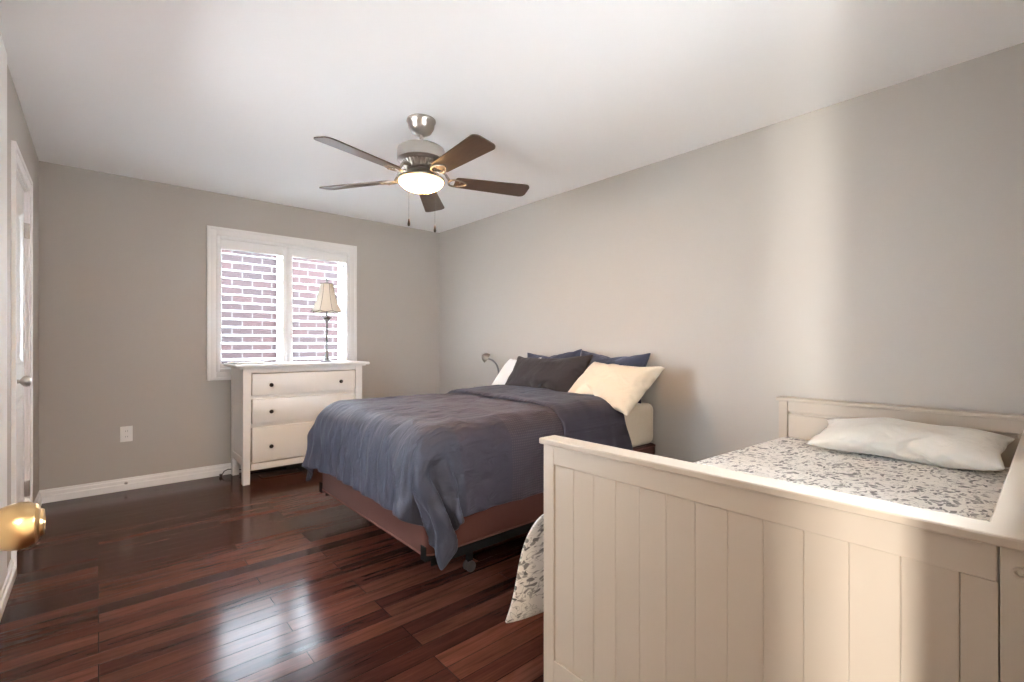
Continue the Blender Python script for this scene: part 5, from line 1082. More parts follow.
-1,0,-5,9,-4,1,-1,0,-1,1,0,0,0,1,0,1,-1,0,0,-1,1,0,0,0,0,0,0,0,0,0,1,-1,0,0,0,0,0,0,0,0,0,0,0,0,0,0,0,0,0,0,-6,8,1,1,0,0,0,-1,-3,0,0,-1,-2,4,-1,0,0,0,0,6,-6,0,0,0,0,-1,1,
0,3,-8,6,-2,0,-1,1,0,1,1,0,-1,0,1,-1,0,0,0,0,0,0,1,-1,0,0,0,0,0,0,-1,1,0,0,-2,1,1,0,0,0,0,0,0,0,0,0,0,0,0,0,-2,-2,-1,1,0,1,1,2,0,0,1,-1,0,0,0,0,0,7,-15,8,0,0,0,0,0,0,0,
-2,2,-1,0,0,0,0,1,0,0,0,0,0,0,0,0,1,0,-1,0,1,-1,1,0,0,0,-1,1,-1,1,-1,2,-2,3,-4,1,0,0,0,0,0,0,0,0,0,0,0,0,0,0,1,0,-2,0,-1,1,1,0,0,0,0,0,0,0,0,2,-8,6,-1,1,0,0,0,0,0,0,2,0,
-1,0,-2,1,0,-1,0,1,-2,0,1,0,1,0,-1,0,0,1,-1,2,-1,0,0,0,0,0,0,-2,2,3,3,-4,0,-3,0,0,0,0,0,0,0,0,0,0,0,0,0,-1,0,1,1,0,0,-1,0,0,0,0,0,0,0,0,0,-2,1,1,0,-1,0,0,5,-4,1,1,-4,3,
-1,1,1,-1,0,-1,0,-1,1,0,0,1,-1,0,0,0,0,0,1,-1,0,0,0,2,1,0,-6,3,4,-8,-3,3,3,1,0,0,0,0,0,0,0,0,0,0,0,0,0,1,-1,-1,1,0,0,0,0,-1,1,0,0,0,0,0,0,0,0,0,0,1,-1,-1,4,-3,1,-8,10,-8,
5,-1,2,0,-1,1,-1,-1,1,1,-1,0,0,0,0,0,1,-1,0,-1,0,0,1,-1,0,-2,8,-3,-7,3,2,2,1,-1,-2,0,0,0,0,0,0,0,0,0,0,0,0,0,1,-1,-1,1,-1,1,-1,1,-1,0,1,0,0,0,0,0,-1,1,0,0,0,1,-9,9,-3,7,
-7,4,-4,3,-1,-1,0,0,0,1,0,-1,1,-1,0,0,1,0,-1,0,0,0,0,0,1,2,-4,4,-8,2,3,2,-1,2,-5,1,2,0,0,-1,0,1,0,0,0,0,0,0,0,0,0,4,-6,1,2,-1,-2,2,4,-4,0,0,0,0,0,-1,5,-6,2,0,1,0,-2,0,1,
0,0,0,1,-1,0,0,0,-1,1,0,-1,0,0,-2,0,1,0,0,0,0,-1,0,0,1,-1,-1,4,-4,4,-1,0,1,3,-9,5,0,0,0,0,1,3,-2,-2,0,0,0,0,0,0,0,1,-3,10,-6,-3,0,6,0,-8,4,-2,1,0,0,0,1,-5,7,-3,0,-1,0,4,
-4,2,0,0,0,-1,-1,1,0,0,1,-1,-1,1,1,-1,-2,1,0,0,0,0,0,0,0,0,0,-1,-1,0,1,1,1,2,-2,-4,5,-1,-1,1,0,0,3,-4,5,-4,0,0,0,0,0,0,-1,0,4,-8,6,4,-4,-5,4,0,0,1,-1,0,0,0,0,1,-3,2,0,0,
0,-2,4,-2,0,1,-2,1,-2,-2,2,1,-1,1,0,0,1,1,1,-1,0,-1,0,1,0,0,0,0,-1,1,0,-2,1,1,0,-1,2,-1,0,-1,2,-1,0,0,-3,1,-3,5,0,0,0,0,0,0,0,0,-4,6,-4,0,4,2,-9,5,-1,1,0,0,0,0,0,0,1,-1,
-1,1,0,-2,2,0,0,1,0,-2,-1,-1,-1,1,1,0,1,0,0,1,0,0,-1,0,0,0,0,0,1,0,0,-1,0,1,0,1,0,-1,-1,0,1,1,-1,0,0,0,0,0,-1,1,0,0,0,2,4,-7,1,-1,1,-1,1,-2,1,-1,3,-1,1,-1,0,0,0,-1,1,0,0,
0,1,-2,0,2,-3,2,1,-3,3,0,-1,-3,0,-1,2,0,2,0,-1,0,-1,1,0,0,0,-1,1,0,-1,0,1,0,-1,1,0,0,0,-1,-1,11,-1,-3,-4,-1,0,0,0,0,0,0,0,0,0,1,-3,14,-6,-5,-2,0,1,0,-1,1,0,0,0,0,0,0,0,1,
-1,0,0,0,-1,3,-3,4,-2,-1,0,2,-1,2,2,-1,-3,0,-2,2,-1,1,0,-1,0,-1,0,1,0,0,-1,1,0,0,-1,0,1,0,0,0,0,0,2,-10,0,3,4,1,0,0,2,6,-3,-1,-3,-1,5,-2,-4,-8,5,3,2,-1,0,0,2,-3,1,0,0,0,
0,0,0,-1,1,0,0,-1,1,-1,4,-6,4,-1,0,-1,1,0,0,3,1,-1,0,-2,0,-1,0,1,-1,1,1,-1,0,0,0,-1,1,0,0,0,0,0,0,-1,1,1,-1,0,0,0,0,0,-1,1,6,-14,2,9,-2,-1,-5,-1,7,-3,1,1,0,0,0,6,3,-10,4,
-2,-1,0,0,-1,5,5,-1,-2,-1,-3,-3,2,-2,5,-5,5,-8,3,0,-1,1,2,2,0,1,-2,-2,1,0,-1,0,0,-1,0,1,0,0,0,0,0,0,1,0,0,-2,1,0,-1,0,0,1,-1,1,0,1,-2,1,-2,1,2,-3,2,0,0,-4,4,0,1,-1,0,0,
-6,0,13,-10,8,0,-4,-1,0,-8,-3,3,2,1,4,3,-4,3,-5,5,-5,12,-3,-5,0,0,2,1,1,-3,-2,2,-1,1,0,0,-1,0,1,-1,0,1,0,-1,1,0,0,0,-1,1,1,0,4,-4,0,-1,1,-1,0,0,0,-1,5,3,-11,3,1,0,0,0,0,
0,0,-3,3,0,0,-5,-1,6,-6,13,-7,0,1,2,-2,-3,1,1,0,0,1,-3,7,-6,1,-6,2,3,1,2,1,-1,-2,-2,2,0,2,-1,-1,0,0,1,-1,0,0,-1,0,0,0,0,0,0,1,0,1,3,-9,4,1,0,0,0,0,0,1,-6,14,-9,-5,6,-1,0,
0,0,0,0,-1,3,-1,-2,-1,1,2,-2,-1,1,0,1,-1,1,-1,2,-2,0,1,0,0,2,-8,6,-1,1,1,0,0,0,0,0,0,0,1,2,-3,-1,1,0,0,-1,1,0,0,-1,0,1,0,0,0,0,0,1,-2,-4,5,0,0,0,0,0,0,0,0,0,-11,5,6,0,0,
0,0,0,0,0,1,-1,-1,1,0,-1,1,1,-1,-5,5,0,0,0,2,-1,0,2,-2,-2,1,-2,5,-4,0,4,-3,0,0,0,-1,1,0,2,1,-3,0,1,0,-1,0,0,-1,1,0,-1,0,1,1,0,0,0,0,0,-1,1,0,0,0,0,0,0,0,0,0,-2,2,1,0,-1,
0,-1,-1,2,0,0,0,1,-1,1,1,-1,-1,0,2,-8,6,4,-3,0,-1,4,0,-5,4,3,-7,3,-5,5,4,-4,-3,1,0,-1,0,-1,1,2,-1,0,1,0,0,-1,0,0,0,-1,-1,1,1,0,1,0,1,0,-1,-1,1,0,0,0,0,0,0,0,0,0,0,0,0,0,
0,0,0,4,3,-4,-3,0,0,0,0,0,-1,0,0,0,1,0,0,-5,10,-4,3,-7,3,2,-1,-6,10,-5,1,2,-1,-7,6,-2,0,1,-1,0,1,0,1,0,-1,0,0,-2,1,0,0,0,0,1,0,0,0,0,-1,0,0,1,1,-1,0,-1,1,0,0,0,0,-1,0,1,
0,0,0,0,0,-5,-1,2,4,0,0,0,0,-1,1,1,-1,0,-1,1,0,0,-6,12,-10,5,-3,1,1,5,-8,6,-2,-5,-1,6,-3,2,-1,0,1,0,0,0,0,-1,1,0,-1,-1,0,0,0,1,2,0,0,-1,-1,0,0,0,0,0,-1,0,1,0,0,0,2,-2,0,
1,-1,0,0,0,0,0,0,1,-2,1,0,-1,0,4,2,1,0,-3,-3,0,0,-1,0,0,0,-7,17,-11,1,-1,-1,-3,6,-4,6,-2,-1,1,1,0,0,-1,0,1,0,-1,-1,1,0,-1,-1,-1,-1,0,1,2,0,1,0,0,-2,0,0,-1,1,-2,1,0,1,1,
-2,8,3,-10,0,0,1,-1,0,0,0,0,3,4,1,-4,-4,0,0,-5,-1,0,-1,4,3,-1,0,1,0,1,-1,-1,-9,11,-1,1,-3,3,0,3,-4,3,-1,-1,-1,1,0,0,0,0,-1,-1,-1,1,0,-1,1,1,-1,-2,0,0,2,0,0,0,0,0,0,1,-1,
-1,0,1,1,0,0,1,0,-3,1,0,0,0,0,0,0,0,-3,-3,-1,4,3,0,1,-2,1,1,0,-2,0,3,-1,-4,3,1,1,-1,-3,-2,4,-5,5,1,-1,-1,0,8,0,-6,0,-2,1,0,1,0,0,-1,1,-2,0,1,1,2,-2,1,-2,0,-1,1,1,0,0,0,0,
-1,-1,4,-1,-1,-1,0,0,-7,-7,17,-2,0,0,0,0,0,0,0,-1,-1,3,-2,1,0,-2,4,-1,1,0,1,-1,-3,0,3,-4,1,1,1,5,-5,-4,4,-4,2,2,-4,4,-8,2,4,0,1,0,1,0,-1,-1,1,0,1,0,0,0,1,0,-1,1,0,-1,0,
-1,1,0,0,0,0,1,-1,0,4,-5,0,5,-6,2,-1,1,0,0,0,0,0,0,-1,1,1,-4,1,2,1,-3,3,-3,-2,2,1,1,0,0,1,1,-2,0,0,-2,5,-3,1,-3,-3,2,3,-1,-2,-1,4,0,1,0,-1,0,0,0,0,1,0,0,1,-1,0,2,0,1,0,
-1,-1,0,-1,0,-1,0,0,2,-1,1,-1,10,-3,-10,4,2,-3,0,0,0,0,0,0,-1,1,0,0,2,0,-2,0,4,-5,1,-1,-1,-1,2,2,0,-1,0,1,-1,0,-1,0,6,-6,4,2,-4,0,-1,0,0,0,2,0,-1,0,0,0,0,1,-1,0,0,1,0,0,
1,2,0,-2,0,0,-1,-1,0,2,-1,1,-1,1,1,-3,-4,-1,6,4,-6,1,1,0,0,0,0,0,0,1,0,-1,0,0,0,-1,1,1,1,2,1,0,-2,-5,2,0,3,-4,1,0,1,-1,-2,5,-2,-2,1,0,0,0,0,1,0,2,-1,0,-2,2,1,-1,0,-1,0,
-1,1,1,0,0,0,-1,0,0,0,0,1,-1,0,0,0,0,-2,1,-3,4,6,-11,5,1,-1,0,0,0,0,0,1,3,-6,1,2,-2,-2,5,-3,0,1,-2,-2,-1,0,6,-2,3,-2,7,-3,-4,0,0,0,0,1,0,-1,0,0,0,0,3,-2,-1,1,0,1,-1,0,0,
-2,0,0,-1,0,0,0,0,0,0,0,0,0,0,0,0,0,-1,1,0,0,-1,1,0,-6,7,-1,0,0,0,0,0,0,0,1,-6,8,-1,-4,2,1,-2,5,-1,-4,2,1,1,0,-3,1,-2,-1,-6,4,4,0,0,0,0,0,0,0,0,0,0,1,-4,2,-1,1,1,0,0,-1,
-2,0,1,0,-1,-1,0,0,1,-1,0,0,0,0,0,-1,0,1,1,-1,-1,1,0,0,0,0,0,0,0,0,0,0,0,0,0,-1,2,-1,-1,2,-2,8,-6,-7,3,8,-6,1,0,0,1,0,-1,-1,3,-2,0,-1,1,0,0,0,0,0,0,0,0,-1,1,0,-1,0,0,1,
-2,-3,1,2,0,-2,1,1,0,1,-1,0,0,1,-2,0,0,0,1,0,-1,0,1,-1,1,1,2,6,-9,-1,2,-1,0,0,0,0,-1,0,2,-3,2,1,5,-13,9,5,-2,-5,5,-4,0,1,2,0,-4,1,-1,0,0,1,-1,0,0,0,1,0,-1,0,0,0,0,0,0,0,
0,-1,-1,0,0,1,-2,1,2,0,-1,0,0,0,1,0,1,-1,0,0,0,-1,1,1,-1,0,-1,3,-4,-5,10,-3,0,0,0,0,0,0,1,0,-3,2,-1,3,-6,10,-9,2,-1,-1,0,4,-1,4,-8,-1,5,0,0,0,0,0,0,0,3,-4,-1,3,1,-3,1,0,
0,0,1,-1,1,0,0,-1,0,1,0,0,-1,0,-2,0,2,0,0,-1,0,2,0,0,-1,0,1,-1,-1,1,3,-5,1,-1,-2,5,-3,1,1,-1,1,0,0,0,1,0,0,-5,6,-9,8,-3,-1,0,1,3,-2,-5,9,-1,-1,-1,0,0,0,0,-1,0,-1,6,-4,-1,
0,2,-1,0,0,0,1,0,-1,0,2,2,-1,-3,2,1,-1,0,-1,1,0,1,-1,0,0,-1,1,0,1,0,-1,-1,3,-1,-2,0,1,0,0,0,0,2,-3,2,-2,3,-2,0,4,3,3,1,-2,4,-3,1,0,-1,-2,-9,1,0,-4,8,-4,0,0,0,0,0,2,2,-3,
-3,4,-2,-1,1,1,-1,-1,0,-1,2,0,1,0,3,-1,-2,-1,0,1,0,2,-1,-1,0,0,0,1,0,-2,1,0,0,0,1,-1,-1,0,1,-1,1,1,-1,7,-6,-1,-1,6,-10,5,1,-5,-3,-3,0,-1,0,0,-1,2,3,0,5,2,0,6,-10,2,2,0,2,
2,-4,-2,-2,2,1,0,1,1,-3,3,0,0,-2,1,-2,2,0,1,0,0,0,0,0,-1,0,2,-1,0,-1,0,1,-1,0,1,0,-1,0,0,0,-1,1,0,0,0,0,0,0,-4,2,3,0,-1,14,-5,-6,-1,-2,1,0,0,-1,-1,0,-1,0,1,1,1,3,-6,0,3,
-1,3,-2,-5,4,3,1,-2,-2,0,-1,2,5,-8,1,1,1,-3,3,-2,-1,0,0,0,0,1,-1,0,-1,0,0,0,0,0,-1,1,0,0,0,0,0,0,-1,2,-1,-1,1,1,-3,2,0,-2,2,0,1,-3,-10,5,6,-2,3,0,0,0,2,3,3,1,-4,-3,-2,-1,
-3,1,3,0,2,-5,0,3,0,1,-4,1,2,-1,1,-2,-3,7,-3,0,1,1,-3,1,0,0,-1,0,0,0,1,0,-1,0,0,-1,1,0,0,-1,0,0,0,1,0,-1,1,-2,2,0,0,0,6,-5,-1,0,0,0,-1,-1,6,-3,-4,4,-1,0,0,0,-1,-3,-4,-1,
4,4,1,0,0,-1,1,0,-2,2,0,-1,2,-5,4,0,0,1,-1,0,1,-2,2,0,-1,-1,1,-1,1,-1,2,0,-1,-1,2,0,0,-1,1,0,0,0,0,0,0,0,-1,0,0,1,0,1,-1,0,0,0,-4,3,1,0,0,0,0,0,-3,0,3,0,0,0,0,0,0,0,1,1,
-1,-1,0,0,0,0,0,0,0,-1,1,1,-3,1,0,1,0,0,0,0,0,-2,1,1,-1,1,-1,0,0,1,0,2,0,0,-2,1,1,1,-1,0,0,-1,1,0,0,0,0,-1,1,-1,1,0,-1,2,-1,0,0,-1,2,-1,0,0,0,0,0,0,0,0,0,0,0,0,0,0,0,0,0,
0,0,0,0,-1,3,-2,0,1,-1,0,0,2,-1,-1,0,0,0,0,0,1,0,-2,2,-1,0,0,-1,-1,-1,1,2,0,0,0,3,0,0,0,-1,1,0,0,0,0,0,0,-1,1,-1,0,2,-1,0,1,-1,2,0,-2,0,0,0,0,0,0,0,0,-1,0,0,1,0,0,0,0,0,
0,0,-1,1,1,-3,3,0,-1,0,0,1,-1,0,0,0,0,0,0,0,0,0,0,-1,1,2,0,-2,-2,-1,0,2,1,0,0,-2,-1,0,0,0,1,-1,0,0,1,0,0,0,-1,1,0,0,0,0,0,0,2,-6,4,0,0,0,0,0,0,0,0,4,-5,0,0,1,0,0,0,0,0,3,
-2,-2,2,-2,-2,2,1,0,0,0,0,0,0,0,0,0,0,0,0,0,1,0,-1,-1,0,1,0,-2,0,0,0,0,0,0)
PILLOW_STEPS = (
-633,4,4,4,5,5,5,5,6,13,-3,0,6,9,-18,-3,-2,-3,2,5,-14,-5,-3,-3,-1,3,5,-13,-9,-7,-6,-6,-6,-6,56,-7,2,0,-2,6,-6,9,-9,13,-10,12,-9,14,-11,14,-10,16,-10,15,-5,14,-23,35,-38,
30,-28,14,-12,4,12,-15,11,-12,0,7,-12,1,-3,-5,3,-7,9,-11,17,-18,7,-5,-2,8,-13,11,-15,4,-7,0,-2,-4,4,-7,7,-9,1,-3,-1,5,55,-5,-2,-5,2,-2,-2,4,-5,6,-7,9,-10,13,-13,17,-17,
23,-22,32,-30,43,-42,38,-33,22,-11,3,-9,4,-1,2,6,-15,3,-7,6,-9,15,-16,8,-5,6,-3,7,-16,6,-10,4,-7,3,-5,1,-4,2,-4,2,-3,1,-2,0,1,-1,5,0,4,54,-5,0,-6,1,-7,2,-4,0,0,-2,2,-4,6,
-7,9,-10,22,-23,35,-35,30,-29,24,-22,17,-7,7,-6,-3,-5,2,-2,-2,1,-3,8,-9,17,-14,4,2,-4,1,2,-10,2,-6,1,-3,1,-3,1,-2,0,-1,1,0,-1,2,-1,5,-1,5,-1,4,52,-4,1,-6,1,-7,2,-8,3,-5,
2,-3,0,-1,-1,1,-3,9,-11,25,-26,21,-23,16,-18,14,-13,10,-10,6,-6,5,-3,1,1,-1,9,-9,14,-7,-3,-1,-3,0,-3,-1,-1,0,-2,0,0,0,0,0,0,1,-1,2,0,4,-1,5,-1,5,-3,5,50,-7,7,-7,2,-8,3,
-9,3,-8,4,-6,2,-4,2,-4,1,-3,1,11,-13,8,-9,5,-7,5,-6,4,-4,3,-4,3,-2,1,-1,1,3,0,6,-8,0,3,-5,0,-2,1,-2,1,-1,1,0,0,0,1,0,2,-1,4,-1,4,0,5,-1,4,-2,4,45,-1,5,-8,4,-7,2,-8,3,-9,
4,-8,3,-6,3,-5,3,-2,-1,-4,2,-2,1,-2,0,-1,0,0,-2,1,-1,1,-2,3,-4,3,-3,3,-3,5,-5,2,2,-3,0,0,0,1,0,1,-1,1,0,1,0,3,-1,4,0,4,0,4,-1,4,-1,2,47,-2,4,-6,3,-8,4,-9,3,-8,3,-8,3,-7,
3,-5,2,-4,2,-2,0,-4,2,-3,2,-3,1,-2,1,-1,0,0,0,0,-1,1,-1,0,-1,1,-1,1,-1,2,-1,1,0,1,0,1,0,1,0,1,0,3,0,4,0,4,-1,5,-1,3,0,-1,49,-1,-1,-2,2,-6,3,-8,3,-9,4,-9,4,-8,3,-7,3,-5,3,
-5,3,-2,0,-3,2,-3,1,-2,1,-1,0,0,0,0,-1,0,0,0,0,0,0,1,0,0,0,1,0,0,1,0,0,1,1,2,0,3,0,4,-1,5,-1,4,0,2,0,0,48,-1,-1,-3,1,-4,3,-8,4,-9,3,-9,4,-9,4,-7,3,-6,3,-5,3,-4,2,-2,1,-3,
2,-3,2,-2,1,-2,1,-1,1,0,0,0,0,0,0,0,1,0,0,0,1,0,0,1,1,1,0,2,1,3,0,4,-1,4,-1,3,1,1,1,1,47,-3,2,-5,3,-6,4,-8,4,-9,4,-9,4,-9,4,-9,4,-7,3,-5,2,-3,2,-3,2,-3,2,-2,1,-2,2,-2,1,
-1,1,-1,1,-1,1,0,0,0,1,-1,1,0,1,-1,2,0,1,1,1,2,1,2,1,3,0,4,-1,3,0,1,-1,3,45,-7,9,-13,11,-13,10,-12,8,-9,4,-9,4,-9,4,-9,4,-8,3,-5,2,-3,2,-3,2,-2,1,-2,2,-2,1,-1,1,-1,1,-1,
1,-1,1,-1,2,-1,1,-1,1,0,1,0,1,1,0,2,1,2,1,2,1,2,0,4,-3,5,-3,5,-2,3,40,-2,8,-11,9,-12,10,-13,9,-12,8,-9,4,-9,4,-10,4,-8,3,-5,2,-3,1,-2,1,-1,0,-1,1,-1,1,-1,1,-1,1,-1,1,-1,
1,0,1,-1,1,-1,2,-2,2,0,1,1,1,2,1,2,1,2,1,2,0,3,-2,5,-3,5,-3,4,39,-1,6,-9,7,-10,8,-11,8,-11,7,-9,4,-9,4,-9,4,-9,4,-6,1,-3,1,-1,0,-1,1,-1,1,0,0,0,0,-1,1,0,1,-1,1,-1,1,-1,2,
-2,2,-1,1,1,1,1,1,2,1,2,1,2,0,3,0,3,-2,4,-3,2,0,4,39,0,-3,0,-2,-1,-2,-2,5,-7,5,-9,5,-13,9,-12,6,-13,8,-8,3,-3,0,0,0,0,0,0,0,0,0,0,0,0,1,-1,1,-1,1,-1,2,-2,2,-2,2,0,1,-1,3,
-1,3,2,1,2,1,2,0,3,-2,3,-2,3,0,1,1,-1,44,-1,-3,0,-2,-1,-1,-2,-1,-5,7,-17,13,-16,12,-14,9,-12,7,-7,0,0,-1,1,-1,1,-1,1,0,0,0,0,0,0,0,0,1,-1,1,-1,1,-1,2,-2,2,-1,1,-1,4,-1,2,
1,3,1,1,3,-2,4,-2,4,-2,3,0,1,1,-1,41,-6,5,-19,17,-27,25,-9,5,-14,15,-17,13,-15,11,-15,9,-9,1,-1,-2,2,-1,1,-1,1,-1,1,-1,1,0,0,0,0,0,0,1,-1,1,-1,1,-1,1,-1,2,-2,2,-1,3,-2,4,
1,2,2,-1,4,-1,3,-3,5,-2,4,0,1,0,0,37,-12,14,-22,20,-28,26,-15,12,-14,8,-11,10,-15,11,-12,5,-4,-1,1,-2,2,-1,1,-1,1,-1,1,-1,1,0,0,0,0,0,0,0,0,1,-1,1,-1,1,-1,2,-2,2,-2,3,-4,
7,-1,3,1,1,3,-3,4,-2,1,3,2,1,2,-1,1,32,-9,12,-23,24,-30,28,-25,22,-18,12,-17,14,-15,11,-9,0,1,-2,2,-2,2,-1,1,-1,1,-1,1,-1,1,0,0,0,0,0,0,0,0,1,-1,1,-1,1,-1,1,-1,2,-2,3,-5,
8,-8,8,0,1,3,-1,-1,4,-3,7,-6,8,-1,2,2,27,-13,10,-16,23,-26,25,-26,20,-19,20,-19,16,-15,2,-1,-2,3,-2,3,-2,2,-1,1,-1,1,-1,1,-1,1,0,0,0,0,0,0,1,-1,1,-1,1,-1,1,-1,1,-1,2,-2,
3,-5,6,-7,8,-6,7,2,0,0,4,-3,5,-4,4,-1,4,2,18,-6,12,-15,19,-22,23,-23,18,-17,19,-18,3,-2,-4,4,-1,3,-2,2,-1,2,-1,1,-1,1,-1,1,0,0,0,0,0,0,0,0,1,-1,1,-1,1,-1,1,-1,1,-1,2,-2,
3,-4,5,-7,8,-9,10,-5,7,-1,3,-1,-2,3,2,-2,5,3,18,-5,12,-15,7,-10,15,-15,17,-16,2,-2,-4,5,-5,6,-2,3,-1,2,-1,2,-1,1,-1,1,0,0,0,0,0,0,0,0,1,-1,1,-1,1,-1,1,-1,1,-1,1,-1,2,-2,
2,-3,5,-7,8,-11,12,-12,14,-6,3,2,-4,7,-7,7,-6,1,31,-5,-6,2,-4,2,3,-3,-6,6,-7,7,-6,7,-4,6,-4,5,-3,4,0,1,-1,1,-1,1,0,0,0,0,0,0,1,-1,1,-1,1,-1,1,-1,1,-1,2,-2,2,-2,2,-3,2,-3,
5,-6,8,-11,12,-16,17,-12,9,-1,1,4,-9,11,-7,-4,16,2,-4,6,-7,13,-12,12,-11,11,-9,9,-6,8,-5,6,-4,5,-3,4,-3,4,-1,1,-1,1,0,1,-1,1,0,0,0,0,0,0,0,-1,1,-1,2,-2,2,-2,2,-2,2,-3,2,
-3,3,-5,9,-13,14,-16,16,-14,12,-4,0,5,-10,8,-8,4,15,3,-5,7,-7,9,-9,12,-11,12,-9,10,-7,8,-6,7,-4,5,-3,4,-3,4,-2,2,-1,2,-1,1,-1,1,0,0,0,0,0,0,0,0,0,-1,2,-2,2,-2,2,-2,2,-5,
4,-4,4,-6,8,-12,15,-17,13,-13,8,-6,3,2,-3,9,-9,5,16,2,-4,7,-8,10,-10,12,-10,12,-9,10,-8,9,-7,8,-5,6,-5,6,-2,3,-2,2,-1,2,-1,1,0,0,0,0,0,0,0,0,1,-1,1,-1,1,-2,2,-2,2,-3,3,
-4,4,-5,4,-8,7,-10,9,-10,9,-10,8,-8,5,-3,2,4,-4,6,16,2,-4,7,-8,10,-10,12,-10,12,-11,12,-9,10,-8,9,-5,6,-5,6,-3,4,-2,2,-1,2,-1,1,-1,1,0,0,0,0,0,0,1,-1,1,-1,1,-1,1,-2,2,-4,
4,-4,4,-8,7,-9,6,-8,5,-6,5,-6,6,-7,6,-7,6,-7,6,-7,29,3,-4,6,-8,10,-9,11,-10,12,-9,11,-10,11,-8,9,-7,8,-5,6,-3,4,-2,3,-2,2,-1,1,-1,1,0,0,0,0,0,0,1,-1,1,-1,1,-1,1,-3,3,-4,
3,-5,6,-8,7,-9,6,-8,5,-7,6,-6,4,-5,4,-5,5,-7,4,-5,28,5,-4,3,-6,1,0,4,-2,9,-7,11,-9,11,-8,9,-7,8,-5,6,-3,4,-2,3,-2,2,-2,2,-1,1,-1,1,0,0,0,0,1,-1,1,-1,1,-2,2,-3,3,-4,4,-6,
5,-7,6,-8,6,-8,5,-7,3,-3,1,-2,4,-5,5,-7,1,-2,28,-1,-3,5,-4,1,1,3,-1,4,-2,9,-7,11,-8,9,-7,8,-5,6,-4,5,-3,3,-2,3,-2,2,-1,1,-1,1,0,0,0,0,1,-1,1,-1,1,-2,2,-3,3,-4,3,-5,5,-7,
5,-7,5,-7,4,-6,3,-4,1,-3,1,-2,1,-2,0,-1,28,-1,-2,3,-2,0,2,1,1,4,-2,6,-4,9,-6,9,-7,8,-5,6,-4,5,-3,3,-2,2,-1,1,-1,1,0,1,-1,1,0,0,0,0,1,-2,2,-2,2,-3,3,-4,3,-5,3,-5,4,-6,4,
-6,4,-5,2,-4,1,-4,2,-4,3,-2,0,-1,20,6,-1,-1,2,-1,1,2,1,2,0,5,-2,7,-4,9,-7,8,-5,6,-4,5,-4,4,-3,3,-2,2,-1,1,-1,1,0,0,0,0,1,-1,1,-1,1,-2,2,-2,2,-4,4,-5,3,-5,3,-5,3,-5,3,-5,
3,-5,2,-4,1,-3,3,-4,2,-1,19,2,2,-1,4,-2,2,1,2,1,1,3,0,5,-2,8,-6,8,-5,6,-5,5,-3,4,-3,3,-2,2,-2,2,-1,1,-1,1,0,0,0,0,0,-1,2,-2,2,-3,3,-4,3,-4,3,-5,3,-5,2,-4,3,-6,4,-6,3,-5,
2,-3,2,-3,2,-1,19,1,2,0,3,-1,2,1,2,1,1,3,0,3,0,5,-3,8,-6,6,-4,4,-3,4,-3,3,-2,2,-2,2,-1,1,0,0,0,0,1,-1,1,-1,1,-2,2,-2,2,-3,2,-3,2,-4,3,-5,2,-5,3,-5,3,-6,4,-5,1,-3,1,-1,1,
0,18,2,-1,2,-2,5,2,0,1,2,1,3,0,4,0,4,-2,6,-4,4,-3,4,-3,4,-3,3,-2,2,-1,2,-1,1,0,0,0,0,0,-1,1,-1,1,-1,1,-2,2,-3,3,-4,3,-4,2,-4,2,-5,3,-5,2,-5,3,-5,2,-3,1,-1,-1,-1,21,2,-3,
4,-3,5,1,1,2,2,0,4,0,4,0,4,-2,3,-2,4,-2,3,-2,2,-2,3,-2,2,-1,2,-1,1,0,0,0,0,0,0,0,-1,2,-2,1,-1,2,-3,2,-3,2,-4,3,-5,3,-5,3,-5,2,-5,3,-5,2,-3,1,-2,0,-1,21,2,-3,5,-5,7,-1,2,
0,4,0,4,0,4,-1,4,-2,4,-2,3,-2,3,-2,2,-2,3,-2,2,-1,1,0,0,0,1,0,0,0,0,1,-1,1,-2,2,-2,1,-2,2,-2,2,-4,3,-5,3,-5,3,-5,2,-5,2,-4,2,-3,1,-2,0,-2,21,1,-1,3,-4,5,-1,5,-1,5,-1,5,
-1,4,-2,5,-2,3,-2,3,-2,2,-1,3,-2,2,-1,2,-1,1,0,0,0,1,0,0,0,-1,2,-2,2,-1,1,-2,2,-2,1,-2,2,-3,2,-5,3,-4,2,-4,2,-5,2,-5,3,-6,4,-6,4,-2,21,1,-1,2,-3,4,0,4,0,4,0,4,-1,4,-1,3,
-2,3,-1,2,-1,2,-1,2,-2,2,-1,2,-2,2,-2,3,0,1,0,0,0,-1,2,-3,3,-3,4,-3,3,-3,2,-3,2,-3,2,-4,3,-5,3,-5,3,-5,2,-5,2,-5,4,-7,5,-2,21,1,-5,6,-3,4,0,4,0,4,0,3,0,2,-1,2,-1,2,0,2,
-1,1,-1,2,-1,0,0,2,-2,3,-2,3,-1,0,-1,0,0,-2,-2,6,-2,0,3,-1,3,-3,3,-4,4,-5,4,-5,3,-5,3,-5,3,-4,2,-5,1,-5,4,-7,6,-2,14,8,-8,5,0,4,0,5,0,3,0,2,-1,2,-1,2,-2,3,0,1,0,1,-1,-1,
2,0,0,1,-1,1,-1,-1,0,-6,-1,5,-1,3,-2,5,-6,8,-2,2,0,0,1,-2,4,-5,5,-6,5,-9,8,-5,3,-6,4,-5,1,-5,2,-5,4,-5,14,4,0,4,2,4,0,4,0,2,-1,2,-2,2,-3,5,-2,2,0,0,0,0,0,0,0,-1,1,-6,6,
-2,1,-1,-1,-3,-3,-2,-1,4,4,3,-1,3,-1,4,-4,5,-9,9,-1,0,2,-3,5,-7,8,-13,12,-5,3,-5,2,-5,1,-4,0,-3,14,4,2,3,2,4,1,0,-1,2,-2,2,-3,4,-1,-1,-1,-2,-1,4,-10,10,-6,6,-3,2,-1,-4,5,
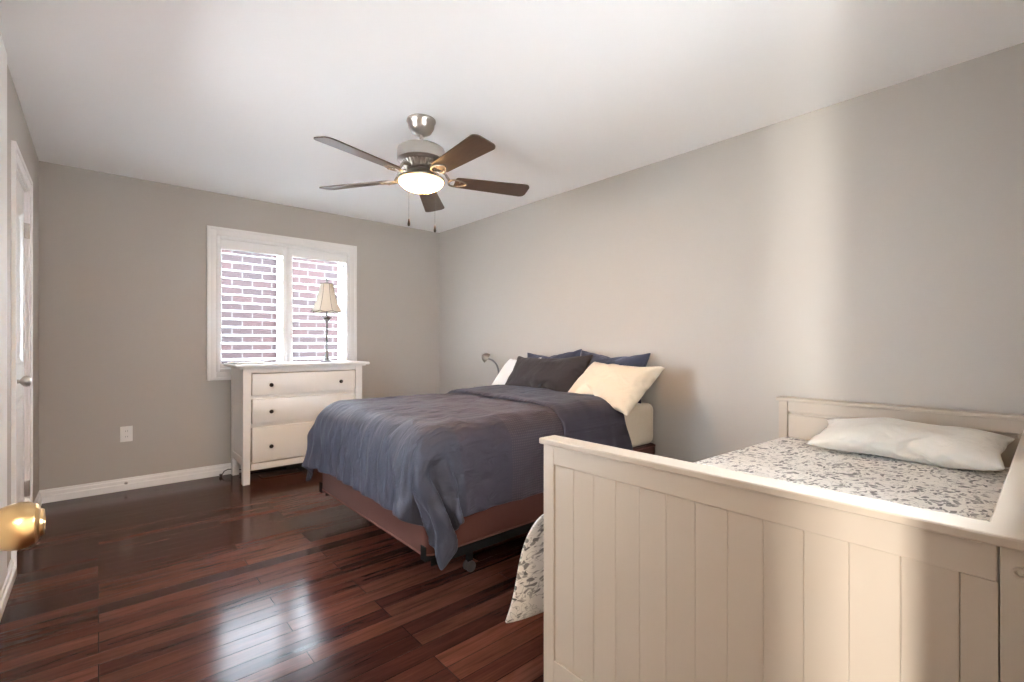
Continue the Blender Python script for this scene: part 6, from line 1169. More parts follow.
-1,0,0,-1,-1,-1,-1,-1,-4,0,10,-21,25,-14,17,-11,11,-10,10,-8,10,-18,17,-8,3,3,-2,9,-13,14,-5,4,-5,1,-4,-1,-3,13,5,3,3,0,1,-2,1,-1,0,1,-3,3,-9,6,-3,0,1,-6,6,-14,14,-13,12,
-6,6,-4,3,-4,2,-3,-2,1,-12,12,0,-6,11,-24,28,-31,31,-25,22,-11,2,2,-3,5,8,-19,26,-19,20,-18,19,-4,2,6,-10,15,-2,2,-3,-1,-4,12,6,-1,1,-3,1,-1,-3,3,-7,6,-9,7,-12,9,-6,1,0,
-6,4,-12,9,-6,-2,3,2,-5,4,-14,14,-13,8,-5,-6,12,1,-5,11,-23,26,-31,31,-25,21,-15,4,6,-4,7,-7,2,16,-25,33,-25,30,-18,20,-4,3,7,-8,14,0,1,-4,11,-4,-3,-4,-4,-3,-3,-2,-2,-3,
-3,-3,-5,-5,-13,9,4,0,0,-6,-11,11,7,2,1,2,-1,-8,20,13,10,8,8,7,-472,29,29,28,29,29,28,29,28,27,29,29,28,27,23,28,29,29,29,29,25,29,29,29,29,29,28,26,27,29,28,28,29,28,
-918,15,1,28,0,29,0,29,0,29,0,29,0,29,0,29,0,28,0,29,-1,28,-1,27,2,26,3,22,7,21,3,26,3,26,0,28,1,26,3,24,5,24,4,25,3,26,1,28,0,28,1,29,0,26,2,26,3,26,3,26,3,26,2,27,2,15,
-899,10,10,11,1,28,1,28,0,29,0,29,0,29,0,29,0,29,0,26,3,23,6,23,6,20,6,22,7,21,7,23,5,22,5,24,5,24,4,25,2,26,3,26,3,24,3,25,3,26,3,26,3,26,3,26,3,26,3,26,3,26,2,14,6,14,
-881,9,4,12,8,14,2,27,1,28,1,28,1,28,1,28,1,25,4,22,7,21,8,21,8,20,7,23,6,21,7,22,7,22,7,22,7,22,4,25,2,26,3,25,4,24,4,25,4,25,4,25,4,25,4,25,4,25,4,25,3,20,3,14,2,13,
-860,8,-3,14,2,17,3,21,3,26,2,26,3,26,2,27,2,26,3,23,6,22,7,21,7,22,7,22,8,21,8,21,8,21,8,21,6,23,5,22,4,25,4,25,4,25,4,25,4,25,4,25,4,25,4,25,4,24,4,21,4,18,3,15,-6,16,
-838,12,-14,17,-3,16,5,17,4,22,4,24,4,25,3,25,4,25,4,22,7,22,6,22,7,22,7,22,8,21,8,22,7,22,7,22,7,21,6,23,4,25,5,24,5,24,5,24,5,24,4,24,5,24,5,24,4,22,4,20,3,17,2,15,-3,
10,-812,0,-11,22,-10,16,1,18,3,21,4,22,5,23,5,24,4,25,4,22,7,22,7,22,7,22,7,22,7,22,7,22,7,23,6,23,6,23,6,22,7,22,6,23,6,23,5,24,5,24,5,24,4,24,5,22,5,21,3,19,2,16,3,12,
1,3,-802,5,-5,12,-3,19,-5,18,2,20,4,20,5,23,4,24,5,24,4,25,4,23,6,23,6,23,6,23,6,23,6,23,6,23,6,23,6,24,6,23,6,23,6,22,6,23,6,23,5,24,5,23,5,23,5,22,5,18,3,18,2,14,4,8,5,
-7,-778,3,5,4,-1,13,-3,17,1,18,4,19,6,20,6,22,5,24,5,23,5,25,4,24,6,23,6,23,6,23,6,23,6,23,6,23,6,23,6,23,6,23,6,23,6,23,5,24,5,24,5,23,5,22,5,21,4,17,-1,20,0,13,8,4,8,1,
-772,2,7,3,4,7,-4,17,0,17,3,18,5,19,6,22,5,23,5,24,5,24,5,24,5,24,5,24,5,24,5,24,5,24,6,23,6,23,6,23,6,23,6,23,5,24,5,24,5,23,5,23,5,22,4,15,9,14,6,12,6,2,13,-2,12,5,
-759,7,-6,15,-7,16,-7,17,-1,15,4,14,7,17,7,19,6,22,6,23,5,24,5,24,5,24,6,23,6,23,6,24,5,24,5,24,5,24,5,24,5,24,5,24,5,23,6,23,5,23,5,22,5,21,5,17,6,7,14,7,6,3,8,10,-4,13,
-740,13,-20,30,-20,28,-17,25,-11,17,1,12,8,15,7,17,7,21,6,22,6,23,6,24,5,24,5,24,5,24,5,24,6,23,6,23,6,23,6,23,6,23,5,24,5,24,5,24,5,22,6,20,6,19,5,17,6,11,8,3,2,18,-10,
23,-10,14,-715,3,-18,21,-12,26,-14,26,-13,23,-7,12,6,14,7,15,8,18,7,22,5,24,5,24,6,23,6,23,6,24,5,24,5,24,5,24,5,24,5,24,5,24,5,24,5,24,5,23,5,22,5,20,6,18,5,16,6,13,6,
10,1,13,-3,11,-10,15,-717,7,-3,10,0,13,-2,16,-6,13,2,12,6,13,7,14,7,15,7,22,5,23,6,24,5,24,5,24,5,24,5,24,6,23,6,23,6,23,5,24,5,24,5,24,5,24,5,19,10,16,10,18,5,19,4,17,3,
14,4,9,7,4,10,-8,14,-1,-701,0,18,-10,20,-10,20,-9,14,1,8,13,4,19,-1,20,0,23,-3,18,6,23,5,24,6,23,6,23,6,23,6,24,5,24,5,24,5,24,5,24,5,24,5,24,5,21,8,20,7,19,4,17,9,18,3,
17,0,15,-2,8,8,2,20,-10,17,-15,-677,0,14,-5,14,-5,16,-6,24,-1,5,19,-4,24,-7,25,-6,11,9,10,17,12,6,24,5,24,5,24,5,24,5,24,5,24,5,24,5,24,5,24,5,24,5,24,5,22,7,22,2,22,5,
20,3,13,3,20,-7,20,-4,14,6,2,21,-13,19,-9,-668,10,-4,19,-8,20,-9,4,17,8,-1,18,-2,15,2,2,19,-6,29,-6,10,19,5,24,5,24,5,24,5,24,5,24,5,24,5,24,5,24,5,24,5,24,5,24,5,24,5,
23,3,23,2,17,1,18,-6,21,-2,16,8,5,14,-5,21,-13,15,-5,-649,16,-16,25,-17,0,11,13,2,9,15,-6,18,-14,31,-19,41,-22,20,5,7,21,5,24,5,24,5,24,5,24,5,24,5,24,5,24,5,25,4,25,4,
25,4,25,4,25,4,24,3,8,13,9,5,14,8,9,15,-4,24,-16,31,-15,24,-9,7,0,-627,12,-13,-7,10,-24,34,-17,31,-13,29,-24,49,-38,55,-36,29,-6,13,13,5,22,5,24,5,24,5,24,5,24,5,24,5,24,
5,25,4,25,4,25,4,25,4,25,4,25,4,24,3,13,4,-3,27,-5,29,-11,32,-26,42,-32,42,-30,34,-15,16,1,-604,-26,31,-46,41,-48,57,-46,64,-52,54,-39,61,-43,36,-9,12,9,7,17,4,22,5,24,5,
24,5,24,5,24,5,24,5,24,5,25,4,25,4,25,4,25,4,25,5,24,4,23,5,14,9,-2,25,-28,50,-27,46,-29,40,-34,38,-19,17,-15,21,2,-617,-20,38,-46,67,-70,76,-67,62,-46,62,-42,35,-19,19,
4,12,16,8,17,0,23,4,24,5,24,5,24,5,24,5,24,5,24,5,25,4,25,4,25,4,25,4,25,5,23,5,22,4,17,5,8,18,-15,38,-45,61,-37,39,-20,15,2,5,8,-4,5,-615,-14,36,-44,44,-50,60,-49,56,
-35,32,-12,13,7,5,11,15,9,13,13,4,23,4,24,5,24,5,24,5,25,4,24,4,26,4,25,4,25,4,25,4,25,4,24,5,24,5,20,1,22,5,12,14,-4,27,-26,36,-44,35,-12,9,11,-12,26,-23,5,-595,-6,4,-9,
13,-29,39,-24,26,-12,16,3,9,12,6,19,3,18,5,21,4,23,4,25,4,24,4,26,4,25,4,24,4,26,3,26,4,25,4,25,4,25,4,25,4,23,6,19,6,16,3,16,12,3,21,-9,12,-17,10,-18,22,1,12,5,-7,13,
-643,-2,6,-7,12,-8,15,-2,13,8,4,10,7,14,6,16,7,18,5,22,7,21,4,24,5,23,4,26,3,26,3,26,3,26,3,26,4,25,4,25,3,26,4,25,4,22,7,17,10,12,12,4,14,-2,28,-3,-2,6,3,-11,21,-23,37,
-25,29,-2,-654,-1,4,0,5,12,-5,9,1,12,6,10,10,11,12,11,8,19,4,21,5,23,6,23,3,25,4,26,3,26,3,26,3,26,3,26,3,26,3,26,3,26,3,26,3,21,7,12,18,6,20,-5,25,1,19,3,9,3,8,-7,18,
-20,28,-31,34,-11,-661,-3,7,2,0,15,-9,25,-11,17,7,6,16,5,17,7,10,16,9,17,5,23,3,25,3,26,3,26,3,27,2,27,3,26,3,26,3,26,3,26,3,26,3,26,3,16,13,13,15,3,24,3,6,17,-2,22,-6,
22,-5,12,9,-6,17,-19,23,-20,-662,-4,10,4,1,12,-14,26,-6,19,-4,13,10,12,11,13,13,13,7,20,6,22,1,26,3,26,3,26,3,26,3,27,2,27,2,27,3,26,3,26,3,26,3,26,3,23,6,14,14,12,16,7,
12,9,9,7,7,13,2,11,3,6,7,-1,8,-2,-682,-10,10,-3,-2,15,-10,22,-5,18,2,16,3,17,6,17,7,20,6,21,2,24,2,27,2,27,2,27,2,27,2,28,2,27,2,27,2,27,2,27,2,27,2,25,4,25,4,23,6,17,10,
12,10,11,9,10,-4,19,-8,19,-6,17,0,9,-10,18,-700,6,0,14,-22,43,-33,44,-28,33,-14,24,-3,21,1,21,3,23,2,24,2,26,2,27,2,27,2,27,2,27,2,27,2,28,1,28,2,27,2,27,2,27,2,27,2,25,
4,23,5,19,8,16,9,12,10,9,5,3,9,2,3,8,-1,13,4,11,-706,22,-32,43,-42,42,-28,50,-32,47,-30,36,-15,27,-5,24,1,26,0,25,2,26,2,27,1,28,1,28,2,27,2,27,2,28,1,28,1,28,2,27,2,27,
2,27,2,25,4,23,4,22,3,21,6,15,9,11,8,5,11,2,9,3,6,3,7,4,-702,7,-31,38,-34,37,-17,36,-19,42,-26,47,-31,37,-13,27,-2,25,2,25,2,27,1,28,1,28,1,28,1,28,1,28,1,29,1,28,1,28,1,
28,1,28,1,28,1,27,2,25,0,26,1,23,3,19,6,13,10,6,11,4,1,14,-2,6,5,5,-725,17,-24,27,-23,32,-18,36,-18,38,-20,43,-24,48,-23,32,-7,26,2,26,1,28,1,28,1,28,1,28,1,28,1,28,1,29,
0,29,1,28,1,28,1,28,1,28,1,27,2,26,1,25,-2,27,-2,22,3,11,16,2,17,1,9,11,-7,17,-7,9,-736,8,5,4,-8,21,-16,34,-15,35,-16,37,-16,39,-15,39,-13,27,0,27,2,28,0,29,0,29,0,29,0,
29,1,28,1,28,1,29,0,29,0,29,0,29,1,28,1,27,1,27,2,25,1,24,1,16,9,14,10,10,11,7,7,5,-3,18,-13,9,-743,7,6,5,5,9,-13,32,-11,28,-6,27,-10,31,-8,30,-3,27,0,29,0,29,0,28,1,29,
0,29,0,29,0,29,0,29,0,29,1,29,0,29,0,29,0,29,0,28,1,27,1,27,1,22,3,22,-1,22,4,16,6,9,9,8,2,9,-8,-1,-747,9,-4,15,-9,22,-8,24,2,17,2,19,0,21,-4,28,-1,29,0,29,0,28,1,28,1,
28,1,29,0,29,0,29,0,29,0,29,0,29,0,30,0,29,0,28,1,28,0,28,1,27,1,26,0,24,0,22,-3,24,1,16,5,9,3,6,1,2,-766,12,-11,22,-14,25,0,14,4,15,1,21,-2,25,-2,29,-1,30,-1,28,0,29,0,
29,0,29,0,30,-1,30,-1,30,-1,30,0,29,0,29,0,29,0,29,0,29,0,29,0,29,0,27,1,26,1,25,0,23,-1,22,-3,22,2,7,7,-3,12,1,-775,14,-15,27,-21,32,-8,17,0,20,0,23,-1,27,-2,29,0,28,0,
29,0,29,0,29,0,29,0,29,0,30,-1,30,-1,30,-1,30,0,29,0,29,0,29,0,29,0,29,0,29,-1,28,1,27,1,25,1,23,1,22,0,18,1,3,13,-3,12,3,-784,7,-7,18,-17,28,-8,22,-1,23,-1,26,-2,29,0,
28,-1,29,0,29,0,29,0,29,0,29,0,29,0,30,-1,30,-1,30,-1,30,-1,30,-1,30,0,29,0,29,0,29,-1,30,-1,29,0,26,2,26,1,24,1,23,0,20,-7,20,-1,12,-2,7,-789,2,2,7,-15,24,-5,23,-1,25,
-1,27,0,28,-1,30,-1,30,-1,30,-1,29,0,29,0,29,0,29,0,30,-1,30,-1,30,-1,30,-1,30,-1,30,-1,30,0,29,-1,30,-1,30,-1,29,-1,30,-1,24,4,24,2,23,1,15,3,18,-6,21,-15,10,-786,-3,
-10,22,-21,23,-3,24,-1,26,0,27,0,29,0,29,-1,30,-1,30,-1,30,-1,30,-1,30,-1,30,-1,30,-1,30,-1,30,-1,30,-1,30,-1,30,-1,29,0,29,0,29,0,29,-1,30,-1,30,-2,30,-2,23,5,22,3,20,1,
18,-15,31,-21,6,-801,14,-20,20,-11,21,0,24,0,27,0,28,0,29,0,29,0,29,0,29,-1,30,-1,30,0,29,0,29,0,29,0,29,0,28,0,29,-1,29,0,29,0,29,-1,31,-2,31,-2,30,-1,30,-1,30,-1,28,0,
29,-1,19,8,18,5,16,-4,23,-16,12,-834,10,-7,16,-1,19,1,25,0,29,0,29,0,29,0,29,-1,30,-1,30,-1,30,-1,30,-1,30,-1,30,-1,29,1,29,0,28,0,28,1,28,-2,29,0,29,0,29,0,29,0,29,-2,
31,-2,31,-2,30,-1,27,1,27,1,16,9,15,4,16,-3,9,-859,11,1,14,7,15,1,28,1,28,1,28,1,28,0,29,0,29,0,29,-1,30,-1,30,-1,30,-1,29,0,29,0,29,0,29,0,29,0,28,1,24,2,27,0,29,-1,30,
-1,30,0,29,-2,31,-3,30,-2,31,-3,29,0,27,1,13,9,13,5,9,-879,12,9,11,0,29,0,29,0,29,0,29,0,28,1,28,1,28,1,28,-1,30,-1,30,-1,30,-1,30,-1,30,-1,29,0,27,2,24,4,25,1,27,2,27,1,
28,-1,29,0,29,0,26,1,27,1,28,1,28,-3,31,-3,31,-2,27,1,12,9,11,-898,15,1,28,1,28,1,28,1,28,1,28,1,28,1,27,1,28,1,29,-1,29,-1,29,0,29,0,29,-1,30,-1,30,-1,27,1,25,4,25,1,28,
0,29,0,28,0,27,1,28,1,28,0,23,4,24,4,25,2,27,-3,31,-4,33,-4,29,-1,17,-918,29,28,29,29,29,28,29,29,29,29,29,28,29,26,28,29,29,29,28,26,27,28,29,29,29,29,27,21,26,27,28,28,
28,-3,1,0,0,0,0,-1,-1,0,-2,0,0,-2,-4,5,1,1,1,0,0,1,0,1,1,0,0,-1,2,1,1,1,1,1,1,-8,37,-68,67,-72,71,-74,74,-76,76,-76,77,-77,76,-77,77,-77,77,-78,77,-78,75,-74,68,-68,72,
-72,77,-76,79,-74,76,-75,76,-78,78,-78,79,-78,79,-79,80,-77,77,-73,72,-76,75,-77,76,-77,77,-77,78,-78,80,-77,77,-75,74,-71,70,-71,68,-67,36,-6,38,-67,86,-112,114,-120,
121,-125,127,-130,130,-132,133,-135,135,-137,136,-137,133,-133,127,-127,130,-128,132,-127,131,-135,137,-134,134,-131,135,-137,138,-136,137,-130,129,-134,131,-129,123,
-119,125,-129,132,-134,134,-134,134,-134,134,-133,132,-130,128,-126,123,-121,116,-111,87,-66,36,-4,38,-72,95,-115,133,-157,161,-167,169,-173,175,-179,181,-185,186,-188,
182,-184,179,-181,184,-184,186,-186,189,-185,186,-185,190,-193,194,-192,194,-194,193,-187,187,-179,175,-181,174,-174,176,-173,177,-180,182,-183,183,-182,182,-180,178,
-176,174,-171,166,-163,157,-150,133,-116,93,-69,36,-4,37,-74,101,-124,145,-166,181,-197,202,-208,212,-217,220,-225,228,-232,230,-233,227,-230,232,-235,239,-241,244,-244,
246,-246,248,-247,247,-245,245,-242,241,-233,231,-226,217,-223,226,-228,230,-230,231,-231,231,-228,226,-224,222,-218,215,-211,206,-201,195,-188,174,-160,141,-120,97,-70,
33,-3,34,-72,101,-126,152,-171,189,-210,223,-235,241,-248,253,-258,263,-267,271,-276,270,-273,276,-280,283,-285,286,-288,289,-289,289,-289,289,-289,288,-286,285,-281,275,
-268,268,-273,269,-269,273,-272,272,-269,266,-262,259,-255,252,-248,243,-237,230,-224,213,-200,183,-165,145,-124,100,-73,35,-4,36,-73,100,-127,155,-178,200,-219,235,-250,
261,-271,277,-284,289,-294,294,-299,312,-316,316,-319,319,-322,322,-324,324,-326,325,-326,324,-325,323,-323,323,-322,320,-318,314,-312,314,-307,306,-307,304,-300,295,
-289,285,-280,275,-270,264,-258,249,-239,225,-209,190,-170,148,-126,101,-75,36,-1,36,-75,103,-131,155,-180,206,-226,245,-261,275,-288,297,-307,313,-320,324,-328,328,-332,
342,-345,347,-350,350,-353,352,-354,353,-354,353,-353,351,-351,350,-350,349,-348,346,-344,343,-340,336,-331,327,-321,317,-312,307,-301,295,-289,282,-274,262,-251,234,
-214,194,-173,149,-127,101,-75,37,-1,38,-75,102,-131,157,-184,209,-231,252,-270,287,-302,314,-326,334,-343,348,-354,358,-362,361,-362,370,-373,373,-375,375,-377,376,-377,
376,-377,375,-374,373,-373,371,-369,367,-365,362,-358,355,-350,345,-341,338,-331,325,-321,314,-307,298,-288,274,-259,240,-216,194,-172,146,-127,101,-74,37,0,37,-74,101,
-129,156,-185,211,-234,257,-278,297,-314,329,-343,353,-364,370,-377,381,-385,388,-391,390,-392,397,-398,397,-398,397,-399,399,-399,397,-396,394,-393,390,-388,386,-383,
380,-376,372,-368,365,-359,355,-352,345,-338,330,-321,311,-299,277,-261,243,-222,200,-177,149,-125,98,-71,37,0,36,-75,102,-130,158,-185,212,-236,261,-283,305,-324,340,
-356,368,-381,389,-399,403,-408,411,-414,416,-417,418,-419,418,-418,417,-418,418,-418,416,-415,412,-410,408,-406,403,-400,397,-393,390,-386,382,-378,373,-367,360,-353,
343,-332,318,-305,286,-269,243,-223,204,-178,150,-123,100,-72,34,0,32,-72,99,-126,154,-181,209,-234,262,-284,310,-331,349,-367,381,-397,407,-418,423,-430,432,-435,436,
-437,438,-438,437,-437,436,-436,435,-434,432,-431,429,-427,424,-421,419,-416,413,-410,407,-403,399,-394,389,-384,374,-366,354,-341,326,-311,291,-273,250,-228,202,-173,
152,-125,99,-73,33,-2,35,-72,101,-128,153,-180,207,-232,259,-283,312,-334,355,-375,393,-411,423,-437,442,-451,454,-457,457,-458,458,-458,457,-456,454,-453,451,-450,449,
-447,444,-442,440,-437,435,-432,429,-425,423,-420,416,-412,405,-399,388,-378,364,-349,332,-315,296,-277,255,-233,208,-181,156,-129,101,-72,33,2,35,-74,103,-130,155,-182,
208,-235,263,-288,313,-335,357,-378,397,-417,436,-453,456,-467,473,-478,477,-478,477,-476,475,-473,471,-470,468,-466,464,-462,459,-456,454,-451,449,-446,444,-440,438,
-435,430,-427,410,-403,391,-379,372,-353,336,-320,300,-279,256,-233,207,-182,155,-130,101,-73,38,1,38,-70,98,-125,153,-181,207,-235,260,-288,308,-331,347,-369,391,-413,
430,-450,475,-491,492,-498,496,-495,493,-492,490,-487,484,-482,481,-479,477,-474,471,-468,467,-464,462,-459,456,-452,452,-449,435,-432,426,-416,404,-387,367,-354,343,
-323,301,-277,253,-227,198,-174,147,-128,100,-72,36,5,38,-72,100,-128,155,-182,209,-232,249,-277,290,-315,336,-359,382,-404,433,-453,474,-484,488,-511,511,-508,506,-502,
500,-498,496,-494,492,-490,487,-483,481,-478,477,-475,474,-471,468,-464,463,-460,449,-446,441,-425,409,-398,383,-366,342,-318,300,-273,247,-223,196,-175,147,-129,101,-73,
38,6,36,-73,93,-121,146,-172,197,-217,231,-259,282,-307,333,-355,384,-405,431,-446,464,-493,499,-515,516,-516,515,-512,510,-507,505,-503,501,-498,495,-492,491,-488,487,
-485,483,-480,478,-474,472,-469,463,-460,452,-440,428,-412,391,-368,345,-319,295,-273,247,-230,204,-183,155,-130,103,-74,37,9,31,-69,96,-124,146,-173,185,-210,236,-251,
279,-306,334,-357,384,-401,423,-452,467,-494,502,-514,516,-518,518,-517,516,-514,512,-509,507,-504,502,-499,498,-496,495,-493,491,-488,486,-481,478,-477,473,-469,464,
-453,426,-406,387,-361,340,-321,297,-281,254,-233,205,-180,157,-130,104,-75,37,12,35,-73,91,-119,144,-172,196,-221,243,-267,295,-309,337,-360,381,-408,427,-456,469,-492,
503,-513,516,-520,521,-521,520,-519,517,-514,512,-509,508,-505,503,-501,501,-499,497,-494,491,-486,483,-483,479,-475,466,-455,431,-407,378,-362,344,-327,305,-284,255,
-232,205,-178,151,-122,101,-71,36,14,27,-62,86,-114,143,-171,198,-220,246,-275,301,-320,342,-367,379,-408,428,-452,468,-488,501,-510,515,-520,521,-523,523,-522,520,-518,
516,-512,510,-508,507,-505,504,-502,500,-497,495,-492,489,-488,482,-479,468,-457,435,-418,390,-372,343,-323,307,-285,261,-235,206,-177,155,-126,97,-68,36,6,34,-64,92,
-112,141,-170,198,-226,250,-275,296,-320,345,-373,390,-415,426,-442,457,-481,498,-506,512,-518,520,-523,524,-524,522,-520,517,-512,511,-510,509,-507,505,-503,502,-500,
498,-496,492,-491,483,-480,468,-453,433,-414,388,-375,346,-328,300,-276,261,-232,209,-180,157,-130,103,-74,36,8,36,-65,93,-120,148,-175,202,-230,250,-276,297,-325,347,
-374,398,-411,427,-446,459,-483,495,-504,510,-516,520,-524,525,-526,524,-521,517,-512,511,-510,509,-507,506,-505,504,-502,499,-498,490,-489,484,-479,465,-444,425,-414,
390,-376,349,-332,303,-276,249,-221,204,-175,154,-125,99,-70,36,10,36,-73,101,-130,155,-182,208,-235,260,-289,311,-338,358,-381,396,-414,435,-453,465,-480,490,-499,506,
-513,517,-521,523,-524,522,-519,515,-510,510,-510,509,-507,507,-508,507,-503,500,-499,492,-491,482,-478,462,-447,428,-406,384,-374,349,-333,307,-278,249,-221,194,-165,
148,-123,100,-71,35,11,36,-75,104,-133,162,-190,215,-242,263,-289,314,-338,359,-380,398,-416,432,-449,458,-465,474,-488,498,-504,508,-518,519,-519,518,-515,513,-510,508,
-506,508,-509,507,-507,507,-503,499,-498,493,-491,478,-474,458,-449,429,-411,387,-365,339,-326,311,-282,253,-225,198,-171,143,-118,91,-62,38,8,37,-75,103,-132,156,-185,
213,-240,266,-288,313,-334,354,-372,389,-411,424,-442,456,-468,477,-483,487,-499,504,-510,512,-512,512,-511,509,-507,507,-505,505,-506,506,-506,504,-501,498,-495,490,
-488,472,-464,442,-440,424,-412,387,-366,353,-332,313,-287,261,-234,205,-179,150,-122,94,-65,37,8,39,-75,102,-131,156,-185,210,-236,264,-280,306,-324,344,-363,379,-403,
417,-431,444,-464,473,-486,492,-499,502,-505,506,-505,505,-504,503,-502,502,-502,502,-502,502,-501,499,-497,494,-492,487,-484,463,-459,445,-439,416,-405,394,-366,349,
-324,302,-278,254,-231,203,-182,153,-127,98,-69,33,11,39,-74,100,-129,155,-184,210,-232,258,-282,310,-329,348,-365,382,-395,408,-429,440,-453,461,-478,487,-493,496,-498,
499,-499,498,-497,497,-497,497,-497,498,-499,499,-499,497,-494,491,-488,482,-480,467,-463,442,-437,425,-415,398,-376,355,-332,308,-283,262,-237,211,-186,158,-131,102,-74,
39,6,38,-74,102,-131,157,-186,212,-235,261,-282,305,-327,348,-366,384,-400,411,-424,434,-451,463,-476,483,-487,489,-490,490,-491,491,-491,491,-491,491,-491,492,-493,493,
-493,491,-489,486,-482,471,-469,462,-455,444,-441,424,-413,394,-375,355,-334,311,-282,257,-230,204,-178,150,-127,99,-70,35,5,36,-74,100,-127,147,-175,201,-224,252,-275,
302,-322,345,-363,382,-399,413,-428,439,-451,460,-469,474,-479,480,-481,482,-483,483,-483,482,-483,483,-483,484,-485,484,-484,483,-481,477,-474,468,-465,455,-451,439,
-431,416,-404,386,-371,351,-333,311,-286,258,-231,204,-175,149,-121,94,-71,38,4,28,-66,93,-122,151,-176,195,-218,242,-265,293,-314,340,-358,380,-395,405,-418,434,-445,
452,-460,464,-469,470,-472,473,-474,473,-473,473,-474,474,-475,475,-475,475,-475,473,-471,467,-465,459,-456,447,-443,431,-420,407,-393,376,-364,345,-329,307,-286,261,
-236,209,-182,156,-129,101,-74,40,-2,35,-67,95,-124,153,-174,196,-220,236,-260,281,-305,333,-350,375,-389,406,-418,429,-438,444,-451,454,-458,459,-462,462,-463,463,-464,
463,-464,465,-466,465,-465,464,-464,462,-460,457,-455,449,-446,438,-433,423,-408,395,-385,369,-356,336,-321,299,-282,258,-234,210,-182,156,-129,101,-74,38,5,31,-70,99,
-128,156,-182,204,-226,247,-270,287,-308,324,-340,367,-381,403,-413,422,-430,435,-441,443,-447,447,-449,449,-451,451,-452,452,-453,453,-454,454,-454,452,-452,450,-448,
445,-443,438,-436,429,-425,416,-404,392,-375,359,-344,324,-310,284,-273,251,-229,206,-179,158,-129,102,-75,36,4,36,-71,99,-128,154,-183,205,-227,249,-271,291,-311,328,
-344,359,-372,398,-407,415,-422,424,-429,431,-434,434,-436,436,-438,438,-439,439,-441,441,-441,440,-440,439,-439,437,-436,433,-431,427,-424,418,-413,405,-398,387,-375,
360,-346,323,-308,290,-273,251,-231,209,-184,157,-128,103,-74,35,3,38,-73,100,-127,152,-181,203,-223,246,-265,286,-310,330,-347,365,-377,393,-401,403,-408,408,-412,417,
-420,419,-421,421,-423,425,-427,428,-430,429,-429,428,-428,426,-425,423,-422,420,-418,414,-411,406,-402,394,-387,378,-368,351,-338,324,-304,284,-270,248,-230,205,-182,
158,-130,103,-74,36,3,36,-74,101,-129,155,-180,204,-216,238,-260,280,-302,321,-344,360,-370,378,-384,384,-389,397,-400,401,-404,404,-406,407,-409,412,-415,416,-418,417,
-417,415,-414,412,-411,410,-409,406,-404,401,-397,392,-389,382,-376,366,-358,348,-336,319,-302,284,-262,241,-226,203,-183,157,-131,104,-76,37,3,35,-74,101,-129,155,-168,
194,-217,238,-262,281,-302,319,-338,350,-357,359,-364,373,-378,380,-382,383,-385,387,-390,391,-393,395,-398,399,-401,400,-400,399,-398,397,-397,395,-393,391,-389,387,
-385,380,-376,370,-364,356,-349,337,-328,315,-300,282,-263,244,-221,198,-182,154,-129,101,-74,38,1,34,-73,100,-128,154,-170,198,-221,242,-263,280,-299,313,-326,336,-341,
347,-354,356,-359,361,-364,365,-367,369,-371,373,-376,378,-380,380,-381,381,-382,381,-381,380,-380,379,-378,376,-373,371,-368,365,-362,357,-352,341,-335,328,-320,307,
-295,279,-263,245,-225,202,-181,152,-127,100,-73,37,1,36,-74,101,-131,158,-178,203,-223,242,-261,276,-291,302,-308,316,-325,328,-332,335,-338,339,-342,346,-348,350,-352,
354,-357,358,-361,362,-364,364,-365,365,-365,363,-364,361,-360,361,-359,356,-353,350,-345,341,-337,332,-326,313,-306,297,-287,272,-257,240,-222,201,-175,150,-129,102,-74,
35,-1,38,-76,103,-131,159,-180,202,-221,237,-253,266,-275,283,-294,299,-303,306,-310,313,-316,319,-321,324,-327,329,-331,333,-334,335,-336,338,-343,344,-346,346,-347,346,
-346,340,-341,339,-339,341,-338,335,-331,328,-323,318,-311,306,-299,281,-273,264,-252,236,-219,196,-174,154,-128,103,-74,33,-2,37,-73,99,-128,157,-177,197,-214,228,-242,
252,-262,267,-271,275,-280,283,-286,289,-292,295,-298,300,-302,301,-302,306,-305,308,-312,314,-318,316,-315,314,-313,310,-306,310,-314,308,-312,314,-314,313,-311,307,
-304,300,-294,290,-283,276,-268,248,-238,226,-212,195,-174,152,-124,100,-72,34,-2,33,-71,100,-127,154,-174,191,-206,216,-228,233,-237,241,-245,248,-249,252,-259,262,-265,
267,-269,267,-268,273,-274,275,-276,277,-278,277,-277,271,-264,267,-271,273,-275,278,-275,276,-282,281,-283,281,-281,278,-278,274,-270,265,-261,250,-242,242,-233,210,
-200,187,-169,150,-124,101,-73,34,1,36,-73,101,-125,146,-167,180,-194,198,-201,205,-208,210,-210,214,-222,223,-226,228,-230,231,-232,233,-234,235,-236,232,-233,237,-236,
237,-236,232,-226,221,-218,220,-229,236,-237,238,-239,241,-241,241,-237,235,-240,237,-236,231,-230,224,-222,209,-202,205,-196,172,-158,142,-120,99,-74,37,3,37,-71,95,
-115,132,-156,160,-162,165,-167,168,-168,171,-178,178,-179,178,-178,182,-179,180,-184,185,-187,188,-190,185,-186,191,-191,192,-192,191,-190,189,-188,181,-178,187,-183,
186,-190,191,-193,192,-193,192,-192,191,-186,182,-184,175,-176,174,-175,162,-160,165,-156,131,-112,93,-71,39,2,36,-65,86,-113,116,-118,120,-122,122,-125,126,-128,126,
-126,129,-129,131,-129,131,-128,129,-131,131,-135,136,-138,138,-138,137,-137,136,-136,132,-132,137,-135,137,-131,133,-131,131,-133,131,-135,132,-134,133,-133,135,-129,
131,-132,129,-130,126,-129,122,-124,114,-113,119,-112,86,-67,38,2,34,-67,70,-71,71,-72,72,-75,73,-74,74,-75,74,-74,77,-75,77,-75,75,-72,73,-76,74,-76,78,-78,78,-77,77,
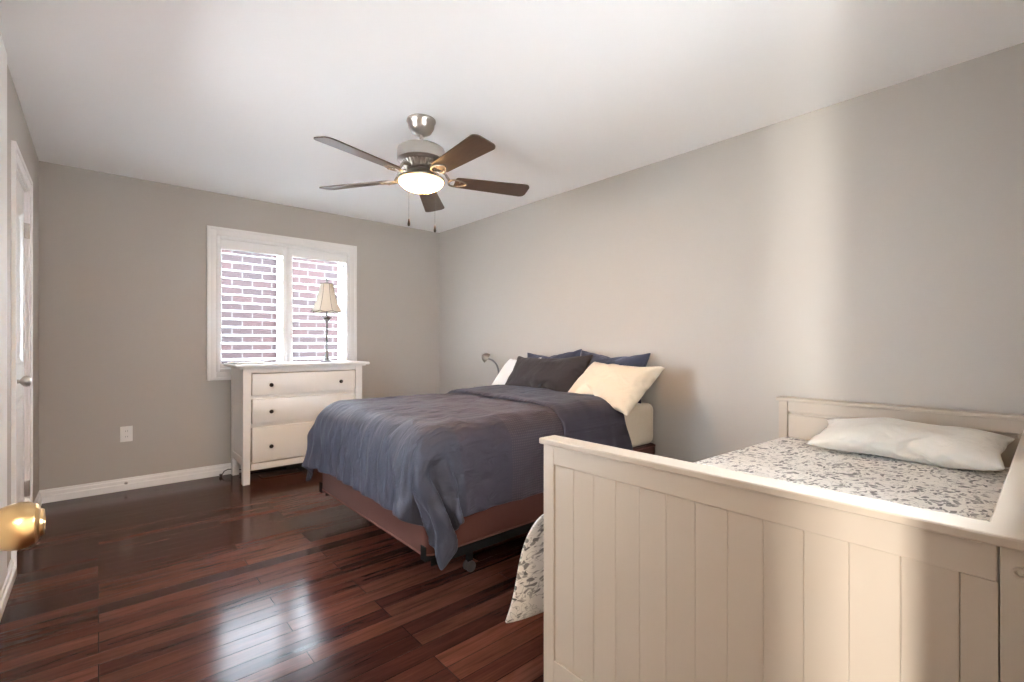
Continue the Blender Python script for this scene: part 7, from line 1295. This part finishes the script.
-77,75,-76,73,-74,79,-77,80,-75,75,-72,73,-75,73,-75,71,-75,75,-76,76,-73,76,-71,71,-73,73,-76,72,-76,71,-73,66,-65,72,-67,34,0,1,0,0,0,1,0,0,0,0,1,0,0,0,0,-2,0,0,0,1,4,
-3,-2,1,1,0,-1,5,-4,-2,0,0,-1,0)
# ------------------------------------------------------------------ bed
BX0, BX1, BY0, BY1 = 1.10, 2.965, 1.84, 3.18
bf = thing('bed_frame', 'black steel rail bed frame under the rust-coloured box spring', 'bed frame', ((BX0 + BX1) / 2, (BY0 + BY1) / 2, 0))
ox, oy = (BX0 + BX1) / 2, (BY0 + BY1) / 2
def rail(x0, x1, y0, y1, z0, z1):
    return boxes((x0 - ox, x1 - ox, y0 - oy, y1 - oy, z0, z1, .002))
for y, s in ((BY0 + .012, 1), (BY1 - .012, -1)):
    bm = rail(BX0 + .03, BX1 - .02, y - .003, y + .003, .132, .1725)
    ya, yb = sorted((y, y + s * .04))
    add_box(bm, BX0 + .03 - ox, BX1 - .02 - ox, ya - oy, yb - oy, .172, .177)
    obj('side_rail', bm, M['dark_metal'], bf)
for x in (BX0 + .18, ox, BX1 - .2):
    bm = rail(x - .02, x + .02, BY0 + .012, BY1 - .012, .166, .171)
    obj('cross_rail', bm, M['dark_metal'], bf)
for x in (BX0 + .30, BX1 - .30):
    for y in (BY0 + .09, oy, BY1 - .09):
        bm = rail(x - .014, x + .014, y - .014, y + .014, .055, .172)
        add_lathe(bm, [(0, .05), (.012, .05), (.012, .075), (0, .075)], (x - ox, y - oy, 0), 'Z', 12)
        l = obj('leg', bm, M['dark_metal'], bf)
        bm = BM()
        for dy in (-.014, .014):
            add_lathe(bm, [(0, -.008), (.022, -.008), (.0265, -.005), (.0265, .005), (.022, .008), (0, .008)], (x - ox, y - oy + dy, .0275), 'Y', 20)
        add_tube(bm, [(x - ox, y - oy - .024, .0275), (x - ox, y - oy + .024, .0275)], .004, 8)
        obj('caster', bm, M['rubber'], l, 40)
for y in (BY0 + .02, BY1 - .02):
    bm = rail(BX0 - .002, BX0 + .045, y - .022, y + .022, .166, .172)
    add_box(bm, BX0 - .006 - ox, BX0 - .001 - ox, y - .022 - oy, y + .022 - oy, .166, .230, .001)
    obj('corner_guard', bm, M['dark_metal'], bf)

def cushion_box(x0, x1, y0, y1, z0, z1, r, bulge=0.0, vr=None):
    bm = BM()
    add_box(bm, x0, x1, y0, y1, z0, z1)
    vert = [e for e in bm.edges if abs(e.verts[0].co.z - e.verts[1].co.z) > .01]
    bmesh.ops.bevel(bm, geom=vert, offset=vr or r, segments=5, affect='EDGES', profile=.5)
    top = [e for e in bm.edges if abs(e.verts[0].co.z - e.verts[1].co.z) < 1e-5 and len(e.link_faces) == 2 and e.calc_face_angle(0) > .5]
    bmesh.ops.bevel(bm, geom=top, offset=r, segments=4, affect='EDGES', profile=.5)
    return bm
bs = thing('box_spring', 'rust-brown fabric box spring under the plum duvet', 'box spring', (ox, oy, .178))
bm = cushion_box(BX0 - ox, BX1 - ox, BY0 - oy, BY1 - oy, 0, .258, .014, vr=.05)
obj('cover', bm, M['rust'], bs, 50)
bm = BM()
for z in (.010, .248):
    pts = []
    for (cx, cy, a0) in ((BX1 - .05, BY1 - .05, 0), (BX0 + .05, BY1 - .05, 90), (BX0 + .05, BY0 + .05, 180), (BX1 - .05, BY0 + .05, 270)):
        for q in range(7):
            a = math.radians(a0 + 15 * q)
            pts.append((cx + .052 * math.cos(a) - ox, cy + .052 * math.sin(a) - oy, z))
    pts.append(pts[0])
    add_tube(bm, pts, .004, 6)
obj('piping', bm, mat('dark_rust_piping', (0.12, 0.04, 0.03), .8), bs, 60)

mt = thing('mattress', 'mattress in a cream fitted sheet on the rust box spring', 'mattress', (ox, oy, .437))
bm = cushion_box(BX0 + .005 - ox, BX1 - .005 - ox, BY0 + .005 - oy, BY1 - .005 - oy, 0, .285, .045, vr=.06)
bmesh.ops.subdivide_edges(bm, edges=[e for e in bm.edges if e.calc_length() > .2], cuts=12, use_grid_fill=True)
for v in bm.verts:
    n_ = noise.noise(v.co * 6) * .003
    v.co.z += n_
obj('fitted_sheet', bm, M['cream_cotton'], mt, 50)

def decode(steps, shape):
    a = np.array(steps).reshape((3,) + shape)
    for ax in range(1, a.ndim):
        a = np.cumsum(a, axis=ax)
    return np.moveaxis(a, 0, -1) / 2000.0

# duvet: draped cloth surface (rows run from foot to head, columns across the bed)
DNX, DNY = 68, 76
DV = decode(DUVET_STEPS, (DNX, DNY))
CX = lambda i: .82 + (2.60 - .82) * i / (DNX - 1)
CY = lambda j: 1.525 + (3.42 - 1.525) * j / (DNY - 1)
def sheet_obj(name, P, uvf, m, parent, thick, off=-1, sub=1):
    nx, ny = P.shape[:2]
    me = bpy.data.meshes.new(name)
    f = [(i * ny + j, i * ny + j + 1, (i + 1) * ny + j + 1, (i + 1) * ny + j) for i in range(nx - 1) for j in range(ny - 1)]
    f = [q[::-1] for q in f]
    me.from_pydata(P.reshape(-1, 3).tolist(), [], f)
    uv = me.uv_layers.new(name='UVMap')
    for lp in me.loops:
        uv.data[lp.index].uv = uvf(lp.vertex_index // ny, lp.vertex_index % ny)
    me.shade_smooth()
    me.materials.append(m)
    o = bpy.data.objects.new(name, me)
    COL.objects.link(o)
    if parent is not None:
        o.parent = parent
    md = o.modifiers.new('thickness', 'SOLIDIFY'); md.thickness = thick; md.offset = off
    if sub:
        md = o.modifiers.new('smooth', 'SUBSURF'); md.levels = sub; md.render_levels = sub
    return o
def normals(P):
    du = np.gradient(P, axis=0); dw = np.gradient(P, axis=1)
    n = np.cross(du, dw)
    n /= np.linalg.norm(n, axis=-1, keepdims=True) + 1e-9
    return n
def smooth2(A, k):
    for _ in range(k):
        B = A.copy()
        B[1:-1] = (A[:-2] + A[2:] + 2 * A[1:-1]) / 4
        A = B.copy()
        B[:, 1:-1] = (A[:, :-2] + A[:, 2:] + 2 * A[:, 1:-1]) / 4
        A = B
    return A
NV = normals(smooth2(DV, 3))
hang = np.clip((BY0 + .10 - DV[..., 1]) / .12, 0, 1) + 1.2 * np.clip((.70 - DV[..., 2]) / .3, 0, 1) * (DV[..., 1] < BY0 + .1)
DV[..., 0] -= np.clip(.14 - .35 * np.clip(.70 - DV[..., 2], 0, 1), .06, .14) * np.minimum(hang, 1.2) * np.clip((DV[..., 0] - 1.9) / .7, 0, 1) ** 1.5
dv = thing('duvet', 'slate and plum duvet with woven bands spread over the bed', 'duvet', (0, 0, 0))
# looser folds and puffs than the plain drape
for i in range(DNX):
    for j in range(DNY):
        x, y = CX(i), CY(j)
        n = NV[i, j]
        hang = min(1, max(0, (.72 - DV[i, j, 2]) / .15))
        e = 1 - abs(noise.noise(Vector((x * 3.2 + y * 1.2, y * 10, 2))))
        e2 = 1 - abs(noise.noise(Vector((x * 5 - y * 2.5, y * 4 + x * 2, 7))))
        amp = .032 * hang * (e ** 3 - .35) if y > 1.80 else .014 * hang * ((1 - abs(noise.noise(Vector((x * 8, y * 3, 4))))) ** 3 - .4)
        amp += .016 * (1 - hang) * (e2 ** 4 - .3) + .010 * hang
        DV[i, j] += n * max(amp, -.004)
        # near corner swings out along the bed's side
        w = min(1, max(0, (.58 - DV[i, j, 2]) / .3)) * min(1, max(0, (1.36 - x) / .25)) * min(1, max(0, (1.92 - y) / .2))
        DV[i, j] += w * np.array([.085, -.055, 0])
Q = DV.copy()
sheet_obj('cover', Q, lambda i, j: (CX(i), CY(j)), M['duvet'], dv, .010, -1, 1)
# head end turned back over itself
N3 = normals(smooth2(DV, 6))
S3 = smooth2(DV, 5)
rows = []
K = 34
j0 = 0
for k in range(K + 1):
    row = []
    for j in range(DNY):
        v = j / (DNY - 1)
        length = (26 + 7 * (1 - v) + 1.2 * math.sin(v * 9)) * .71      # rows turned back
        fi = (DNX - 1) - length * max(0, (k - 4)) / (K - 4)
        i_ = int(max(0, min(DNX - 2, math.floor(fi)))); fr = fi - i_
        p = S3[i_, j] * (1 - fr) + S3[i_ + 1, j] * fr
        n = N3[i_, j] * (1 - fr) + N3[i_ + 1, j] * fr
        if k < 4:
            a = PI * k / 8
            off = .016 + .022 * (1 - math.cos(a)) / 1.0
            out = .022 * math.sin(2 * a)
        else:
            off = .038 - .016 * ((k - 4) / (K - 4))
            out = 0
        off += .006 * noise.noise(Vector((fi * .31, j * .22, 3))) + .004 * noise.noise(Vector((fi * .7, j * .07, 8)))
        if k == K:
            off -= .012
        q = p + n * off + np.array([out, 0, 0])
        row.append(q)
    rows.append(row)
Fd = np.array(rows)
sheet_obj('turned_back_edge', Fd[::-1], lambda i, j: (2.5, CY(j)), M['duvet'], dv, .008, -1, 1)

# cream top sheet showing between duvet and mattress on the near side
ts_rows = []
for i in range(26):
    row = []
    for j in range(28):
        # path: along the top then down the near side of the mattress
        x = 2.26 + (2.80 - 2.26) * i / 25
        s = j / 27
        Lt = .34
        d = s * (.34 + .26)
        zt, yn, r = .7245 + .003, BY0 + .003, .05
        if d < Lt - r:
            y, z = yn + Lt - d, zt
        elif d < Lt - r + r * PI / 2:
            a = (d - Lt + r) / r
            y, z = yn + r - r * math.sin(a) , zt - r + r * math.cos(a)
        else:
            y, z = yn, zt - r - (d - (Lt - r + r * PI / 2))
        x2 = x - .22 * max(0, s - .35) 
        w = .004 * noise.noise(Vector((x * 9, d * 9, 2))) + .004
        row.append((x2, y - (w if d > Lt else 0), z + (w if d <= Lt else 0)))
    ts_rows.append(row)
ts = sheet_obj('top_sheet', np.array(ts_rows), lambda i, j: (i * .02, j * .02), M['cream_cotton'], None, .003, 1, 1)
tag(ts, 'cream top sheet peeking out between duvet and mattress', 'sheet')

# pillows: one inflated shape, bent and sized for each
PV = decode(PILLOW_STEPS, (2972,))
PNX, PNY = 46, 34
def pillow_mesh(name, w, h, d, bend=0.0, sag=0.0, flip=1, seed=0, taper=0.0):
    V = PV.copy()
    V[:, 0] *= flip
    V[:, 0] *= w / .662; V[:, 1] *= h / .465; V[:, 2] *= d / .263
    u = V[:, 0] / (w / 2); v = V[:, 1] / (h / 2)
    V[:, 0] *= 1 + taper * v
    V[:, 2] += bend * (v ** 2) + sag * (u ** 2)
    for k in range(len(V)):
        V[k, 2] += .012 * noise.noise(Vector((V[k, 0] * 5, V[k, 1] * 5, seed + (V[k, 2] > 0) * 3)))
        V[k, 1] += .010 * noise.noise(Vector((V[k, 0] * 4, seed * 3.1, V[k, 2] * 2)))
    idx = {}; n = 0; T = {}; B = {}
    for i in range(PNX):
        for j in range(PNY):
            if i in (0, PNX - 1) or j in (0, PNY - 1):
                T[i, j] = B[i, j] = n; n += 1
            else:
                T[i, j] = n; B[i, j] = n + 1; n += 2
    F = []
    for i in range(PNX - 1):
        for j in range(PNY - 1):
            F.append((T[i, j], T[i + 1, j], T[i + 1, j + 1], T[i, j + 1]))
            F.append((B[i, j], B[i, j + 1], B[i + 1, j + 1], B[i + 1, j]))
    if flip < 0:
        F = [f[::-1] for f in F]
    me = bpy.data.meshes.new(name)
    me.from_pydata(V.tolist(), [], F)
    me.shade_smooth()
    return me
def pillow(m, label, center, udir, vdir, w, h, d, **kw):
    """udir: direction of the long side, vdir: direction of the short side (towards its top edge)"""
    u = Vector(udir).normalized(); v = Vector(vdir); v = (v - u * v.dot(u)).normalized(); n = u.cross(v)
    me = pillow_mesh('pillow', w, h, d, **kw)
    me.materials.append(m)
    o = bpy.data.objects.new('pillow', me)
    COL.objects.link(o)
    R = Matrix((u, v, n)).transposed().to_4x4()
    o.matrix_world = Matrix.Translation(Vector(center)) @ R
    md = o.modifiers.new('smooth', 'SUBSURF'); md.levels = 1; md.render_levels = 1
    return tag(o, label, 'pillow', 'pillows at the head of the bed')
pillow(M['navy'], 'slate blue pillow standing against the wall above the cream pillow', (2.885, 2.20, .905), (0, 1, .03), (.22, 0, 1), .64, .38, .20, seed=1, bend=.02)
pillow(M['navy'], 'slate blue pillow against the wall, mostly behind the charcoal pillow', (2.895, 2.82, .905), (0, 1, -.05), (.22, 0, 1), .66, .37, .15, seed=2, flip=-1)
pillow(M['white_cotton'], 'white pillow leaning at the far side of the bed by the gooseneck lamp', (2.775, 3.14, .870), (.10, 1, -.05), (.68, -.2, .75), .48, .40, .15, seed=4)
pillow(M['charcoal'], 'charcoal brown pillow leaning in the middle of the bed head', (2.65, 2.655, .878), (.02, 1, -.03), (.62, -.06, 1), .89, .41, .18, seed=5, taper=-.04)
pillow(M['cream_cotton'], 'plump cream pillow leaning on the near side of the bed head', (2.605, 1.98, .853), (.12, 1, .03), (.85, .05, .72), .64, .45, .19, seed=6, flip=-1)

# gooseneck lamp behind the far side of the bed
gl = thing('reading_lamp', 'silver gooseneck reading lamp behind the white pillow', 'lamp', (2.90, 3.52, 0))
bm = BM(); add_lathe(bm, [(0, 0), (.10, 0), (.102, .006), (.095, .014), (.02, .022), (.012, .026), (0, .026)], seg=32)
obj('base', bm, M['dark_metal'], gl, 40)
pts = [(0, 0, .02), (0, 0, .30), (0, 0, .60), (.0, .0, .80), (.005, .01, .88), (.0, .035, .94), (-.01, .075, .975), (-.02, .115, .990), (-.03, .14, .995)]
fine = []
for a in range(len(pts) - 1):
    p0, p1, p2, p3 = [Vector(pts[max(0, min(len(pts) - 1, a + q))]) for q in (-1, 0, 1, 2)]
    for q in range(6):
        tt = q / 6
        fine.append(.5 * ((2 * p1) + (p2 - p0) * tt + (2 * p0 - 5 * p1 + 4 * p2 - p3) * tt ** 2 + (3 * p1 - p0 - 3 * p2 + p3) * tt ** 3))
fine.append(Vector(pts[-1]))
bm = BM(); add_tube(bm, fine, .008, 10)
obj('gooseneck', bm, M['pewter'], gl, 60)
bm = BM()
add_lathe(bm, [(0, .030), (.012, .028), (.030, .016), (.044, -.006), (.052, -.032), (.049, -.032), (.043, -.006), (.028, .011), (0, .018)], seg=32, caps=False)
bmesh.ops.rotate(bm, verts=bm.verts[:], cent=(0, 0, 0), matrix=Matrix.Rotation(math.radians(-55), 3, 'X') )
bmesh.ops.rotate(bm, verts=bm.verts[:], cent=(0, 0, 0), matrix=Matrix.Rotation(math.radians(60), 3, 'Z') )
hd = obj('lamp_head', bm, M['dull_nickel'], gl, 50, (-.035, .175, 1.012))
bm = BM(); bmesh.ops.create_uvsphere(bm, u_segments=16, v_segments=10, radius=.018)
obj('bulb', bm, M['plastic'], hd, 180)

# ------------------------------------------------------------------ daybed
PX = 1.09
db = thing('daybed', 'white panelled daybed in front with a floral comforter', 'daybed', (PX, 0.02, 0))
def dbx(*a):
    bm = BM()
    for q in a:
        x0, x1, y0, y1, z0, z1 = q[:6]
        add_box(bm, x0 - PX, x1 - PX, y0 - .02, y1 - .02, z0, z1, q[6] if len(q) > 6 else .002)
    return bm
YA = .060
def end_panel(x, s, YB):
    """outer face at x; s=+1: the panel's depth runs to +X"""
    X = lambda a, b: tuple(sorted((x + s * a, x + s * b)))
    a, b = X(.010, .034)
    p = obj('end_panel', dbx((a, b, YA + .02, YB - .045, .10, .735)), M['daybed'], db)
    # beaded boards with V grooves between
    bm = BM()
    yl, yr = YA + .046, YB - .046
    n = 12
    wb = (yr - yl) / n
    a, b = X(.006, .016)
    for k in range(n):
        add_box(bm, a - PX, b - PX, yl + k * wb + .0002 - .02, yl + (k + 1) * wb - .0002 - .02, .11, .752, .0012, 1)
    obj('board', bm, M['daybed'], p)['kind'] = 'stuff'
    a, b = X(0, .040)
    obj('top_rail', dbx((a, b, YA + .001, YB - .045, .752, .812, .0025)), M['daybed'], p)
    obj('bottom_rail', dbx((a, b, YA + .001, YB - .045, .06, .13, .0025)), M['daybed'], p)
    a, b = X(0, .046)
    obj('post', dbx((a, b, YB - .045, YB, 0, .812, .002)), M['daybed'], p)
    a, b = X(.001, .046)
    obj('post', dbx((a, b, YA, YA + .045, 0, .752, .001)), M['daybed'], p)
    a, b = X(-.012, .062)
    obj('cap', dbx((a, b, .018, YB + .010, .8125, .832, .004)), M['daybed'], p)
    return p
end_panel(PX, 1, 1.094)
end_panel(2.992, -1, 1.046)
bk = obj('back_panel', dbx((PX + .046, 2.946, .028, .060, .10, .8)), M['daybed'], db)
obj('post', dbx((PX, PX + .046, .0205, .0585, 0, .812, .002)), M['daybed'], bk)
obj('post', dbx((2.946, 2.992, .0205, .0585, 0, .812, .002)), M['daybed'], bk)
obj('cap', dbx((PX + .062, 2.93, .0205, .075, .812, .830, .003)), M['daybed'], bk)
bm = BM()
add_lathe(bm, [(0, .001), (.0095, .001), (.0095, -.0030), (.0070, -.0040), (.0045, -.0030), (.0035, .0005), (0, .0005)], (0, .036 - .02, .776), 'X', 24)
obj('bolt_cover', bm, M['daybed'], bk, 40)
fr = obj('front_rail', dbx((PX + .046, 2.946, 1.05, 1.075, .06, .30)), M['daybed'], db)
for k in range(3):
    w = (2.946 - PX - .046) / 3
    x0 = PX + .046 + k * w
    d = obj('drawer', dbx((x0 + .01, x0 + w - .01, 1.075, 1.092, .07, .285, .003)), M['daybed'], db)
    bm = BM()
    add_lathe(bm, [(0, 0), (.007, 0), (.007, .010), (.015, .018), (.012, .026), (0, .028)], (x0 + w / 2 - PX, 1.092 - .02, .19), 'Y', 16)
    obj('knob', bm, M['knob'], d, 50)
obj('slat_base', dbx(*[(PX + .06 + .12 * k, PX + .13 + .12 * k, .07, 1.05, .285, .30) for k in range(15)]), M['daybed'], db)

dm = thing('mattress', 'white mattress of the daybed under the floral comforter', 'mattress', (2.0, .58, .30))
bm = cushion_box(1.142 - 2.0, 2.940 - 2.0, .085 - .58, 1.075 - .58, 0, .283, .03)
obj('cover', bm, M['white_cotton'], dm, 50)

# floral comforter: flat on top, falling over the open side, flaring at its near corner
rows = []
NI, NJ = 80, 84
for i in range(NI):
    x = 1.142 + (2.938 - 1.142) * i / (NI - 1)
    row = []
    Lt = 1.00
    flare = math.exp(-((x - 1.142) / .16) ** 2)
    drop = .452 - .07 * (1 - flare) + .012 * math.sin(x * 7)
    r = .035
    for j in range(NJ):
        d = (Lt + drop) * j / (NJ - 1)
        ztop, yed = .606, 1.125 - .085 * (x - 1.142) / 1.8
        nz = .010 * noise.noise(Vector((x * 4, d * 4, 1))) + .005 * noise.noise(Vector((x * 10, d * 10, 4)))
        if d < Lt - r:
            y, z = yed - Lt + d, ztop + max(-.006, nz) + .006
            xx = x
        else:
            e = d - (Lt - r)
            if e < r * PI / 2:
                a = e / r
                y, z = yed - r + r * math.sin(a), ztop - r + r * math.cos(a) + .006 * (1 - a / 1.57)
                t_ = 0
            else:
                t_ = (e - r * PI / 2) / (drop - r * (PI / 2 - 1))
                z = ztop - r - (e - r * PI / 2)
                y = yed
            y += (max(t_, 0) ** .6) * (.035 + .02 * math.sin(x * 13) + .15 * flare) + .012 * math.sin(x * 24 + 1.5) * t_
            xx = x - .035 * flare * t_ ** .7
            y += .012 * math.sin(t_ * 6) * flare
        if z < .46:                      # clear of the drawer fronts below
            y = max(y, 1.128 - max(0, z - .33) * .6)
        row.append((xx, y, z))
    rows.append(row)
cf = sheet_obj('comforter', np.array(rows), lambda i, j: (1.8 * i / (NI - 1), 1.45 * j / (NJ - 1)), M['floral'], None, .012, -1, 1)
tag(cf, 'cream comforter with grey floral print covering the daybed', 'comforter')

p = pillow(M['ivory_cotton'], 'large flat ivory pillow on the floral comforter of the daybed', (2.76, .455, .698), (0, 1, .0), (.97, .03, .20), .70, .37, .15, seed=9)
del p['group']
